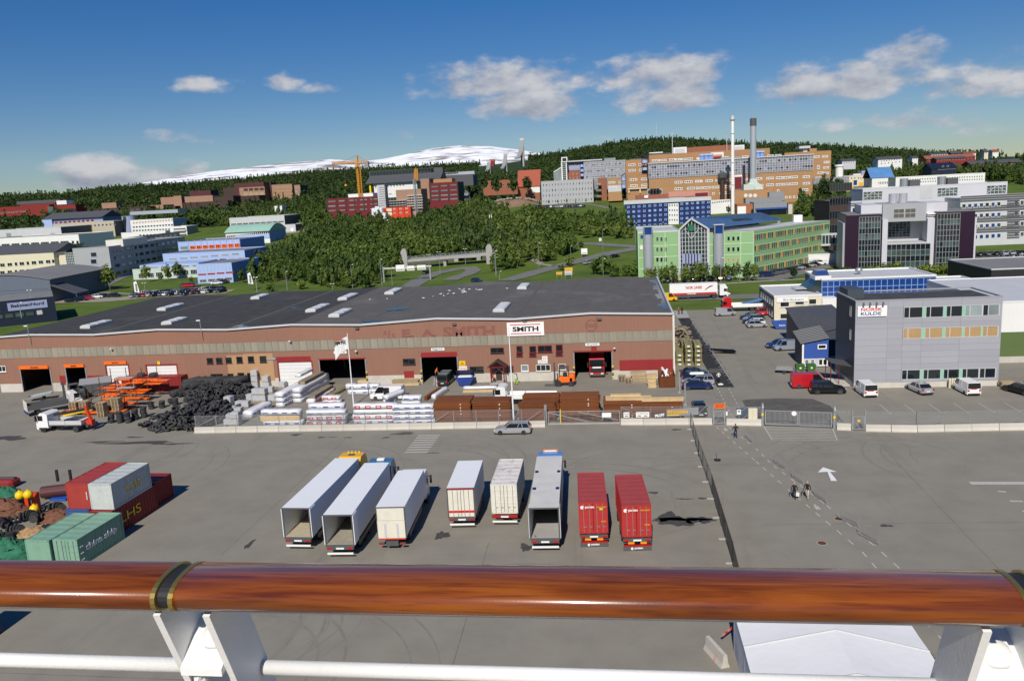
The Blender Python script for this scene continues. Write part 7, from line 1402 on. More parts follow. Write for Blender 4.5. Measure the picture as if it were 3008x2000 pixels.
# lorries (local +y forwards, rear at y=0)
def axle(t,y,w=2.5,r=.5,rim='steel_dark'):
 for s_ in(-1,1):o=obj('wheel',wheel(r,.34,rim),t,(s_*(w/2-.2),y,r));o.rotation_euler=(0,0,math.pi/2)
def chassis(t,y0,y1,w=.9):MB().box(-w/2,-w/2+.12,y0,y1,.85,1.1,'steel_dark').box(w/2-.12,w/2,y0,y1,.85,1.1,'steel_dark').box(-w/2,w/2,y0+.3,y0+.5,.9,1.1,'steel_dark').box(-w/2,w/2,(y0+y1)/2,(y0+y1)/2+.2,.9,1.1,'steel_dark').build('chassis',t)
def cab(t,y,paint,H=3.55,beacons=None,L=2.2):
 w=1.22;P=[(y,.75),(y,H-.25),(y+.25,H),(y+L-.75,H+.02),(y+L-.22,H-.75),(y+L-.08,1.75),(y+L,1.1),(y+L,.45),(y+L-.35,.45),(y+L-.35,.75)]
 MB().prism(P,-w,w,paint,'x').build('cab',t)
 MB().add([(-w+.08,y+L-.2,H-.8),(w-.08,y+L-.2,H-.8),(w-.05,y+L-.055,1.85),(-w+.05,y+L-.055,1.85)],[(0,1,2,3)],'car_glass').build('windscreen',t)
 for s_ in(-1,1):
  MB().box(s_*w-.01,s_*w+.01,y+L-1.15,y+L-.35,1.75,2.5,'car_glass').build('side_window',t);MB().box(s_*(w+.24)-.1,s_*(w+.24)+.1,y+L-.3,y+L-.12,1.75,2.55,'black').beam((s_*w,y+L-.25,2.5),(s_*(w+.2),y+L-.2,2.5),.05,'black').build('mirror',t);MB().box(s_*w*.7-.2,s_*w*.7+.2,y+L,y+L+.03,.62,.82,'lamp_glass').build('headlight',t)
 MB().box(-w+.05,w-.05,y+L-.62,y+L-.1,H-.8,H-.72,'steel_dark').build('sun_visor',t);MB().box(-w+.1,w-.1,y+L-.02,y+L+.03,.9,1.6,'black').build('grille',t);MB().box(-w,w,y+L-.1,y+L+.06,.35,.6,'dark_grey').build('bumper',t)
 if beacons=='lamps':
  for i in range(4):MB().cyl((-.6+i*.4,y+L-.8,H),(-.6+i*.4,y+L-.8,H+.16),.1,'bright_yellow',n=8).build('roof_lamp',t)
  MB().box(-.35,.35,y+.5,y+1.0,H-.02,H+.06,'dark_grey').build('roof_hatch',t)
 if beacons=='bar':MB().box(-.75,.75,y+L-.9,y+L-.6,H+.02,H+.2,'amber').box(-.6,.6,y+L-.92,y+L-.9,H+.04,H+.18,'lamp_glass').build('beacon_bar',t)
 if beacons=='ac':MB().bev(-.4,.4,y+.6,y+1.2,H,H+.22,.06,'white_plain').build('air_conditioner',t)
def tail(t,mt='steel_dark',y=-.02,w=1.2,posten=False):
 MB().box(-w,w,y-.1,y+.1,.82,1.08,mt).build('light_bar',t)
 for s_ in(-1,1):MB().box(s_*(w-.28)-.2,s_*(w-.28)+.2,y-.13,y-.1,.87,1.03,'tail_red').build('tail_light',t)
 MB().box(-.35,.35,y-.13,y-.1,.88,1.02,'white_plain').build('number_plate',t);MB().box(-w+.05,w-.05,y-.16,y-.05,.42,.56,'white_plain' if not posten else 'tail_red').build('under_run_bar',t)
def boxbody(t,L,H0,H1,W_,mt,roof,opened,floor='trailer_floor',rear='reefer_door'):
 w=W_/2;th=.08
 for s_ in(-1,1):MB().box(s_*w-th if s_>0 else-w,w if s_>0 else-w+th,.0,L,H0,H1-.06,mt).build('side_wall',t)
 MB().box(-w+th,w-th,L-th,L,H0,H1-.06,mt).build('front_wall',t);MB().box(-w,w,0,L,H1-.06,H1,roof).build('roof',t);MB().box(-w+th,w-th,.02,L-th,H0-.12,H0+.04,floor).build('floor',t)
 f=MB();f.box(-w-.02,-w+.1,-.05,.0,H0-.15,H1,'steel_dark');f.box(w-.1,w+.02,-.05,.0,H0-.15,H1,'steel_dark');f.box(-w+.1,w-.1,-.05,0,H1-.12,H1,'steel_dark');f.box(-w+.1,w-.1,-.05,0,H0-.2,H0,'steel_dark');f.build('rear_frame',t)
 for s_ in(-1,1):
  if opened:MB().box(s_*(w+.05)-.03,s_*(w+.05)+.03,-.05,1.15,H0,H1-.1,mt).build('door',t)
  elif opened is not None:
   d=MB().box(.02 if s_>0 else-w+.1,w-.1 if s_>0 else-.02,-.06,0,H0+.02,H1-.14,rear).build('door',t)
   for xx in(.3,.75):MB().cyl((s_*xx,-.09,H0),(s_*xx,-.09,H1-.1),.025,'galv',n=6).build('lock_bar',d)
 for s_ in(-1,1):MB().box(s_*(w-.06)-.02,s_*(w-.06)+.02,1.5,L-2.,.55,.95,'steel_dark').build('side_guard',t)
for nm,lb,x,y,yaw,paint,bea,top,fl,hc in(('articulated_lorry','white refrigerated lorry with open rear doors and yellow cab',-29.1,64.14,.8,'truck_yellow','lamps','trailer_white','fresh_floor',3.85),('articulated_lorry','white refrigerated lorry with open rear doors and blue cab',-24.68,62.63,-2.2,'truck_blue','ac','trailer_white','trailer_floor',3.7),('articulated_lorry','old weathered box lorry with grey roof and bright blue cab',-6.95,64.2,-2.6,'truck_sky','bar','trailer_old','concrete_grey',3.75)):
 if fl=='fresh_floor' and fl not in MAT:mat('fresh_floor',(.45,.40,.29),.7,var=.15,sc=1.5)
 t=thing(nm,lb,'lorry',(x,y,0),R_(-yaw));boxbody(t,13.4,1.25,4.0,2.58,top if top!='trailer_old' else 'light_grey',top,True,fl);chassis(t,0,13.0);tail(t)
 for a in(2.4,3.75,5.1):axle(t,a)
 for s_ in(-1,1):MB().box(s_*.7-.08,s_*.7+.08,10.2,10.4,.05,1.1,'steel_dark').build('landing_leg',t)
 cab(t,14.1,paint,hc,bea,2.3);MB().box(-.5,.5,10.6,16,.7,.95,'steel_dark').build('tractor_frame',t);axle(t,11.6);axle(t,15.4)
 if top=='trailer_old':
  for yy in(4.2,8.6):
   for s_ in(-1,1):MB().box(s_*1.05-.16,s_*1.05+.16,yy,yy+.55,4.0,4.03,'sheet_blue').build('roof_patch',t)
  m=MB();a_=[(-.95,-.06,1.45),(-.75,-.06,1.45),(-.85,-.06,1.65)];m.poly(a_,'orange_red');m.build('warning_triangle',t)
t=thing('box_truck','white rigid box truck with folded tail lift','lorry',(-20.53,64.49,0),R_(3.2));boxbody(t,9.4,1.2,3.95,2.58,'trailer_white','trailer_white',None);chassis(t,0,9);cab(t,9.7,'truck_white',3.4);axle(t,2.2);axle(t,3.5);axle(t,10.8)
MB().box(-1.2,1.2,-.1,-.02,2.75,3.85,'reefer_door').build('upper_door',t);o=MB().box(-1.22,1.22,-.16,-.06,1.1,2.72,'reefer_door').build('tail_lift',t)
for s_ in(-1,1):MB().box(s_*.55-.09,s_*.55+.09,-.2,-.16,1.1,2.45,'light_grey').build('lift_arm',o);MB().box(s_*.95-.25,s_*.95+.25,-.3,-.1,.55,.7,'steel_dark').box(s_*.95-.2,s_*.95+.2,-.33,-.3,.57,.68,'tail_red').build('tail_light',t)
MB().box(-.55,.55,-.25,-.05,.4,.85,'steel_dark').build('lift_motor',t);MB().box(-1.2,1.2,-.12,0,.95,1.08,'orange_red').build('under_run_bar',t)
t=thing('box_trailer','white closed box trailer with red rear stripes','trailer',(-15.11,68.88,0),R_(3.1));boxbody(t,7.6,1.2,4.0,2.55,'trailer_white','trailer_white',False);chassis(t,0,7.2);tail(t);axle(t,2.2);axle(t,3.5);axle(t,6.4)
MB().box(-1.26,1.26,-.11,-.05,3.86,3.99,'red_board').box(-1.2,1.2,-.1,-.065,1.62,1.82,'print_red').build('red_stripe',t)
t=thing('container_trailer','rusty roofed white container on a low trailer','trailer',(-11.2,69.7,0),R_(1.2));container('','',0,0,1.15,0,'offwhite','rusty_white',L=7.1,W_=2.46,H=2.87,par=t);chassis(t,-.2,7);tail(t,'red_board',-.15);axle(t,2.);axle(t,3.3);axle(t,6.)
for x,y,yaw,L,lb,grn in((-2.83,65.41,-3.4,7.35,'red postal container trailer with small green door label',1),(.85,64.73,-4.5,7.45,'red postal container trailer right of its twin, without green label',0)):
 t=thing('container_trailer',lb,'trailer',(x,y,0),R_(-yaw));container('','',0,0,1.14,0,'posten_red','posten_roof',L=L,W_=2.5,H=2.86,par=t);chassis(t,-.1,L);tail(t,'dark_grey',-.12,posten=True);axle(t,1.9);axle(t,3.2);axle(t,L-1.2)
 MB().box(-1.2,1.2,-.24,-.22,.05,.42,'dark_grey').build('mud_flap',t);letters('posten','white_plain',.7,.22,t,(-.25,-.25,.12),bold=.03)
 for s_ in(-1,1):MB().box(s_*.52-.26,s_*.52+.26,-.25,-.2,.62,.8,'amber').build('marker_board',t)
 letters('posten','white_plain',.78,.25,t,(-.68,-.04,3.42),bold=.03)
 for xx,zz,ss in((-.93,3.56,.16),(-.45,.22,.12)):
  m=MB();m.lathe([(.001,0),(ss,0),(ss,-.02),(.001,-.02)],'white_plain',16,(xx,-.05 if zz>1 else-.25,zz),'y');m.add([(xx+ss*.2,-.08 if zz>1 else-.275,zz),(xx+ss*1.1,-.08 if zz>1 else-.275,zz-ss*.9),(xx+ss*1.1,-.08 if zz>1 else-.275,zz+ss*.2)],[(0,1,2)],'posten_red' if zz>1 else 'dark_grey');m.build('horn_logo',t)
 letters('PTNU 250209 7','bright_yellow',.85,.1,t,(.3,-.04,3.5),bold=.02);letters('22 T32','bright_yellow',.4,.1,t,(.68,-.04,2.2),bold=.02)
 if grn:MB().box(.55,.85,-.05,-.02,3.3,3.45,'cloth_hi').build('green_label',t)
t=thing('red_truck','bright red truck cab driving out of the warehouse door','lorry',(-4.1,134.3,0),math.pi);cab(t,3.6,'truck_red',3.75,None,2.4);chassis(t,0,4);axle(t,.8);axle(t,4.9);MB().box(-.7,.7,6.03,6.06,1.62,1.85,'white_plain').build('name_board',t);MB().box(-1.0,1.0,4.2,4.9,3.75,4.05,'truck_red').build('roof_spoiler',t)
q=aty('D',95,1280,217);t=thing('articulated_lorry','white articulated lorry with red print and stripe on the road','lorry',(q[0]-6.6,217,.1),-math.pi/2);boxbody(t,12.4,1.2,4.1,2.55,'trailer_white','trailer_white',False);chassis(t,0,14);tail(t);cab(t,13.0,'truck_white',3.6)
for a in(2.2,3.5,4.8,11.5,14.4):axle(t,a)
letters('NOR LINES','print_red',4.2,.75,t,(1.3,4.2,2.7),rot=(R_(90),0,R_(90)),bold=.03);MB().box(1.28,1.31,.2,12.2,1.22,1.7,'print_red').build('red_stripe',t);letters('NORLINES','white_plain',2.2,.3,t,(1.32,4.6,1.3),rot=(R_(90),0,R_(90)),bold=.03)
m=MB()
for i in range(4):m.beam((1.29,9.2+i*.35,2.4+i*.3),(1.29,10.2+i*.35,3.1+i*.12),.16,'print_red')
m.build('star_logo',t)
t=thing('low_loader','red truck with white drop sides and blue ramp','lorry',(33.5,193.4,0),math.pi/2);cab(t,7.6,'truck_red',3.4);chassis(t,0,8);axle(t,1.6);axle(t,2.9);axle(t,8.8);MB().box(-1.25,1.25,0,7.3,1.1,1.3,'white_plain').box(-1.28,-1.22,0,7.3,1.3,1.9,'white_plain').box(1.22,1.28,0,7.3,1.3,1.9,'white_plain').build('load_bed',t);MB().beam((0,-1.5,3.2),(0,5,1.7),2.0,'truck_sky',.25).build('ramp',t)
t=car('suv','car_red',31.8,187.5,1.6,'red pick-up truck beside the low white office',lod=1)
t=thing('crane_truck','white flatbed truck with folded orange loader crane','lorry',(-76.0,102.5,0),R_(88));cab(t,5.9,'truck_white',2.85,None,1.9);chassis(t,0,7);axle(t,1.7,2.3,.44,'rim');axle(t,6.9,2.3,.44,'rim');MB().box(-1.2,1.2,.6,5.7,1.05,1.18,'grey_wood').build('load_bed',t)
for a,b in((.6,3.1),(3.15,5.7)):
 for s_ in(-1,1):MB().box(s_*1.2-.03,s_*1.2+.03,a,b,1.18,1.75,'light_grey').build('side_board',t)
MB().box(-1.2,1.2,.55,.6,1.18,1.75,'light_grey').build('tail_board',t)
MB().box(-.4,.4,-.5,.45,.8,1.6,'orange_red').beam((0,-.1,1.5),(.1,.5,3.6),.35,'orange_red').beam((.1,.5,3.6),(0,.2,2.1),.25,'orange_red').beam((-1.1,-.2,.9),(1.1,-.2,.9),.25,'steel_dark').build('crane_column',t);MB().beam((.3,-.6,3.3),(-.6,5.2,2.5),.28,'black').beam((.4,-.3,3.0),(-.3,4.,2.3),.24,'bright_yellow').build('crane_boom',t)
t=thing('drop_side_truck','dark drop side truck with cream tail lift','lorry',(-92.6,110.6,0),R_(-42));cab(t,6.0,'truck_white',2.7,None,1.8);chassis(t,0,7);axle(t,1.6,2.3,.44);axle(t,6.8,2.3,.44);MB().box(-1.2,1.2,0,5.8,1.0,1.12,'grey_wood').build('load_bed',t)
for s_ in(-1,1):MB().box(s_*1.2-.03,s_*1.2+.03,.1,5.8,1.1,1.8,'dark_grey').build('side_board',t)
o=MB().box(-1.25,1.25,-.12,0,.9,2.4,'offwhite').build('tail_lift',t);MB().box(-.5,.5,-.16,-.12,1.2,2.1,'cream_wall').build('lift_panel',o);MB().box(-1.1,1.1,-.2,0,.5,.85,'print_blue').build('under_run_bar',t)
# timber yard
def spanpx(k,aL,aR,bB,bT):
 q=g(k,(aL+aR)/2,bB);x0=aty(k,aL,bB,q[1])[0];x1=aty(k,aR,bB,q[1])[0];return x0,x1,q[1],aty(k,(aL+aR)/2,bT,q[1])[2]
_pk={}
def pack(lb,x,y,z,L,W_,H,rz,kind,grp,name='timber_pack'):
 """one bundle lying along local x, centred"""
 t=thing(name,lb,'timber',(x,y,z),rz+random.uniform(-.02,.02),grp);key=(round(L,1),round(W_,1),round(H,1),kind,random.randrange(3));k2=key
 if k2 not in _pk:
  r=random.Random(hash(key)%999);body=MB();st=MB();a,b=L/2,W_/2
  if kind in('blue','red','plain'):
   n=9;rings=[]
   for i in range(n):
    xx=-a+L*i/(n-1);j=[r.uniform(-.05,.05)for _ in range(6)];s_=1 if 0<i<n-1 else.9
    rings.append([(xx,-b*s_+j[0],.05),(xx,b*s_+j[1],.05),(xx,b*s_+j[2],H-.1),(xx,b*.8*s_,H+j[3]*.8),(xx,-b*.8*s_,H+j[4]*.8),(xx,-b*s_+j[5],H-.1)])
   body.loft(rings,'wrap_white')
   if kind!='plain':
    m_='wrap_blue' if kind=='blue' else 'wrap_red';ns=max(2,int(L/1.3))
    for i in range(ns):
     xx=-a+L*(i+.5)/ns
     for s_ in(-1,1):
      y_=s_*(b+.06)
      if kind=='blue':st.box(xx-.36,xx+.36,y_-.015,y_+.015,H*.42,H*.60,m_)
      else:
       st.box(xx-.5,xx+.3,y_-.015,y_+.015,H*.25,H*.36,m_);st.box(xx-.5,xx+.3,y_-.015,y_+.015,H*.66,H*.77,m_);st.box(xx-.5,xx-.36,y_-.015,y_+.015,H*.36,H*.66,m_);st.box(xx+.16,xx+.3,y_-.015,y_+.015,H*.36,H*.66,m_)
   me=[('wrapping',body.mesh('wrapping',True))]+([('print',st.mesh('print'))]if kind!='plain' else[])
  else:
   me=[];nz=max(1,int(H/.16));ny=max(2,int(W_/.24));hz,wy=H/nz,W_/ny;bd=MB().box(-a,a,-wy*.46,wy*.46,0,hz*.86,kind).mesh('board');core=MB().box(-a+.06,a-.06,-b+wy*.6,b-wy*.6,.02,H-hz*.4,kind).mesh('inner_boards');me=[('inner_boards',core)]
   for j in range(nz):
    for i in range(ny):
     if j==nz-1 or i in(0,ny-1):me.append(('board',bd,(r.uniform(-.08,.08),-b+(i+.5)*wy,j*hz)))
  _pk[k2]=me
 for e in _pk[k2]:obj(e[0],e[1],t,e[2]if len(e)>2 else(0,0,0))
 return t
def packs(k,aL,aR,bB,bT,depth,kinds,lb,grp,rz=0):
 x0,x1,y,z=spanpx(k,aL,aR,bB,bT);n=len(kinds)
 for i,kd in enumerate(kinds):pack(lb,(x0+x1)/2+random.uniform(-.15,.15),y+depth/2,z*i/n,x1-x0,depth,z/n-.03,rz,kd,grp)
LB,LR='white wrapped timber pack with blue print stacked behind the fence','white wrapped timber pack with red print stacked behind the fence';GB,GR_='blue printed timber packs','red printed timber packs'
packs('R',590,1200,1080,828,1.3,('blue','fresh_wood','blue'),'timber pack in the sagging stack with yellow boards behind the fence','sagging stack');packs('R',1300,1900,1070,835,1.3,('red','red','blue'),LR,GR_);packs('R',1340,1890,1000,730,1.3,('blue','blue','blue'),LB,GB)
packs('R',2030,2700,1055,735,1.3,('blue','red','plain','red'),LR,GR_);packs('T',415,1055,1050,748,1.3,('blue','blue','blue','blue'),LB,GB);packs('T',555,840,830,610,1.4,('blue','blue','blue'),LB,GB);packs('T',240,420,830,640,1.4,('blue','plain'),LB,GB)
packs('R',1930,2300,590,420,1.2,('blue','blue'),'white wrapped timber pack with blue print in the open yard before the dark door','packs before the dark door');packs('T',-60,170,575,420,1.2,('blue','blue'),'white wrapped timber pack with blue print in the open yard before the dark door','packs before the dark door');packs('R',1540,1810,730,610,1.3,('red','red'),LR,GR_)
packs('T',1500,2030,545,460,1.0,('fresh_wood','plain'),'long white wrapped pack on yellow battens before the porch','long packs before the porch');packs('R',2100,2800,412,355,1.2,('fresh_wood',),'low bundle of yellow battens along the warehouse wall','yellow battens along the wall');packs('T',390,800,440,350,1.2,('fresh_wood','pallet_wood'),'low bundle of yellow battens along the warehouse wall','yellow battens along the wall')
LV='wrapped timber pack pointing at the roller shutter in the yard'
for x,y,L,n,kd in((-51.6,119,12,3,'blue'),(-49.9,121,11,3,'plain')):
 for i in range(n):pack(LV,x,y,i*.78,L,1.35,.75,math.pi/2-.07,kd,'packs pointing at the shutter')
pack(LV,-47.4,118.5,0,8,1.4,.8,math.pi/2-.07,'red','packs pointing at the shutter');pack('weathered planks on top of a red printed pack',-47.4,118.5,.85,7,1.2,.5,math.pi/2-.07,'grey_wood',None);pack('weathered brown plank bundle on the wrapped packs by the shutter',-50.0,121.5,2.4,7,1.2,.5,math.pi/2-.07,'grey_wood',None);pack('weathered plank bundle lying on the ground beside the wrapped packs',-45.9,120.5,0,7,1.1,.45,math.pi/2-.1,'green_wood',None)
pack('wrapped pack with yellow edge boards by the fence end',-54.2,110.2,0,6,1.4,1.1,math.pi/2-.1,'blue',None);pack('brown plank bundle on the yellow battens',-51.5,122.5,3.1,5,1.,.5,math.pi/2-.07,'blue',None);pack('long rust brown beam bundle beside the green van',-29.3,118.6,0,6,.5,.7,math.pi/2-.18,'rust',None);pack('grey wrapped beam bundle beside the rust brown one',-28.2,118.6,0,5.6,.7,.8,math.pi/2-.18,'plain',None);pack('grey steel bundle lying across the blue packs',-33.3,111,1.9,4,1.,.7,1.1,'plain',None)
def mats(k,aL,aR,bB,bT,bK,lb,dep=None):
 x0,x1,y,z=spanpx(k,aL,aR,bB,bT);yb=g(k,(aL+aR)/2,bK,z)[1];dep=min(max(yb-y,1.8),3.4);w=x1-x0;n=max(6,int(z/.17));t=thing('rebar_mat_pile',lb,'steel mats',((x0+x1)/2,y,0));me=MB().box(-w/2,w/2,0,dep,.012,z/n-.012,'rust').mesh('steel_mat')
 for i in range(n):obj('steel_mat',me,t,(random.uniform(-.13,.13),random.uniform(-.06,.06),z*i/n))
 for i in range(4):q=random.uniform(.2,.9);MB().cyl((w*.22,-.09,z*q),(w*.22,0,z*q),.09,'offwhite',n=8).build('tag',t)
 return t,z,dep
mats('T',1070,1640,1040,690,560,'tallest pile of rusty steel mats beside the blue packs');mats('T',1660,2260,1025,680,610,'rusty steel mat pile right behind the small fence gate');mats('V',105,560,1000,790,750,'low front pile of rusty steel mats behind the fence by the estate car');mats('V',150,600,900,690,640,'higher rear pile of rusty steel mats left of the sliding gate')
mats('V',625,1105,1000,700,628,'rusty steel mat pile with greyish top behind the sliding gate');t,z1,d1=mats('V',1160,1640,1000,760,680,'rusty steel mat pile carrying fresh boards');t,z2,d2=mats('V',1645,2140,985,760,690,'rusty steel mat pile behind the timber merchant banner')
x0,x1,y,z=spanpx('V',1180,1750,1000,760);pack('fresh pale boards on the rusty mats',(x0+x1)/2,y+1.6,z1,x1-x0,1.6,.3,0,'fresh_wood',None);pack('short fresh boards on the pale boards',(x0+x1)/2-.3,y+2.1,z1+.32,4,1.,.2,0,'fresh_wood',None);x0,x1,y,z=spanpx('V',1565,2150,985,760);pack('long fresh beams on the right hand rusty mats',(x0+x1)/2,y+.9,z2,x1-x0,1.2,.34,0,'fresh_wood',None)
packs('V',1500,1690,522,400,2.0,('pallet_wood','pallet_wood','pallet_wood'),'stack of raw boards against the dark red wall panel','raw boards by the wall');packs('V',1480,1700,420,235,1.6,('fresh_wood','fresh_wood'),'pale boards on top of the raw stack by the wall','pale boards by the wall');packs('V',1700,1800,585,420,1.2,('fresh_wood','fresh_wood','fresh_wood'),'narrow stack of pale timber beside the rusty skip','narrow timber stack');packs('V',1700,1780,420,310,3,('fresh_wood',),'pale sheets stacked behind the rusty skip','pale sheets')
for i,(x,y,n)in enumerate(((11.2,137.5,5),(12.75,137.3,5),(9.7,137.8,3),(9.4,142.8,3),(11,143,4))):
 for j in range(n):
  t=pack('green tinted treated timber pack with white end label beside the warehouse',x,y,j*.78,4.6,1.2,.66,math.pi/2,'green_wood','treated timber beside the warehouse');MB().box(-2.42,-2.40,-.22,.22,.2,.45,'white_plain').build('end_label',t)
t=thing('log_pile','jumbled pile of old boards and logs against the warehouse side','timber',(10.8,157,0));lg=MB().cyl((-1.1,0,0),(1.1,0,0),.13,'grey_wood',n=6).mesh('log')
for i in range(150):a,b=random.uniform(-1.9,2.2),random.uniform(-11,11);obj('log',lg,t,(a,b,random.uniform(.1,1)*3.2*(1-abs(b)/16)),(random.uniform(-.2,.2),random.uniform(-.25,.25),random.random()*3.1))
def blocks(k,a,b,n,lb='pallet of grey wrapped building blocks by the fence end',mt='wrap_grey',w=1.15):
 q=g(k,a,b)
 for i in range(n):t=thing('block_pallet',lb,'pallet',(q[0],q[1]+.5,i*1.02),random.uniform(-.12,.12),'block pallets');MB().bev(-w/2,w/2,-w/2,w/2,.14,1.0,.04,mt).build('blocks',t);MB().box(-w/2,w/2,-w/2,w/2,0,.13,'pallet_wood').build('pallet',t)
for a,b,n in((480,480,3),(495,690,2),(600,690,2),(740,690,1),(650,480,2),(790,420,2),(100,880,1),(50,1080,1),(170,1080,2),(60,820,2),(220,790,1),(390,680,1),(200,900,1),(320,790,1),(900,480,1),(80,1000,1),(700,560,1)):blocks('R',a,b,n)
# tyres
ty=MB();ty.lathe([(.19,-.1),(.31,-.11),(.34,-.07),(.345,0),(.34,.07),(.31,.11),(.19,.1),(.21,0),(.19,-.1)],'rubber',16);tym=ty.mesh('tyre',True)
PT=[(-69,102.6),(-64.5,100.8),(-59.3,101.0),(-57.3,104.5),(-58.2,112),(-60.2,119),(-62,125.5),(-70.5,124.5),(-71.5,120.5),(-67,114),(-66.5,109)]
n=0;tries=0;cell={}
while n<300 and tries<9000:
 tries+=1;x,y=random.uniform(-72,-57),random.uniform(100,126)
 if not inpoly(np.array([x]),np.array([y]),PT)[0]:continue
 ed=min(math.hypot(x-px_,y-py_)for i in range(len(PT))for f in(0,.25,.5,.75)for px_,py_ in(tuple(PT[i][c]+(PT[(i+1)%len(PT)][c]-PT[i][c])*f for c in(0,1)),));key=(int(x/.62),int(y/.62));lv=cell.get(key,0)
 hz=min(2.2,ed*.9);lo=0 if lv==0 else.3*lv
 if lo>hz:continue
 s_=random.choice((.9,1,1,1.15,1.3,1.5));tag(obj('tyre',tym,None,(x,y,max(lo,hz*random.uniform(.3,1))+.12),(random.gauss(0,.7),random.gauss(0,.7),random.random()*6),(s_,s_,s_)),'worn black tyre in the big heap at the fence end','tyre','tyres in the big heap');cell[key]=lv+1;n+=1
hv=MB();nn=20;V_=[];hid=[]
for j in range(nn+1):
 for i in range(nn+1):
  x,y=-72+15*i/nn,100+26*j/nn;ed=min(math.hypot(x-a,y-b)for a,b in PT)if inpoly(np.array([x]),np.array([y]),PT)[0]else-1;V_.append((x,y,min(1.9,ed*.5)-.15+random.uniform(-.1,.1)if ed>0 else-.3));hid.append(0)
sc_=np.array([[random.uniform(-72,-57),random.uniform(100,126)]for _ in range(1500)]);sc_=sc_[inpoly(sc_[:,0],sc_[:,1],PT)];ed_=np.array([min(math.hypot(x-a,y-b)for a,b in PT)for x,y in sc_]);sv=np.array([v.co[:]for v in tym.vertices]);sf=np.array([p.vertices[:]for p in tym.polygons if len(p.vertices)==4]);AV=[];AF=[]
for i,((x,y),e_)in enumerate(zip(sc_,ed_)):
 M_=np.array(Matrix.Rotation(random.gauss(0,.6),3,'X')@Matrix.Rotation(random.gauss(0,.6),3,'Y'));AV.append(sv@M_.T*random.uniform(.85,1.3)+np.array([x,y,.12+min(1.5,e_*.7)*random.uniform(.05,.85)]));AF.append(sf+i*len(sv))
tag(obj('tyre_heap',npmesh('tyre_heap',np.concatenate(AV),np.concatenate(AF),['rubber'],True)),'dense mass of black tyres filling the big heap','tyres',kind='stuff')
tb=MB().lathe([(.3,0),(.52,0),(.6,.08),(.6,3.1),(.52,3.2),(.3,3.2),(.3,0)],'rubber',16,axis='y').mesh('tyre_roll',True)
for x,y,z in[(-73.3+i*1.2,123.4,1.75)for i in range(8)]+[(-72.6+i*1.2,122.6,.62)for i in range(8)]+[(-74.2+i*1.25,120.6,.6)for i in range(4)]+[(-72.4+i*1.3,121.3,1.65)for i in range(2)]:tag(obj('tyre_roll',tb,None,(x,y,z),-.45),'long rubber roll of bundled tyres stacked on the heap','tyre roll','stacked tyre rolls')
def tyrestack(x,y,n,s=1.35):
 for i in range(n):tag(obj('tyre',tym,None,(x+random.uniform(-.08,.08),y+random.uniform(-.08,.08),.12+i*.27*s/1.35+.1),(0,0,random.random()*6),(s,s,s)),'black tyre in the upright stacks on pallets','tyre','upright tyre stacks')
for x,y,n in((-75.3,106.2,5),(-73.9,106.1,6),(-72.6,106.1,6),(-72.4,107.6,6),(-71.7,108.8,6),(-74.0,107.7,4),(-73.5,113.6,4),(-72,114.2,4),(-71.8,116.5,3),(-70.6,115.6,4),(-69.8,117.6,3),(-76.4,126.4,4)):tyrestack(x,y,n)
for x,y,s_ in((-82.5,125.9,2),(-80,125.6,2.2)):tag(obj('tractor_tyre',tym,None,(x,y,2.85),(0,0,0),(s_,s_,s_*1.3)),'big tractor tyre lying on the red container','tyre','tractor tyres on the container')
container('storage_container','long red storage container behind the tyres',-74.6,126.0,0,math.pi/2,'cont_red2','cont_red2',L=11,doors='')
# racking, pallets, skips, forklifts
t=thing('pallet_racking','dismantled orange pallet racking with rusty uprights','racking',(-80.3,117.5,0))
for x in(-5.2,-2.4,.4,3.2):
 for y in(-5,-1.8,1.4,4.6):
  MB().cyl((x,y,0),(x,y,1.4+(y+6)*.28+random.uniform(0,.8)),.06,'rust_edge',n=4).build('upright',t)
for i in range(38):x,y,z=random.uniform(-5.6,2.2),random.uniform(-7.4,5),random.uniform(.3,1.1);z+=max(0,y+5.4)*.2;MB().box(x,x+2.9,y,y+1.1,z,z+.09,'orange').build('beam',t)
for i in range(7):x=random.uniform(-5,2);MB().beam((x,-5,.5+i*.25),(x+1.2,4.5,1.2+i*.3),.09,'rust_edge').build('brace',t)
for x in(-1.8,1.1):MB().cyl((x,1,2.2),(x,1,4.0),.05,'silver',n=5).build('silver_post',t)
for z in(2.3,4.0):MB().box(-1.9,1.2,.6,1.8,z,z+.1,'silver').build('silver_shelf',t)
pm=MB()
for yy in(-.55,-.28,0,.28,.55):pm.box(-.6,.6,yy-.06,yy+.06,.12,.145,'pallet_wood')
for xx in(-.52,0,.52):pm.box(xx-.05,xx+.05,-.6,.6,.025,.12,'pallet_wood');pm.box(xx-.05,xx+.05,-.6,.6,0,.02,'pallet_wood')
pmm=pm.mesh('pallet')
for x,y,n in((-85.0,111.6,13),(-83.6,112.0,13),(-79.2,109.9,15),(-77.6,111.3,17),(-78.9,112.2,15),(-86.6,110.3,6),(-.1,126.,6),(.9,124.9,5)):
 for i in range(n):tag(obj('pallet',pmm,None,(x+random.uniform(-.04,.04),y,i*.147),random.uniform(-.04,.04)),'grey wooden pallet in the tall pallet stacks of the yard','pallet','stacked pallets')
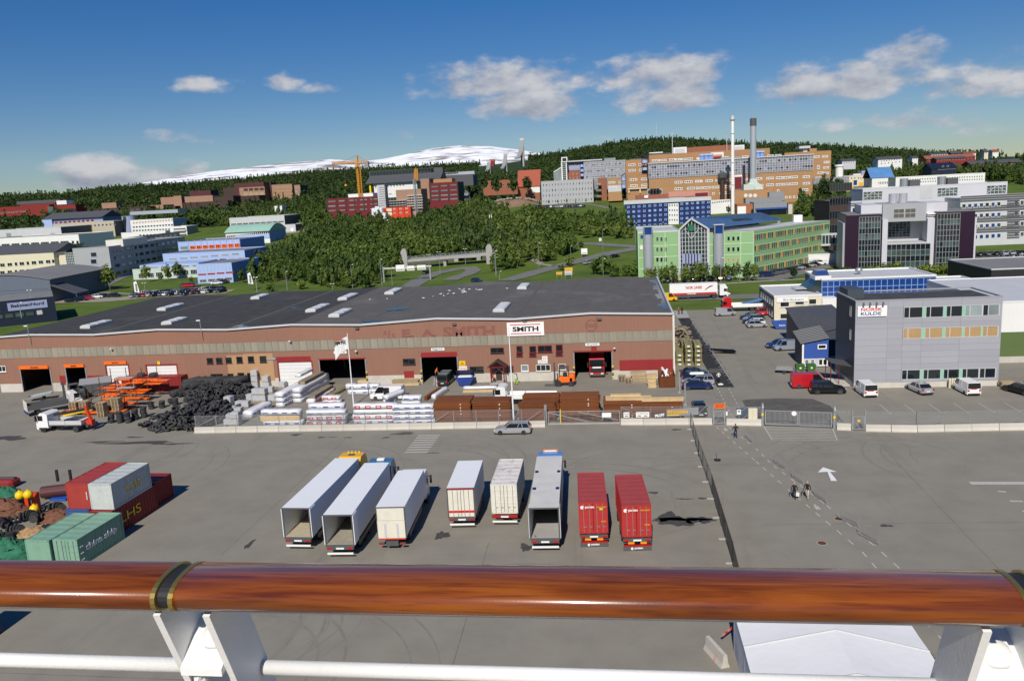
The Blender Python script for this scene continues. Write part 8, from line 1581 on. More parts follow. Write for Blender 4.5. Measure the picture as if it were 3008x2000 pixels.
def skip(x,y,rz,mt,lb,L=5,W_=2.2,H=1.7):
 t=thing('skip',lb,'skip',(x,y,0),rz);a=L/2;w=W_/2
 for s_ in(-1,1):MB().prism([(-a+.7,.15),(a-.7,.15),(a,H),(-a,H)],s_*w-.04,s_*w+.04,mt).build('side',t);MB().add([(s_*(a-.7),-w,.15),(s_*(a-.7),w,.15),(s_*a,w,H),(s_*a,-w,H)],[(0,1,2,3)],mt).build('end',t)
 MB().box(-a+.7,a-.7,-w,w,.1,.2,mt).build('floor',t)
 for s_ in(-1,1):MB().box(-a-.03,a+.03,s_*w-.07,s_*w+.07,H,H+.09,mt).build('rim',t)
 for xx in np.linspace(-a+1,a-1,4):MB().box(xx-.05,xx+.05,-w-.1,-w-.04,.2,H,mt).build('rib',t)
 return t
t=skip(6.7,122.3,math.pi/2,'rust','rusty brown skip full of scrap beams',4.6,2.3,2.0)
for i in range(7):MB().beam((random.uniform(-1.8,1.8),random.uniform(-.8,.8),1.5),(random.uniform(-1.8,1.8),random.uniform(-.8,.8),2.5),.22,random.choice(('red_board','white_plain','orange_red','offwhite')),.12).build('scrap_beam',t)
MB().box(-2.0,2.0,-1.0,1.0,1.1,1.4,'rust_edge').build('scrap',t)
t=skip(32.5,168.6,0,'blue_board','blue skip at the end of the parked row',3.4,1.8,1.5);letters('Retura','white_plain',1.2,.3,t,(-.4,-1.02,.7),bold=.02);MB().box(-1.4,1.4,-.8,.8,1.2,1.3,'soil').build('rubble',t)
t=skip(-89.6,123.6,.5,'slate','dark grey covered waste container in the yard',5,2.3,2.1);MB().add([(-2.5,-1.15,2.1),(2.5,-1.15,2.1),(2.5,1.15,2.9),(-2.5,1.15,2.9)],[(0,1,2,3)],'mid_grey').build('cover',t)
t=skip(-25.4,125.2,.05,'print_blue','dark blue waste container with open lid beside the porch',3,1.8,1.4);MB().add([(-1.5,.9,1.4),(1.5,.9,1.4),(1.4,-.4,2.6),(-1.4,-.4,2.6)],[(0,1,2,3)],'sheet_blue').build('lid',t);MB().bev(-1.2,1.2,-.7,.7,.9,1.6,.2,'wrap_white').build('rubbish',t)
def forklift(x,y,rz,mt,lb):
 t=thing('forklift',lb,'forklift',(x,y,0),rz);MB().bev(-1.3,.6,-.65,.65,.45,1.2,.12,mt).bev(-1.5,-.7,-.65,.65,.5,1.55,.15,mt).build('body',t)
 for xx,yy in((-.75,-.6),(-.75,.6),(.5,-.6),(.5,.6)):MB().cyl((xx,yy*.95,1.2),(xx*.8+.02,yy*.8,2.35),.05,'steel_dark',n=6).build('cab_post',t)
 MB().box(-.75,.5,-.55,.55,2.33,2.42,'steel_dark').build('cab_roof',t);MB().bev(-.5,0,-.3,.3,1.15,1.7,.06,'black').build('seat',t)
 for s_ in(-1,1):MB().box(1.0,1.15,s_*.4-.06,s_*.4+.06,.1,2.9,'steel_dark').build('mast',t);MB().box(1.15,2.4,s_*.3-.06,s_*.3+.06,.1,.16,'steel_dark').build('fork',t)
 MB().box(1.12,1.2,-.55,.55,.3,.9,'steel_dark').build('carriage',t)
 for xx,r in((.6,.42),(-1.,.34)):
  for s_ in(-1,1):obj('wheel',wheel(r,.28),t,(xx,s_*.58,r))
 return t
t=forklift(-9.3,123.6,math.pi,'orange','orange forklift truck standing before the office windows');t.scale=(1.25,)*3;t=forklift(-91.2,119.8,-2.3,'dark_grey','dark grey forklift beside the covered waste container');t.scale=(1.2,)*3
t=car('bigvan','car_white',-36.2,117.2,math.pi,'white delivery van with open side door in the yard');MB().box(-.6,.3,.97,1.0,.5,2.0,'inside_dark').build('open_side',t)
t=car('van','car_dgreen',-28.9,126.6,1.5,'dark green van with roof rack at the middle warehouse door');[MB().beam((-1.9+i*.9,-.8,2.05),(-1.9+i*.9,.8,2.05),.06,'silver').build('roof_rack',t)for i in range(4)]
t=thing('flatbed_lorry','white flatbed lorry behind the rusty steel mats','lorry',(-9.6,112.4,0),math.pi/2-.05);cab(t,7.2,'truck_white',2.9,None,1.9);chassis(t,0,8);axle(t,1.8);axle(t,8.2);MB().box(-1.2,1.2,0,7,1.1,1.25,'white_plain').box(-1.22,-1.16,0,7,1.25,1.7,'white_plain').box(1.16,1.22,0,7,1.25,1.7,'white_plain').build('load_bed',t)
t=thing('tipping_trailer','grey tipped car trailer beside the workshop door','trailer',(-98.2,121,0),.5);MB().add([(-1.8,-.9,.5),(1.8,-.9,.9),(1.8,.9,.9),(-1.8,.9,.5),(-1.8,-.9,.8),(1.8,-.9,1.2),(1.8,.9,1.2),(-1.8,.9,.8)],[(0,3,2,1),(0,1,5,4),(1,2,6,5),(2,3,7,6),(3,0,4,7)],'galv').build('tray',t);[obj('wheel',wheel(.3,.2),t,(.3,s_*1.0,.3))for s_ in(-1,1)];MB().beam((-1.8,0,.5),(-3,0,.4),.1,'galv').build('drawbar',t)
t=thing('car_trailer','small open car trailer beside the green bins','trailer',(25.6,129.0,0),-.3);MB().box(-1.3,1.3,-.7,.7,.5,.56,'grey_wood').build('floor',t);[MB().box(*q,.56,.95,'galv').build('side',t)for q in((-1.3,1.3,-.72,-.68),(-1.3,1.3,.68,.72),(-1.32,-1.28,-.68,.68),(1.28,1.32,-.68,.68))];[obj('wheel',wheel(.28,.18),t,(0,s_*.8,.28))for s_ in(-1,1)];MB().beam((1.3,0,.5),(2.3,-.3,.4),.08,'galv').build('drawbar',t)
mat('bin_green',(.05,.14,.03),.5)
for x,lb in((27.9,'green wheeled bin nearer the car trailer'),(29.6,'green wheeled bin nearer the blue ramp')):
 t=thing('wheeled_bin',lb,'bin',(x,129,0));MB().loft([[(-.55,-.45,.15),(.55,-.45,.15),(.55,.45,.15),(-.55,.45,.15)],[(-.68,-.55,1.2),(.68,-.55,1.2),(.68,.55,1.2),(-.68,.55,1.2)]],'bin_green').build('tub',t);MB().bev(-.7,.7,-.58,.58,1.2,1.36,.06,'bin_green').build('lid',t);MB().box(-.14,.14,-.56,-.52,.7,.95,'white_plain').build('label_plate',t);[obj('wheel',wheel(.1,.06),t,(a,b,.1))for a in(-.45,.45)for b in(-.35,.35)]
for i in range(4):t=thing('gas_bottle','pale yellow gas bottle standing against the grey office','gas bottle',(45.9+i*.35,117.5,0),0,'gas bottles');MB().lathe([(.14,0),(.15,.05),(.15,1.2),(.1,1.38),(.04,1.42)],'cream_wall',12).build('bottle',t);MB().cyl((0,0,1.4),(0,0,1.52),.05,'brass',n=8).build('valve',t)
pack('stack of pale crate boards right of the gas bottles',53.3,117.2,0,1.6,1.2,.9,0,'pallet_wood',None)
def lump(name,lb,k,a,b,rx,ry,h,mt,seed,cat='net'):
 q=g(k,a,b);r=np.random.default_rng(seed);m=MB();n1,n2=26,12;ring=[]
 for j in range(n2):
  f=j/(n2-1);ring.append([(math.cos(i*6.283/n1)*rx*math.cos(f*1.5)*(1+r.normal()*.12),math.sin(i*6.283/n1)*ry*math.cos(f*1.5)*(1+r.normal()*.12),h*math.sin(f*1.5)*(1+r.normal()*.1))for i in range(n1)])
 m.loft(ring,mt);t=thing(name,lb,cat,(q[0],q[1],0));m.build('net_heap',t,smooth=True)
 for i in range(9):a_,s_=r.random()*6.28,r.random()*.5+.3;MB().tube([(math.cos(a_+i_*.3)*rx*s_*1.1,math.sin(a_+i_*.3)*ry*s_*1.1,h*(1.03-s_*.55))for i_ in range(5)],.06,mt,5).build('rope',t)
 return t
lump('net_heap','green trawl net heap beside the pale green containers','I',90,760,2.6,1.6,1.7,'net_green',1);lump('net_heap','teal trawl net heap at the picture edge by the rail','I',5,780,1.6,1.2,1.0,'net_green',6);lump('net_heap','mixed tan and green net heap ringed with black rubber discs','I',225,640,1.9,1.6,1.2,'net_tan',2);lump('net_heap','brown net heap left of the orange fenders','I',40,470,2.4,1.6,1.6,'net_brown',3);lump('net_heap','green net heap behind the brown one','I',50,400,2.0,1.4,1.8,'net_green',4);lump('net_heap','dark brown net heap before the red container end','I',380,500,2.2,1.5,.9,'net_brown',5)
lump('net_heap','olive net heap beside the blue container','I',300,600,1.3,1.2,.9,'net_tan',7);lump('net_heap','small rust brown net heap between the rubber rings','I',140,620,1.2,1.0,.8,'net_brown',8);lump('net_heap','teal net heap between the two green ones','I',20,700,1.5,1.2,1.1,'net_green',9);lump('net_heap','brown net heap at the foot of the orange frame','I',150,470,1.4,1.0,.8,'net_brown',10)
def gear(k,a,b,r,n,lb,z=.35):
 q=g(k,a,b);t=thing('bobbin_ring',lb,'fishing gear',(q[0],q[1],0))
 for i in range(n):a_=i*5.2/n+.3;o=obj('rubber_disc',MB().cyl((0,-.09,0),(0,.09,0),.42,'rubber',n=12).mesh('rubber_disc')if i==0 else dm_,t,(math.cos(a_)*r,math.sin(a_)*r*.8,z+.25*math.sin(i*.7)),(0,random.uniform(-.2,.2),a_));dm_=o.data
 MB().tube([(math.cos(i*5.2/n+.3)*r,math.sin(i*5.2/n+.3)*r*.8,z+.25*math.sin(i*.7))for i in range(n)],.1,'rubber',6).build('cable',t)
gear('I',120,560,1.6,16,'ring of black rubber discs on trawl gear by the brown nets',.8);gear('I',40,640,1.5,15,'lower ring of black rubber discs near the rail',.5);gear('I',210,660,1.9,18,'ring of black rubber discs around the tan net',.7);gear('I',300,490,1.7,14,'ring of black rubber discs before the dark nets',.5)
t=thing('fender_frame','orange steel trawl frame with upright bollards','frame',tuple(g('I',200,455)*np.array([1,1,0])));MB().box(-.3,.1,-.2,.2,0,2.2,'orange_red').box(.5,1.2,-.2,.2,0,2.2,'orange_red').build('frame',t);m=MB();m.cyl((-1.2,3.5,.8),(1.8,4.3,.9),.65,'brown_red',n=14);m.build('drum',t);[MB().cyl((x,4.3,1.8),(x,4.3,3.1),.16,'black',n=8).build('bollard',t)for x in(.3,1.9)]
for k,a,b,z,lb in(('I',130,345,2.5,'yellow float resting on the orange frame, left one'),('I',185,340,2.5,'yellow float resting on the orange frame beside the drum'),('I',225,435,1.2,'yellow float lying below the orange frame')):
 q=g(k,a,b,z);t=thing('trawl_float',lb,'float',(q[0],q[1],q[2]));m=MB();m.lathe([(.46*math.sin(i*math.pi/10)+.001,-.46*math.cos(i*math.pi/10))for i in range(11)],'bright_yellow',16);m.build('shell',t,smooth=True);MB().cyl((0,0,.42),(0,0,.55),.1,'bright_yellow',n=8).build('lug',t)
t=thing('red_boat_hull','upturned dark red trawl door behind the nets','trawl door',tuple(g('I',10,330)*np.array([1,1,0])+np.array([-1,2,0])));MB().bev(-3,1.4,-.9,.9,0,1.0,.3,'cont_red2').build('hull',t);MB().beam((-3,0,1.05),(1.2,0,1.05),.25,'steel_dark').build('keel',t)
q=g('I',400,372);t=thing('blue_tarpaulin','flat blue tarpaulin beside the red container','tarpaulin',(q[0],q[1],0));m=MB();m.bev(-1,1,-.6,.6,0,.25,.08,'blue_board');m.build('sheet',t)
# ground markings, patches
def slab(name,pts,z,mt,jag=0):return struct(name,MB().poly([(x,y,z)for x,y in pts],mt))
slab('footway',[(13.0,185.5),(15.6,185.5),(16.6,120.3),(14.1,120.5)],.012,'asphalt_dark');slab('footway_patch',[(14.1,133),(16.4,133),(16.45,130),(14.1,130)],.016,'asphalt_mid')
m=MB();P_=[(16.6,112.6),(17.6,113.2),(22,113.4),(26.2,112.8),(27.6,109),(27.4,101.8),(16.4,101.8)];m.poly([(x,y,.008)for x,y in P_],'asphalt_mid');struct('asphalt_patch',m);slab('pavement',[(12.6,197),(15.8,197),(15.6,185.6),(12.9,185.6)],.05,'concrete_grey')
def blob(name,k,a,b,rx,ry,mt='puddle_tar',z=.006,seed=0,rot=0.):
 q=g(k,a,b);r=random.Random(seed+int(a));ph=[r.random()*6.28 for _ in range(4)];P=[]
 for i in range(28):t=i/28*6.283;rr=1+.22*math.sin(2*t+ph[0])+.2*math.sin(3*t+ph[1])+.14*math.sin(6*t+ph[2])+.08*math.sin(9*t+ph[3]);x,y=math.cos(t)*rx*rr,math.sin(t)*ry*rr;P.append((q[0]+x*math.cos(rot)-y*math.sin(rot),q[1]+x*math.sin(rot)+y*math.cos(rot),z))
 struct(name,MB().poly(P,mt))
for k,a,b,rx,ry in(('K',1700,725,1.3,1.6),('K',1900,725,1.1,.7),('K',1620,725,1.2,.35),('K',1800,720,1.8,.4),('K',1990,735,.7,.5),('K',1535,492,.4,.35),('K',1800,545,.75,.15),('K',1955,540,.5,.18),('J',1765,860,.55,.9),('J',95,940,.3,.8),('J',1690,147,.7,.16),('K',425,965,.45,.8),('E',1200,1180,5.2,.55),('E',900,1172,2.6,.3),('E',60,1140,2.6,1.2),('E',1160,1132,1.1,.3),('E',1480,1190,2.6,.3),('F',1430,1100,1.6,.5),('F',500,1110,.8,.4),('F',720,1133,.55,.25),('F',950,1135,.5,.25),('F',1280,1135,.5,.25),('L',1410,850,.45,.3),('F',820,1131,.45,.15),('G',1730,1125,.5,.4)):blob('tar_patch',k,a,b,rx,ry)
for i in range(26):a,b=random.uniform(690,1060),random.uniform(258,400);q=g('L',a,b);l_=random.uniform(.6,2.2);a_=random.uniform(1.9,2.5);p_=q[:2]+np.array([math.cos(a_),math.sin(a_)])*l_;n_=np.array([-math.sin(a_),math.cos(a_)])*.07;struct('tyre_mark',MB().poly([(*(q[:2]+n_),.005+i*.0002),(*(q[:2]-n_),.005+i*.0002),(*(p_-n_*.4),.005+i*.0002),(*(p_+n_*.4),.005+i*.0002)],'tyre_mark'))
def stripe(p,q,w,z=.012):
 d=np.array(q)-np.array(p);n=np.array([-d[1],d[0]])/np.hypot(*d)*w/2;struct('painted_line',MB().poly([(*(p+n),z),(*(p-n),z),(*(q-n),z),(*(q+n),z)],'line_paint'))
def dashes(pts,L=.9,gap=1.1,w=.12):
 for p,q in zip(pts[:-1],pts[1:]):
  p,q=np.array(p),np.array(q);D=np.hypot(*(q-p));u=(q-p)/D;s_=0
  while s_+L<D:stripe(p+u*s_,p+u*(s_+L),w);s_+=L+gap
dashes([(14.1,120),(14.1,103.5)]);dashes([(15.7,119.6),(15.6,103.5)]);dashes([(11.6,100),(14.3,86.9),(16.0,78.6),(19.1,64.6),(19.8,56),(21.5,44)]);dashes([(13.1,99.9),(15.0,91.4),(15.9,85.5),(18.7,74.5),(20.6,64.6),(22.6,52),(24,44)])
def arc(cx,cy,r,a0,a1,w,mt='tyre_mark',z=.004):
 n=26;V=[(cx+(r+s_*w/2*math.sin(math.pi*(.08+.84*i/n)))*math.cos(a0+(a1-a0)*i/n),cy+(r+s_*w/2*math.sin(math.pi*(.08+.84*i/n)))*math.sin(a0+(a1-a0)*i/n),z)for i in range(n+1)for s_ in(-1,1)];struct('tyre_mark',MB().add(V,[(2*i,2*i+1,2*i+3,2*i+2)for i in range(n)],mt))
for i,(cx,cy,r,a0,a1)in enumerate(((-44,78,12,-.3,1.3),(-36,84,9,.1,1.9),(-38,72,15,.3,1.4),(-22,84,8,.2,2.1),(-24,86,11,-.2,1.5),(-5,72,13,.5,1.9),(4,80,12,1.9,3.2),(-28,46,7,-.6,1.8),(-25,44,11,.2,2.3),(-33,50,9,-.8,.9),(-8,50,10,.8,2.6),(25,86,9,.2,1.7),(30,80,14,1.1,2.6),(36,88,8,2.2,4.2),(-60,86,10,-.4,.9),(-64,92,7,-1.2,.7),(12,70,16,1.2,2.2))):
 for d in(0,1.9):arc(cx,cy,r+d,a0,a1,.24,z=.003+i*.0001)
for p,q in(((-75,88.5),(8,88.2)),((-36,63),(-36,97)),((-11.5,42),(-12.2,66)),((12,70),(60,71.5)),((28,45),(29,96)),((-58,45),(-20,44.6)),((36,100),(36,116)),((20,122),(20.5,190))):p,q=np.array(p),np.array(q);d=q-p;n=np.array([-d[1],d[0]])/np.hypot(*d)*.035;struct('asphalt_seam',MB().poly([(*(p+n),.0025),(*(p-n),.0025),(*(q-n),.0025),(*(q+n),.0025)],'seam'))
for i in range(8):y=97.9-i*.95;stripe((-26.6,y),(-23.7,y),.38)
struct('painted_arrow',MB().poly([(20.0,83.4,.012),(21.0,83.55,.012),(20.7,80.9,.012),(21.3,80.9,.012),(21.25,83.55,.012),(21.95,83.5,.012),(20.9,84.95,.012)][::1],'white_plain'));stripe((33.6,80.1),(39,80.05),.75);stripe((42.0,83),(42.3,82.6),.4);[stripe((35.2,77.9-i*2.4),(35.9+i*.4,77.8-i*2.4),.3)for i in range(3)]
for i in range(7):stripe((34+i*3.1,109.4),(34+i*3.1,104.6),.1)
for i in range(9):y=99.6-i*.62;stripe((17.5,y),(25.1-i*.05,y-.35-.02*i),.13)
stripe((17.4,99.9),(17.4,94.4),.13);stripe((25.3,98.6),(24.7,94.2),.13)
for k,a,b in(('L',1085,803),('L',970,970)):q=g(k,a,b);t=thing('manhole_cover','round rusty manhole cover '+('on the dashed walkway' if a>1000 else 'beside the dashed walkway'),'manhole',(q[0],q[1],0));MB().cyl((0,0,0),(0,0,.012),.36,'rust_edge',n=18).build('cover',t);MB().cyl((0,0,0),(0,0,.009),.44,'concrete_grey',n=18).build('ring',t)
for k,a,b in(('L',305,190),('L',930,722),('H',12,375)):
 q=g(k,a,b);m=MB();m.poly([(q[0]+.12*math.cos(i*.785),q[1]+.45+.2*math.sin(i*.785),.012)for i in range(8)],'line_paint');m.poly([(q[0]-.22,q[1]+.15,.012),(q[0]-.1,q[1]-.7,.012),(q[0]+.1,q[1]-.5,.012),(q[0]+.3,q[1]-.7,.012),(q[0]+.22,q[1]+.2,.012)],'line_paint');struct('painted_walker',m)
 # concrete blocks and wire fence
bk=MB();pr=[(-.3,0),(.3,0),(.3,.12),(.17,.35),(.13,.82),(-.13,.82),(-.17,.35),(-.3,.12)];bk.prism(pr,-1.48,1.48,'concrete','x');bkm=bk.mesh('concrete_block')
def blockrow(x0,x1,y0,y1):
 n=max(1,round((x1-x0)/3));a=math.atan2(y1-y0,x1-x0)
 for i in range(n):f=(i+.5)/n;o=obj('concrete_block',bkm,None,(x0+(x1-x0)*f,y0+(y1-y0)*f+random.uniform(-.03,.03),0),a,((x1-x0)/n/3.,1,1));tag(o,'pale concrete barrier block at the foot of the wire fence','barrier','concrete blocks under the fence')
for s_ in((-59,-10.2,100.5,101.2),(-.4,11.2,101.7,101.3),(12.9,17.2,101.0,100.5),(25.7,27.3,98.4,98.1),(28.8,34.5,97.6,97.1),(34.5,62,97.1,97.9)):blockrow(*s_)
def fence(lb,pts,H=2.35,sp=3.,net='wire_net',pm_='galv',z0=0,braces=(),tops=True,pr_=.045):
 t=thing('wire_fence',lb,'fence',(*pts[0],z0));o=np.array(pts[0])
 for p,q in zip(pts[:-1],pts[1:]):
  p,q=np.array(p)-o,np.array(q)-o;D=np.hypot(*(q-p));n=max(1,int(D/sp))
  for i in range(n):
   a,b=p+(q-p)*i/n,p+(q-p)*(i+1)/n;MB().cyl((*a,0),(*a,H),pr_,pm_,n=6).build('post',t);MB().poly([(*a,.15),(*b,.15),(*b,H-.05),(*a,H-.05)],net).build('net_panel',t)
   if tops:MB().beam((*a,H-.06),(*b,H-.06),.035,pm_).build('top_wire',t)
  MB().cyl((*q,0),(*q,H),pr_,pm_,n=6).build('post',t)
 for x,d in braces:MB().beam((x,.05,.7),(x+d,.05,H-.1),.06,pm_).build('brace',t)
 return t
fence('long wire fence on concrete blocks along the timber yard',[(-59,100.9),(-10.3,101.5)],braces=((.1,3.2),(18.5,2),(33.5,2.5),(46,2.3)),pr_=.055);fence('short wire fence with banners right of the sliding gate',[(-.3,102.0),(11.1,101.6)],braces=((2.9,-2.8),(9.3,1.6)));fence('short wire fence with control cabinet between the gates',[(13.1,101.2),(17.2,100.8)],braces=((.3,2.2),(1.8,2.4)));fence('wire fence stretch between the swing gate and the small gate',[(25.7,98.7),(27.3,98.4)],braces=((.1,1.4),));fence('long wire fence on concrete blocks before the grey office car park',[(28.9,97.9),(34.5,97.4),(62,98.2)],braces=((6.5,2.9),(16,2.5)))
x0=g('R',1340,1080)[0];t=thing('mesh_gate_panel','galvanised mesh gate panels before the wrapped packs','gate',(x0,102.2,0));[MB().box(i*1.4-.03,i*1.4+.03,-.03,.03,0,2.1,'galv').build('post',t)for i in range(5)];[MB().box(0,5.6,-.02,.02,z-.02,z+.02,'galv').build('rail',t)for z in(.3,.9,1.5,2.05)]
def bargate(lb,x,y,W_,H,n,rz=0,name='metal_gate',z0=.15,bw=.04):
 t=thing(name,lb,'gate',(x,y,0),rz);f=MB();[f.box(0,W_,-.04,.04,z-.05,z+.05,'galv')for z in(z0,H)];[f.box(xx-.05,xx+.05,-.045,.045,z0-.05,H+.05,'galv')for xx in(0,W_)];f.build('frame',t);me=MB().box(-bw/2,bw/2,-.02,.02,z0+.05,H-.05,'galv').mesh('bar');[obj('bar',me,t,(W_*(i+.5)/n,0,0))for i in range(n)];return t
t=bargate('long grey sliding bar gate with diagonal braces',-9.9,102.2,9.4,1.75,62,name='sliding_gate',bw=.035);MB().beam((.1,-.06,1.6),(5.4,-.06,.3),.1,'galv').build('brace',t);MB().beam((4.,-.06,1.65),(9.2,-.06,.5),.1,'galv').build('brace',t);o=MB().box(7.1,8.3,-.12,-.06,.9,1.5,'white_plain').build('notice',t);MB().box(1.6,1.7,-.14,-.06,.1,2.1,'bright_yellow').build('yellow_post',t);MB().box(-.45,-.15,-.2,.2,0,2.7,'galv').build('gate_post',t);MB().box(0,9.4,-.1,.1,0,.14,'concrete_grey').build('track',t)
for i,xx in enumerate((17.6,21.5)):
 t=bargate(('left' if i==0 else 'right')+' leaf of the closed swing gate, '+('hung beside the cabinet' if i==0 else 'hung away from the cabinet'),xx,100.3-i*.75,3.8,2.0,26,-.19,'swing_gate',.25,.05)
 if i==0:MB().lathe([(.001,0),(.3,0),(.3,-.03),(.001,-.03)],'white_plain',16,(3.4,-.06,1.75),'y').build('round_plate',t)
for x,y,lb in((17.3,100.5,'tall square gate post beside the cabinet'),(25.5,98.8,'tall square gate post at the far end of the swing gate')):t=thing('gate_post',lb,'post',(x,y,0));MB().box(-.12,.12,-.12,.12,0,2.9,'galv').build('post',t);MB().box(-.08,.08,-.3,-.12,2.3,2.6,'light_grey').build('motor_box',t);MB().box(-.16,.1,-.2,-.13,1.3,1.6,'bright_yellow').build('warning_plate',t)
t=thing('control_cabinet','cream control cabinet beside the swing gate','cabinet',(15.6,100.9,.75));MB().bev(0,1.1,-.3,.3,.0,1.4,.02,'cream_wall').build('cabinet',t);MB().box(.53,.55,-.31,-.29,.1,1.3,'print_grey').build('door_gap',t);MB().box(.1,1.0,-.2,.2,-.75,0,'concrete').build('plinth',t)
for x,y,lb,og in((11.4,101.2,'narrow pedestrian gate under an orange sign',1),(27.45,97.9,'narrow pedestrian gate with yellow plate',0)):
 t=bargate(lb,x,y,1.3,1.75,9,name='pedestrian_gate');[MB().box(xx-.06,xx+.06,-.06,.06,0,2.6,'galv').build('post',t)for xx in(-.08,1.38)];MB().beam((.1,-.03,.3),(1.2,-.03,1.6),.05,'galv').build('brace',t)
 if og:o=MB().box(.05,1.4,-.12,-.06,2.15,2.75,'orange').build('orange_sign',t);letters('GANGVEI','print_black',1.05,.16,o,(.2,-.13,2.48));letters('sperret','print_black',.9,.14,o,(.25,-.13,2.25));MB().box(1.5,1.7,-.12,-.06,1.2,1.7,'white_plain').build('notice',t)
 else:MB().box(.5,.8,-.08,-.04,1.1,1.35,'bright_yellow').build('yellow_plate',t)
t=thing('banner','grey blue timber merchant banner with yellow lettering on the fence','banner',(5.5,101.5,.9));MB().add([(0,0,.1),(4,-.05,.35),(4.05,-.05,1.35),(0,0,1.1)],[(0,1,2,3)],'mid_grey').build('cloth',t);letters('BYGGERN','yellow',2.5,.42,t,(.15,-.07,.55),bold=.04);MB().box(.1,1.6,-.06,-.04,.3,.42,'bright_yellow').build('yellow_strip',t)
t=thing('banner','dark banner with white capitals hanging slack on the fence','banner',(3.9,101.5,.7));MB().add([(0,0,0),(1.6,-.02,.3),(1.6,-.02,.95),(0,0,.65)],[(0,1,2,3)],'dark_grey').build('cloth',t);letters('PROFF','white_plain',1.2,.4,t,(.15,-.05,.25),rot=(R_(90),R_(-8),0),bold=.04)
for x,w,lb in((0,.75,'small white sign with arrow left of the slack banner'),(1.6,1.7,'white Kundeparkering sign with two arrows on the fence')):
 t=thing('fence_sign',lb,'sign',(x,101.7,.95));MB().box(0,w,-.03,.03,0,.7,'white_plain').build('panel',t);letters('Kunde' if w<1 else 'Kundeparkering','print_black',w*.8,.16,t,(w*.1,-.04,.42));[MB().box(a,b,-.045,-.03,.14,.24,'print_black').build('arrow',t)for a,b in(((.15,.6),)if w<1 else((.2,.65),(1.0,1.45)))]
t=thing('footpath_sign','small white sign on a pole between the gates','sign',(14.5,101.1,0));MB().cyl((0,0,0),(0,0,2.4),.04,'galv',n=6).build('pole',t);MB().box(-.25,.25,-.06,-.03,1.3,1.95,'white_plain').box(-.15,.15,-.065,-.06,1.6,1.85,'print_grey').build('panel',t)
fence('temporary mesh fence leading from the gates towards the tent',[(8.4,99.8),(8.3,88.8),(8.5,77.5)],2.0,3.4,'black_net','steel_dark');fence('black shade cloth fence leading towards the tent',[(8.5,77.5),(8.4,62),(8.1,53.2)],2.05,3.4,'shade_net','steel_dark')
for i in range(10):y=99-i*4.6;t=thing('ballast_block','grey ballast block holding the temporary fence','block',(8.2,y,0),0,'temporary fence feet');MB().bev(-.35,.35,-.12,.12,0,.14,.03,'concrete_grey').build('block',t);MB().cyl((.15,0,.14),(.15,0,.2),.03,'galv',n=6).build('socket',t)
def crowdbar(x,y,rz,lb,grp):
 t=thing('crowd_barrier',lb,'barrier',(x,y,0),rz,grp);MB().tube([(-1.1,0,.2),(-1.1,0,1.05),(1.1,0,1.05),(1.1,0,.2),(-1.1,0,.2)],.02,'galv',6).build('frame',t);me=MB().cyl((0,0,.2),(0,0,1.05),.009,'galv',n=4).mesh('bar');[obj('bar',me,t,(-1+i*.14,0,0))for i in range(15)];[MB().beam((a,-.3,.03),(a,.3,.03),.05,'galv').build('foot',t)for a in(-.8,.8)]
for a,b in(((14.3,96.2),(15.1,92.2)),((16.2,85.9),(16.8,84.3)),((17.1,81.7),(17.7,79.8)),((18.2,76.5),(18.7,74.9)),((19.2,70.8),(19.9,69.7)),((19.9,67.4),(20.6,66.0)),((23.2,50.5),(23.8,48.2)),((21.8,57.6),(22.4,55.6))):crowdbar((a[0]+b[0])/2,(a[1]+b[1])/2,math.atan2(b[1]-a[1],b[0]-a[0]),'grey steel crowd barrier along the dashed walkway','crowd barriers by the walkway')
for i in range(12):crowdbar(16.4-.08*i,124+i*4.7,1.6,'grey steel crowd barrier along the black footway','crowd barriers by the footway')
t=thing('fallen_barrier_tarp','blue tarpaulin draped over barriers beside the black footway','tarpaulin',(17.6,144,0),-.5);m=MB();m.add([(-2.2,-.3,1.1),(2.2,.3,1.1),(2.4,1.2,.5),(1.6,2.4,.05),(-.5,2.6,.05),(-2.4,1.4,.3)],[(0,1,2,3,4,5)],'tarp');m.build('cloth',t)
t=thing('barrier_tarp','dark blue tarpaulin on the fence behind the swing gate','tarpaulin',(15.4,103,0));MB().add([(-1,0,1.6),(.6,.2,1.7),(2.6,.8,.4),(1.,.5,.05),(-.6,.2,.05)],[(0,1,2,3,4)],'tarp').build('cloth',t)
t=thing('sign_stand','empty sign stand on a round base beside the temporary fence','sign stand',(10.2,87.4,0));MB().cyl((0,0,0),(0,0,.1),.38,'black',n=18).build('base',t);MB().cyl((0,0,.1),(0,0,2.1),.025,'galv',n=6).build('pole',t)
q=g('F',1000,858);hh=aty('F',950,232,q[1])[2];t=thing('flagpole','white flagpole with a limp white flag before the dark door','flagpole',(q[0],q[1],0));MB().cyl((0,0,0),(0,0,hh),.11,'white_plain',.05,10).build('pole',t);n=9;V_=[(-.06-i*.27,.16*math.sin(i*1.1),hh-.5-.18*i*(i/9)-j*1.9-.05*i)for i in range(n)for j in(0,1)];MB().add(V_,[(2*i,2*i+2,2*i+3,2*i+1)for i in range(n-1)],'white_wall').build('flag',t);letters('SMITH','print_black',1.5,.42,t,(-1.9,-.2,hh-1.65),rot=(R_(90),R_(-6),0),bold=.04);MB().box(-2.1,-.3,-.2,-.18,hh-1.0,hh-.9,'print_red').build('red_line',t)
q=g('G',322,1058);hh=aty('G',282,245,q[1])[2];t=thing('flagpole','bare white flagpole behind the fence before the company sign','flagpole',(q[0],q[1],0));MB().cyl((0,0,0),(0,0,hh),.13,'white_plain',.05,10).build('pole',t);MB().cyl((0,0,hh),(0,0,hh+.15),.1,'white_plain',.02,8).build('finial',t)
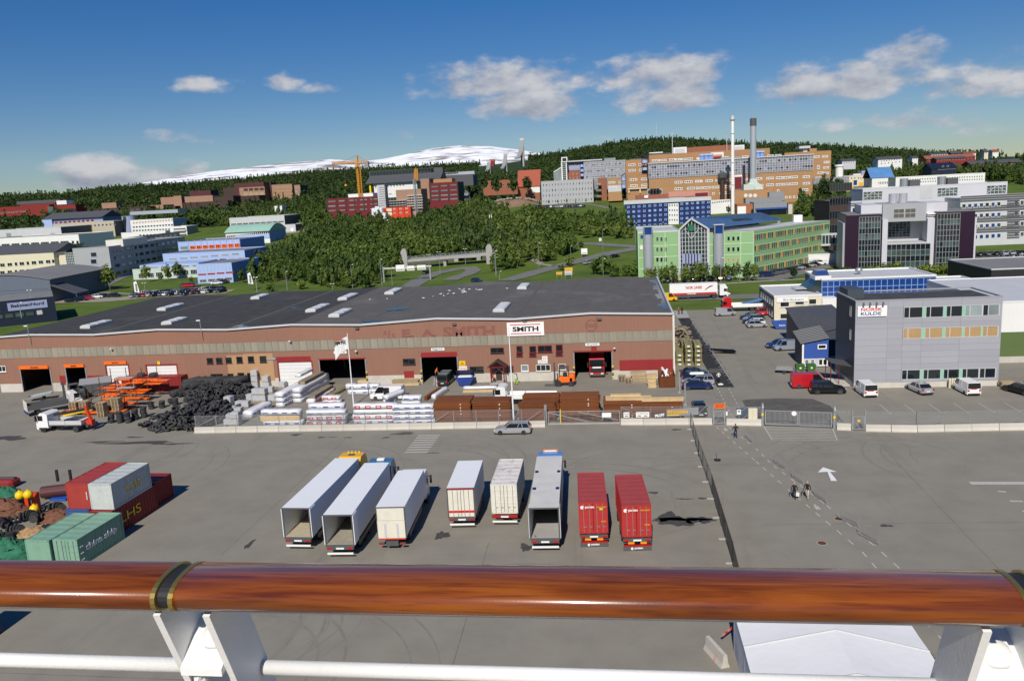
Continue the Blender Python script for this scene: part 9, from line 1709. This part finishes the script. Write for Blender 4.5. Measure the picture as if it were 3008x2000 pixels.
for k,a,b,bT in(('V',2090,645,370),('V',2160,800,560)):q=g(k,a,b);t=thing('yard_post','grey steel post at the yard corner beside the parked cars','post',(q[0],q[1],0),0,'yard corner posts');MB().box(-.12,.12,-.12,.12,0,3.2,'galv').build('post',t);MB().box(-.2,.2,-.2,.2,0,.1,'concrete_grey').build('foot',t)
# people
def person(lb,x,y,rz,top,legs,hair,H=1.75,stride=.25,arms=((.32,-.05),(.32,.1)),bend=0,sleeve=None,bag=None,elbow=((.28,.05),(.28,.05)),name='person'):
 s=H/1.75;V=[];E=[];Rd=[]
 def v(p,r,par=None):
  V.append(tuple(c*s for c in p));Rd.append(r*s)
  if par is not None:E.append((par,len(V)-1))
  return len(V)-1
 fb=bend;p0=v((0,0,.95),.125);p1=v((0,.02+fb*.2,1.15),.12,p0);p2=v((0,.03+fb*.5,1.36),.135,p1);nk_=v((0,.03+fb*.62,1.5),.058,p2);h1=v((0,.05+fb*.7,1.6),.085,nk_);v((0,.06+fb*.75,1.71),.08,h1)
 for sd,st in((-1,stride),(1,-stride)):
  hp=v((sd*.1,0,.88),.095,p0);kn=v((sd*.105,st*.5+.05,.5),.065,hp);an=v((sd*.11,st-.04,.09),.042,kn);v((sd*.12,st+.12,.045),.04,an)
  sh=v((sd*.19,.03+fb*.5,1.41),.065,p2);ax,ay=arms[(sd+1)//2];ex,ey=elbow[(sd+1)//2];el=v((sd*ex,ay+.03+fb*.4,1.13),.047,sh);wr=v((sd*ax*.9,ay*2.2+.08+fb*.4+ey,.9 if ey<.15 else 1.15),.032,el);pl=v((sd*ax*.9,ay*2.3+.1+fb*.4+ey,.83 if ey<.15 else 1.17),.034,wr)
  for f in range(5):a_=(f-2)*.016;z=.83 if ey<.15 else 1.17;k_=v((sd*ax*.9+(sd*-.03 if f==0 else 0),ay*2.3+.1+fb*.4+ey+a_+.01,z-.04+(.015 if f==0 else 0)),.0105,pl);v((sd*ax*.9+(sd*-.035 if f==0 else-sd*.008),ay*2.3+.115+fb*.4+ey+a_,z-.075-(0,.01,.015,.01,0)[f]+(.02 if f==0 else 0)),.009,k_)
 me=bpy.data.meshes.new('body');me.from_pydata(V,E,[]);o=bpy.data.objects.new('body',me);md=o.modifiers.new('skin','SKIN');md.use_smooth_shade=True;sk=me.skin_vertices[0].data
 for i,r in enumerate(Rd):sk[i].radius=(r*1.12 if i in(p0,p1,p2)else r,r*.82 if i in(p0,p1,p2)else r)
 sk[0].use_root=True;sb=o.modifiers.new('sub','SUBSURF');sb.levels=1;sb.render_levels=1
 nm=baked(o);bpy.data.objects.remove(o);nm.materials.clear()
 for mt in(top,legs,'skin',hair,'black',sleeve or top):nm.materials.append(MAT[mt])
 hy=.06+fb*.72
 for p in nm.polygons:
  c=p.center/s;arm=abs(c.x)>.205 and c.z>.7
  if c.z>1.52:p.material_index=3 if(c.z>1.70 or c.y<hy-.015 and c.z>1.56)else 2
  elif arm:p.material_index=2 if(c.z<.87 or(c.z>1.13 and c.z<1.2 and c.y>.3))else 5
  elif c.z>.93:p.material_index=0
  elif c.z>.1:p.material_index=1
  else:p.material_index=4
  p.use_smooth=True
 t=thing(name,lb,'person',(x,y,0),rz);obj('body',nm,t);hm=MB();hm.lathe([(.09*s*math.sin(i*math.pi/8)+.001,-.09*s*math.cos(i*math.pi/8))for i in range(9)],hair,12);o=hm.build('hair',t,(0,hy*s-.022*s,1.69*s),smooth=True);o.scale=(1,1.1,.92);f=MB()
 for sd in(-1,1):f.cyl((sd*.03*s,(hy+.078)*s,1.645*s),(sd*.03*s,(hy+.088)*s,1.645*s),.012*s,'black',n=6);f.bev((sd*.088-.012)*s,(sd*.088+.012)*s,(hy-.02)*s,(hy+.02)*s,1.61*s,1.67*s,.005,'skin')
 f.cyl((0,(hy+.07)*s,1.63*s),(0,(hy+.105)*s,1.605*s),.012*s,'skin',n=6);f.box(-.025*s,.025*s,(hy+.075)*s,(hy+.085)*s,1.57*s,1.58*s,'cloth_red');f.build('face',t)
 if bag:g_=MB();g_.bev(-.17,.17,-.07,.07,0,.38,.03,bag);g_.tube([(-.09,0,.37),(-.06,0,.52),(.06,0,.52),(.09,0,.37)],.012,bag,5);b_=g_.build('carrier_bag');b_.location=t.matrix_basis@Vector((-.31*s,.05,.3));b_.rotation_euler=(0,0,rz);tag(b_,'white carrier bag held by the walker in black','bag')
 return t
person('walker in black jacket and dark trousers with a carrier bag',16.1,76.1,2.9,'cloth_black','cloth_black','hair_light',1.68,.2,bag='cloth_white');person('walker in black jacket and beige trousers beside the one with the bag',17.3,76.1,2.75,'cloth_black','cloth_beige','hair_light',1.8,.28);person('walker in black top and jeans with raised arms by the pedestrian gate',13.3,95.4,.2,'cloth_black','cloth_blue','hair_dark',1.78,.1,elbow=((.4,.3),(.4,.3)))
q=g('P',790,850);person('woman in pale top and black trousers standing on the black footway',q[0],q[1],3.0,'cloth_white','cloth_black','hair_dark',1.7,.08,elbow=((.3,.2),(.3,.2)));q=g('P',820,895);t=thing('dropped_bag','white bag lying at the feet of the standing woman','bag',(q[0],q[1],0));MB().bev(-.4,.4,-.25,.25,0,.25,.1,'cloth_white').build('bag',t,smooth=True);MB().tube([(-.15,0,.24),(0,0,.36),(.15,0,.24)],.02,'cloth_white',5).build('handle',t)
q=g('P',545,410);person('walker in dark clothes on the black footway beside the treated timber',q[0],q[1],.1,'cloth_black','cloth_black','hair_dark',1.72,.2);q=g('P',630,400);person('walker in navy clothes beside the blue tarpaulin',q[0],q[1],.1,'cloth_blue','cloth_blue','hair_dark',1.75,.2)
q=g('G',1752,130);person('walker in red jacket at the far end of the lane',q[0],q[1],.1,'cloth_red','cloth_black','hair_light',1.72,.2);q=g('G',1780,128);person('walker in black beside the red jacket at the lane end',q[0],q[1],.1,'cloth_black','cloth_black','hair_dark',1.8,.2);q=g('G',352,735);person('worker in dark vest and lime trousers before the plinth',q[0],q[1],1.4,'cloth_blue','cloth_hi','hair_dark',1.8,.1,sleeve='cloth_white');q=g('G',335,728);person('worker in white shirt and lime trousers before the plinth',q[0],q[1],-1.2,'cloth_white','cloth_hi','hair_dark',1.78,.1)
t=person('worker in orange vest standing on a ladder at the dark green van',-30.4,125.6,-1.2,'cloth_orange','cloth_blue','hair_dark',1.78,.05,bend=.4);t.location[2]=1.2;l_=thing('step_ladder','silver step ladder behind the dark green van','ladder',(-30.4,125.5,0));[MB().beam((s_*.25,-.45,0),(s_*.2,0,1.2),.05,'silver').beam((s_*.25,.45,0),(s_*.2,.05,1.2),.05,'silver').build('leg',l_)for s_ in(-1,1)];[MB().box(-.24,.24,-.4+i*.12,-.28+i*.12,.25+i*.3,.29+i*.3,'silver').build('step',l_)for i in range(4)]
t=person('worker in orange jacket bending over tools beside the porch',-20.6,125.8,1.2,'cloth_orange','cloth_black','hair_dark',1.75,.1,bend=.9)
person('woman in dark coat beside the planters by the tent',20.9,46.6,2.2,'cloth_black','cloth_black','hair_dark',1.68,.15);person('man in dark jacket behind the woman by the tent',21.5,47.0,2.2,'cloth_black','cloth_blue','hair_dark',1.76,.1)
# tent, planters, barrier arm
t=thing('marquee','large white marquee with shallow ridge roof on the quay','tent',(12.0,36.4,0));L=13.2
for s_ in(-1,1):
 for i in range(3):
  y0,y1=L*i/3,L*(i+1)/3;n=8;V_=[]
  for a in range(n+1):
   for b in range(5):f=b/4;V_.append((s_*5.25*(1-f),y0+(y1-y0)*a/n,3.0+1.25*f-.09*math.sin(math.pi*a/n)*(1-abs(f-.5))+random.uniform(-.015,.015)))
  m=MB();m.add(V_,[(a*5+b,a*5+b+1,(a+1)*5+b+1,(a+1)*5+b)for a in range(n)for b in range(4)],'tent');m.build('roof_panel',t,smooth=True)
  MB().poly([(s_*5.2,y0+.03,0),(s_*5.2,y1-.03,0),(s_*5.2,y1-.03,2.98),(s_*5.2,y0+.03,2.98)],'tent').build('side_wall',t)
for i in range(4):
 for s_ in(-1,1):MB().beam((s_*5.25,L*i/3,3.02),(0,L*i/3,4.27),.07,'light_grey').build('seam_beam',t);MB().cyl((s_*5.18,L*i/3,0),(s_*5.18,L*i/3,3.),.06,'galv',n=6).build('pole',t)
t=thing('barrier_block','concrete barrier block tied with a red and white boom','barrier',(5.55,48.8,0),-1.2);MB().prism([(-.32,0),(.32,0),(.2,.3),(.12,.9),(-.12,.9),(-.2,.3)],-1.2,1.2,'concrete','x').build('block',t);MB().tube([(.3,-.34,.02),(.3,-.15,.5),(.3,0,.93),(.3,.15,.5),(.3,.34,.02)],.02,'orange_red',5).build('strap',t)
t=thing('boom','red and white boom leaning on the concrete block','boom',(6.1,50.2,0),.8);[MB().beam((i*.28,0,.75+i*.04),(i*.28+.28,0,.79+i*.04),.1,'orange_red' if i%2 else 'salmon').build('segment',t)for i in range(9)]
for i in range(3):
 t=thing('planter','long dark planter box with greenery beside the marquee','planter',(18.2+.35*i,50.4-i*2.3,0),-1.45,'planters by the marquee');MB().box(-.9,.9,-.25,.25,0,.6,'steel_dark').build('trough',t);V_,F__=crown(90,.12,.75,.3,.75,8,900+i);obj('plants',npmesh('plants',V_*np.array([1,.35,1]),F__,['leaf_yellow']),t)
 # ship rail in the foreground
ZR,YR=EYE-.611,1.15;JX=[-3.33,-2.03,-.735,.56,1.855,3.15]
dk_=MB();dk_.box(-30,30,-16,1.42,28.62,28.75,'grey_wood');struct('ship_deck',dk_);hu=MB();hu.box(-60,60,-16,1.40,-.5,28.60,'white_paint');struct('ship_hull',hu)
sr=thing('ship_railing','varnished teak handrail on white steel stanchions along the ship deck','railing',(0,YR,28.75));z0=ZR-28.75
def sec(n=26,a=.059,b=.028,e=2.3):return[(a*math.copysign(abs(math.cos(t))**(2/e),math.cos(t)),b*math.copysign(abs(math.sin(t))**(2/e),math.sin(t)))for t in[2*math.pi*i/n for i in range(n)]]
S0=sec()
for xa,xb in zip(JX[:-1],JX[1:]):
 rings=[[(x,p*k_,z0+q*k_)for p,q in S0]for x,k_ in((xa+.013,.93),(xa+.017,1.),((xa+xb)/2,1.),(xb-.017,1.),(xb-.013,.93))];MB().loft(rings,'teak').build('handrail',sr,smooth=True)
 for x in(xa+.015,xb-.015):MB().loft([[(x+d,p*k_,z0+q*k_)for p,q in S0]for d,k_ in((-.0045,.95),(-.004,1.025),(.004,1.025),(.0045,.95))],'brass').build('brass_ring',sr)
 MB().box(xa+.03,xb-.03,-.02,.02,z0-.036,z0-.026,'offwhite').build('under_strip',sr)
for x in JX[1:-1]:
 MB().loft([[(x+d,p*.9,z0+q*.9)for p,q in S0]for d in(-.016,.016)],'black').build('joint_gasket',sr)
 px_=(x-.028,x+.058)if x<0 else(x-.058,x+.03)
 for q in px_:
  dd=np.array([0,.36,-.933]);n_=np.array([0,.933,.36]);top_=np.array([q,-.035,z0-.035]);bot=top_+dd*1.07;w_=.098;c_=.006
  V_=[]
  for bb in(top_,bot):
   for sx in(-c_,c_):
    for nn_ in(0,w_):V_.append(bb+np.array([sx,0,0])+n_*nn_)
  MB().add(V_,[(0,1,3,2),(4,6,7,5),(0,2,6,4),(1,5,7,3),(0,4,5,1),(2,3,7,6)],'rail_white').build('stanchion',sr)
 xa,xb=px_;c0=np.array([0,.005,z0-.135]);m=MB();m.loft([[(xa+.006,.0,z0-.165),(xb-.006,.0,z0-.165),(xb-.006,.0,z0-.152),(xa+.006,.0,z0-.152)],[(xa+.006,.05,z0-.150),(xb-.006,.05,z0-.150),(xb-.006,.05,z0-.118),(xa+.006,.05,z0-.118)],[(xa+.006,.09,z0-.14),(xb-.006,.09,z0-.14),(xb-.006,.09,z0-.10),(xa+.006,.09,z0-.10)]],'rail_white');m.build('bracket',sr)
 m=MB();r_=.03;m.lathe([(r_*math.sin(i*math.pi/12)+.0005,r_*math.cos(i*math.pi/12))for i in range(7)],'rail_white',16,((xa+xb)/2+.006,.058,z0-.132));m.build('bracket_boss',sr,smooth=True);MB().cyl(((xa+xb)/2-.02,.03,z0-.172),((xa+xb)/2-.02,.03,z0-.24),.012,'rail_white',n=10).tube([((xa+xb)/2-.01,.02,z0-.17),((xa+xb)/2-.03,.02,z0-.2),((xa+xb)/2-.055,.03,z0-.235)],.005,'rail_white',6).build('shackle',sr)
for xa,xb in zip(JX[:-1],JX[1:]):
 a_=xa+(.05 if xa<0 else.03);b_=xb-(.028 if xb<0 else.058)
 for k_,dd_ in enumerate((.203,.43,.66,.89)):m=MB();m.cyl((a_,.077+dd_*.36-.03,z0-.035-dd_*.933),(b_,.077+dd_*.36-.03,z0-.035-dd_*.933),.0135,'rail_white',n=16);m.build('lower_rail',sr,smooth=True)
for o in list(TMP.collection.objects):bpy.data.objects.remove(o)
bpy.data.scenes.remove(TMP)
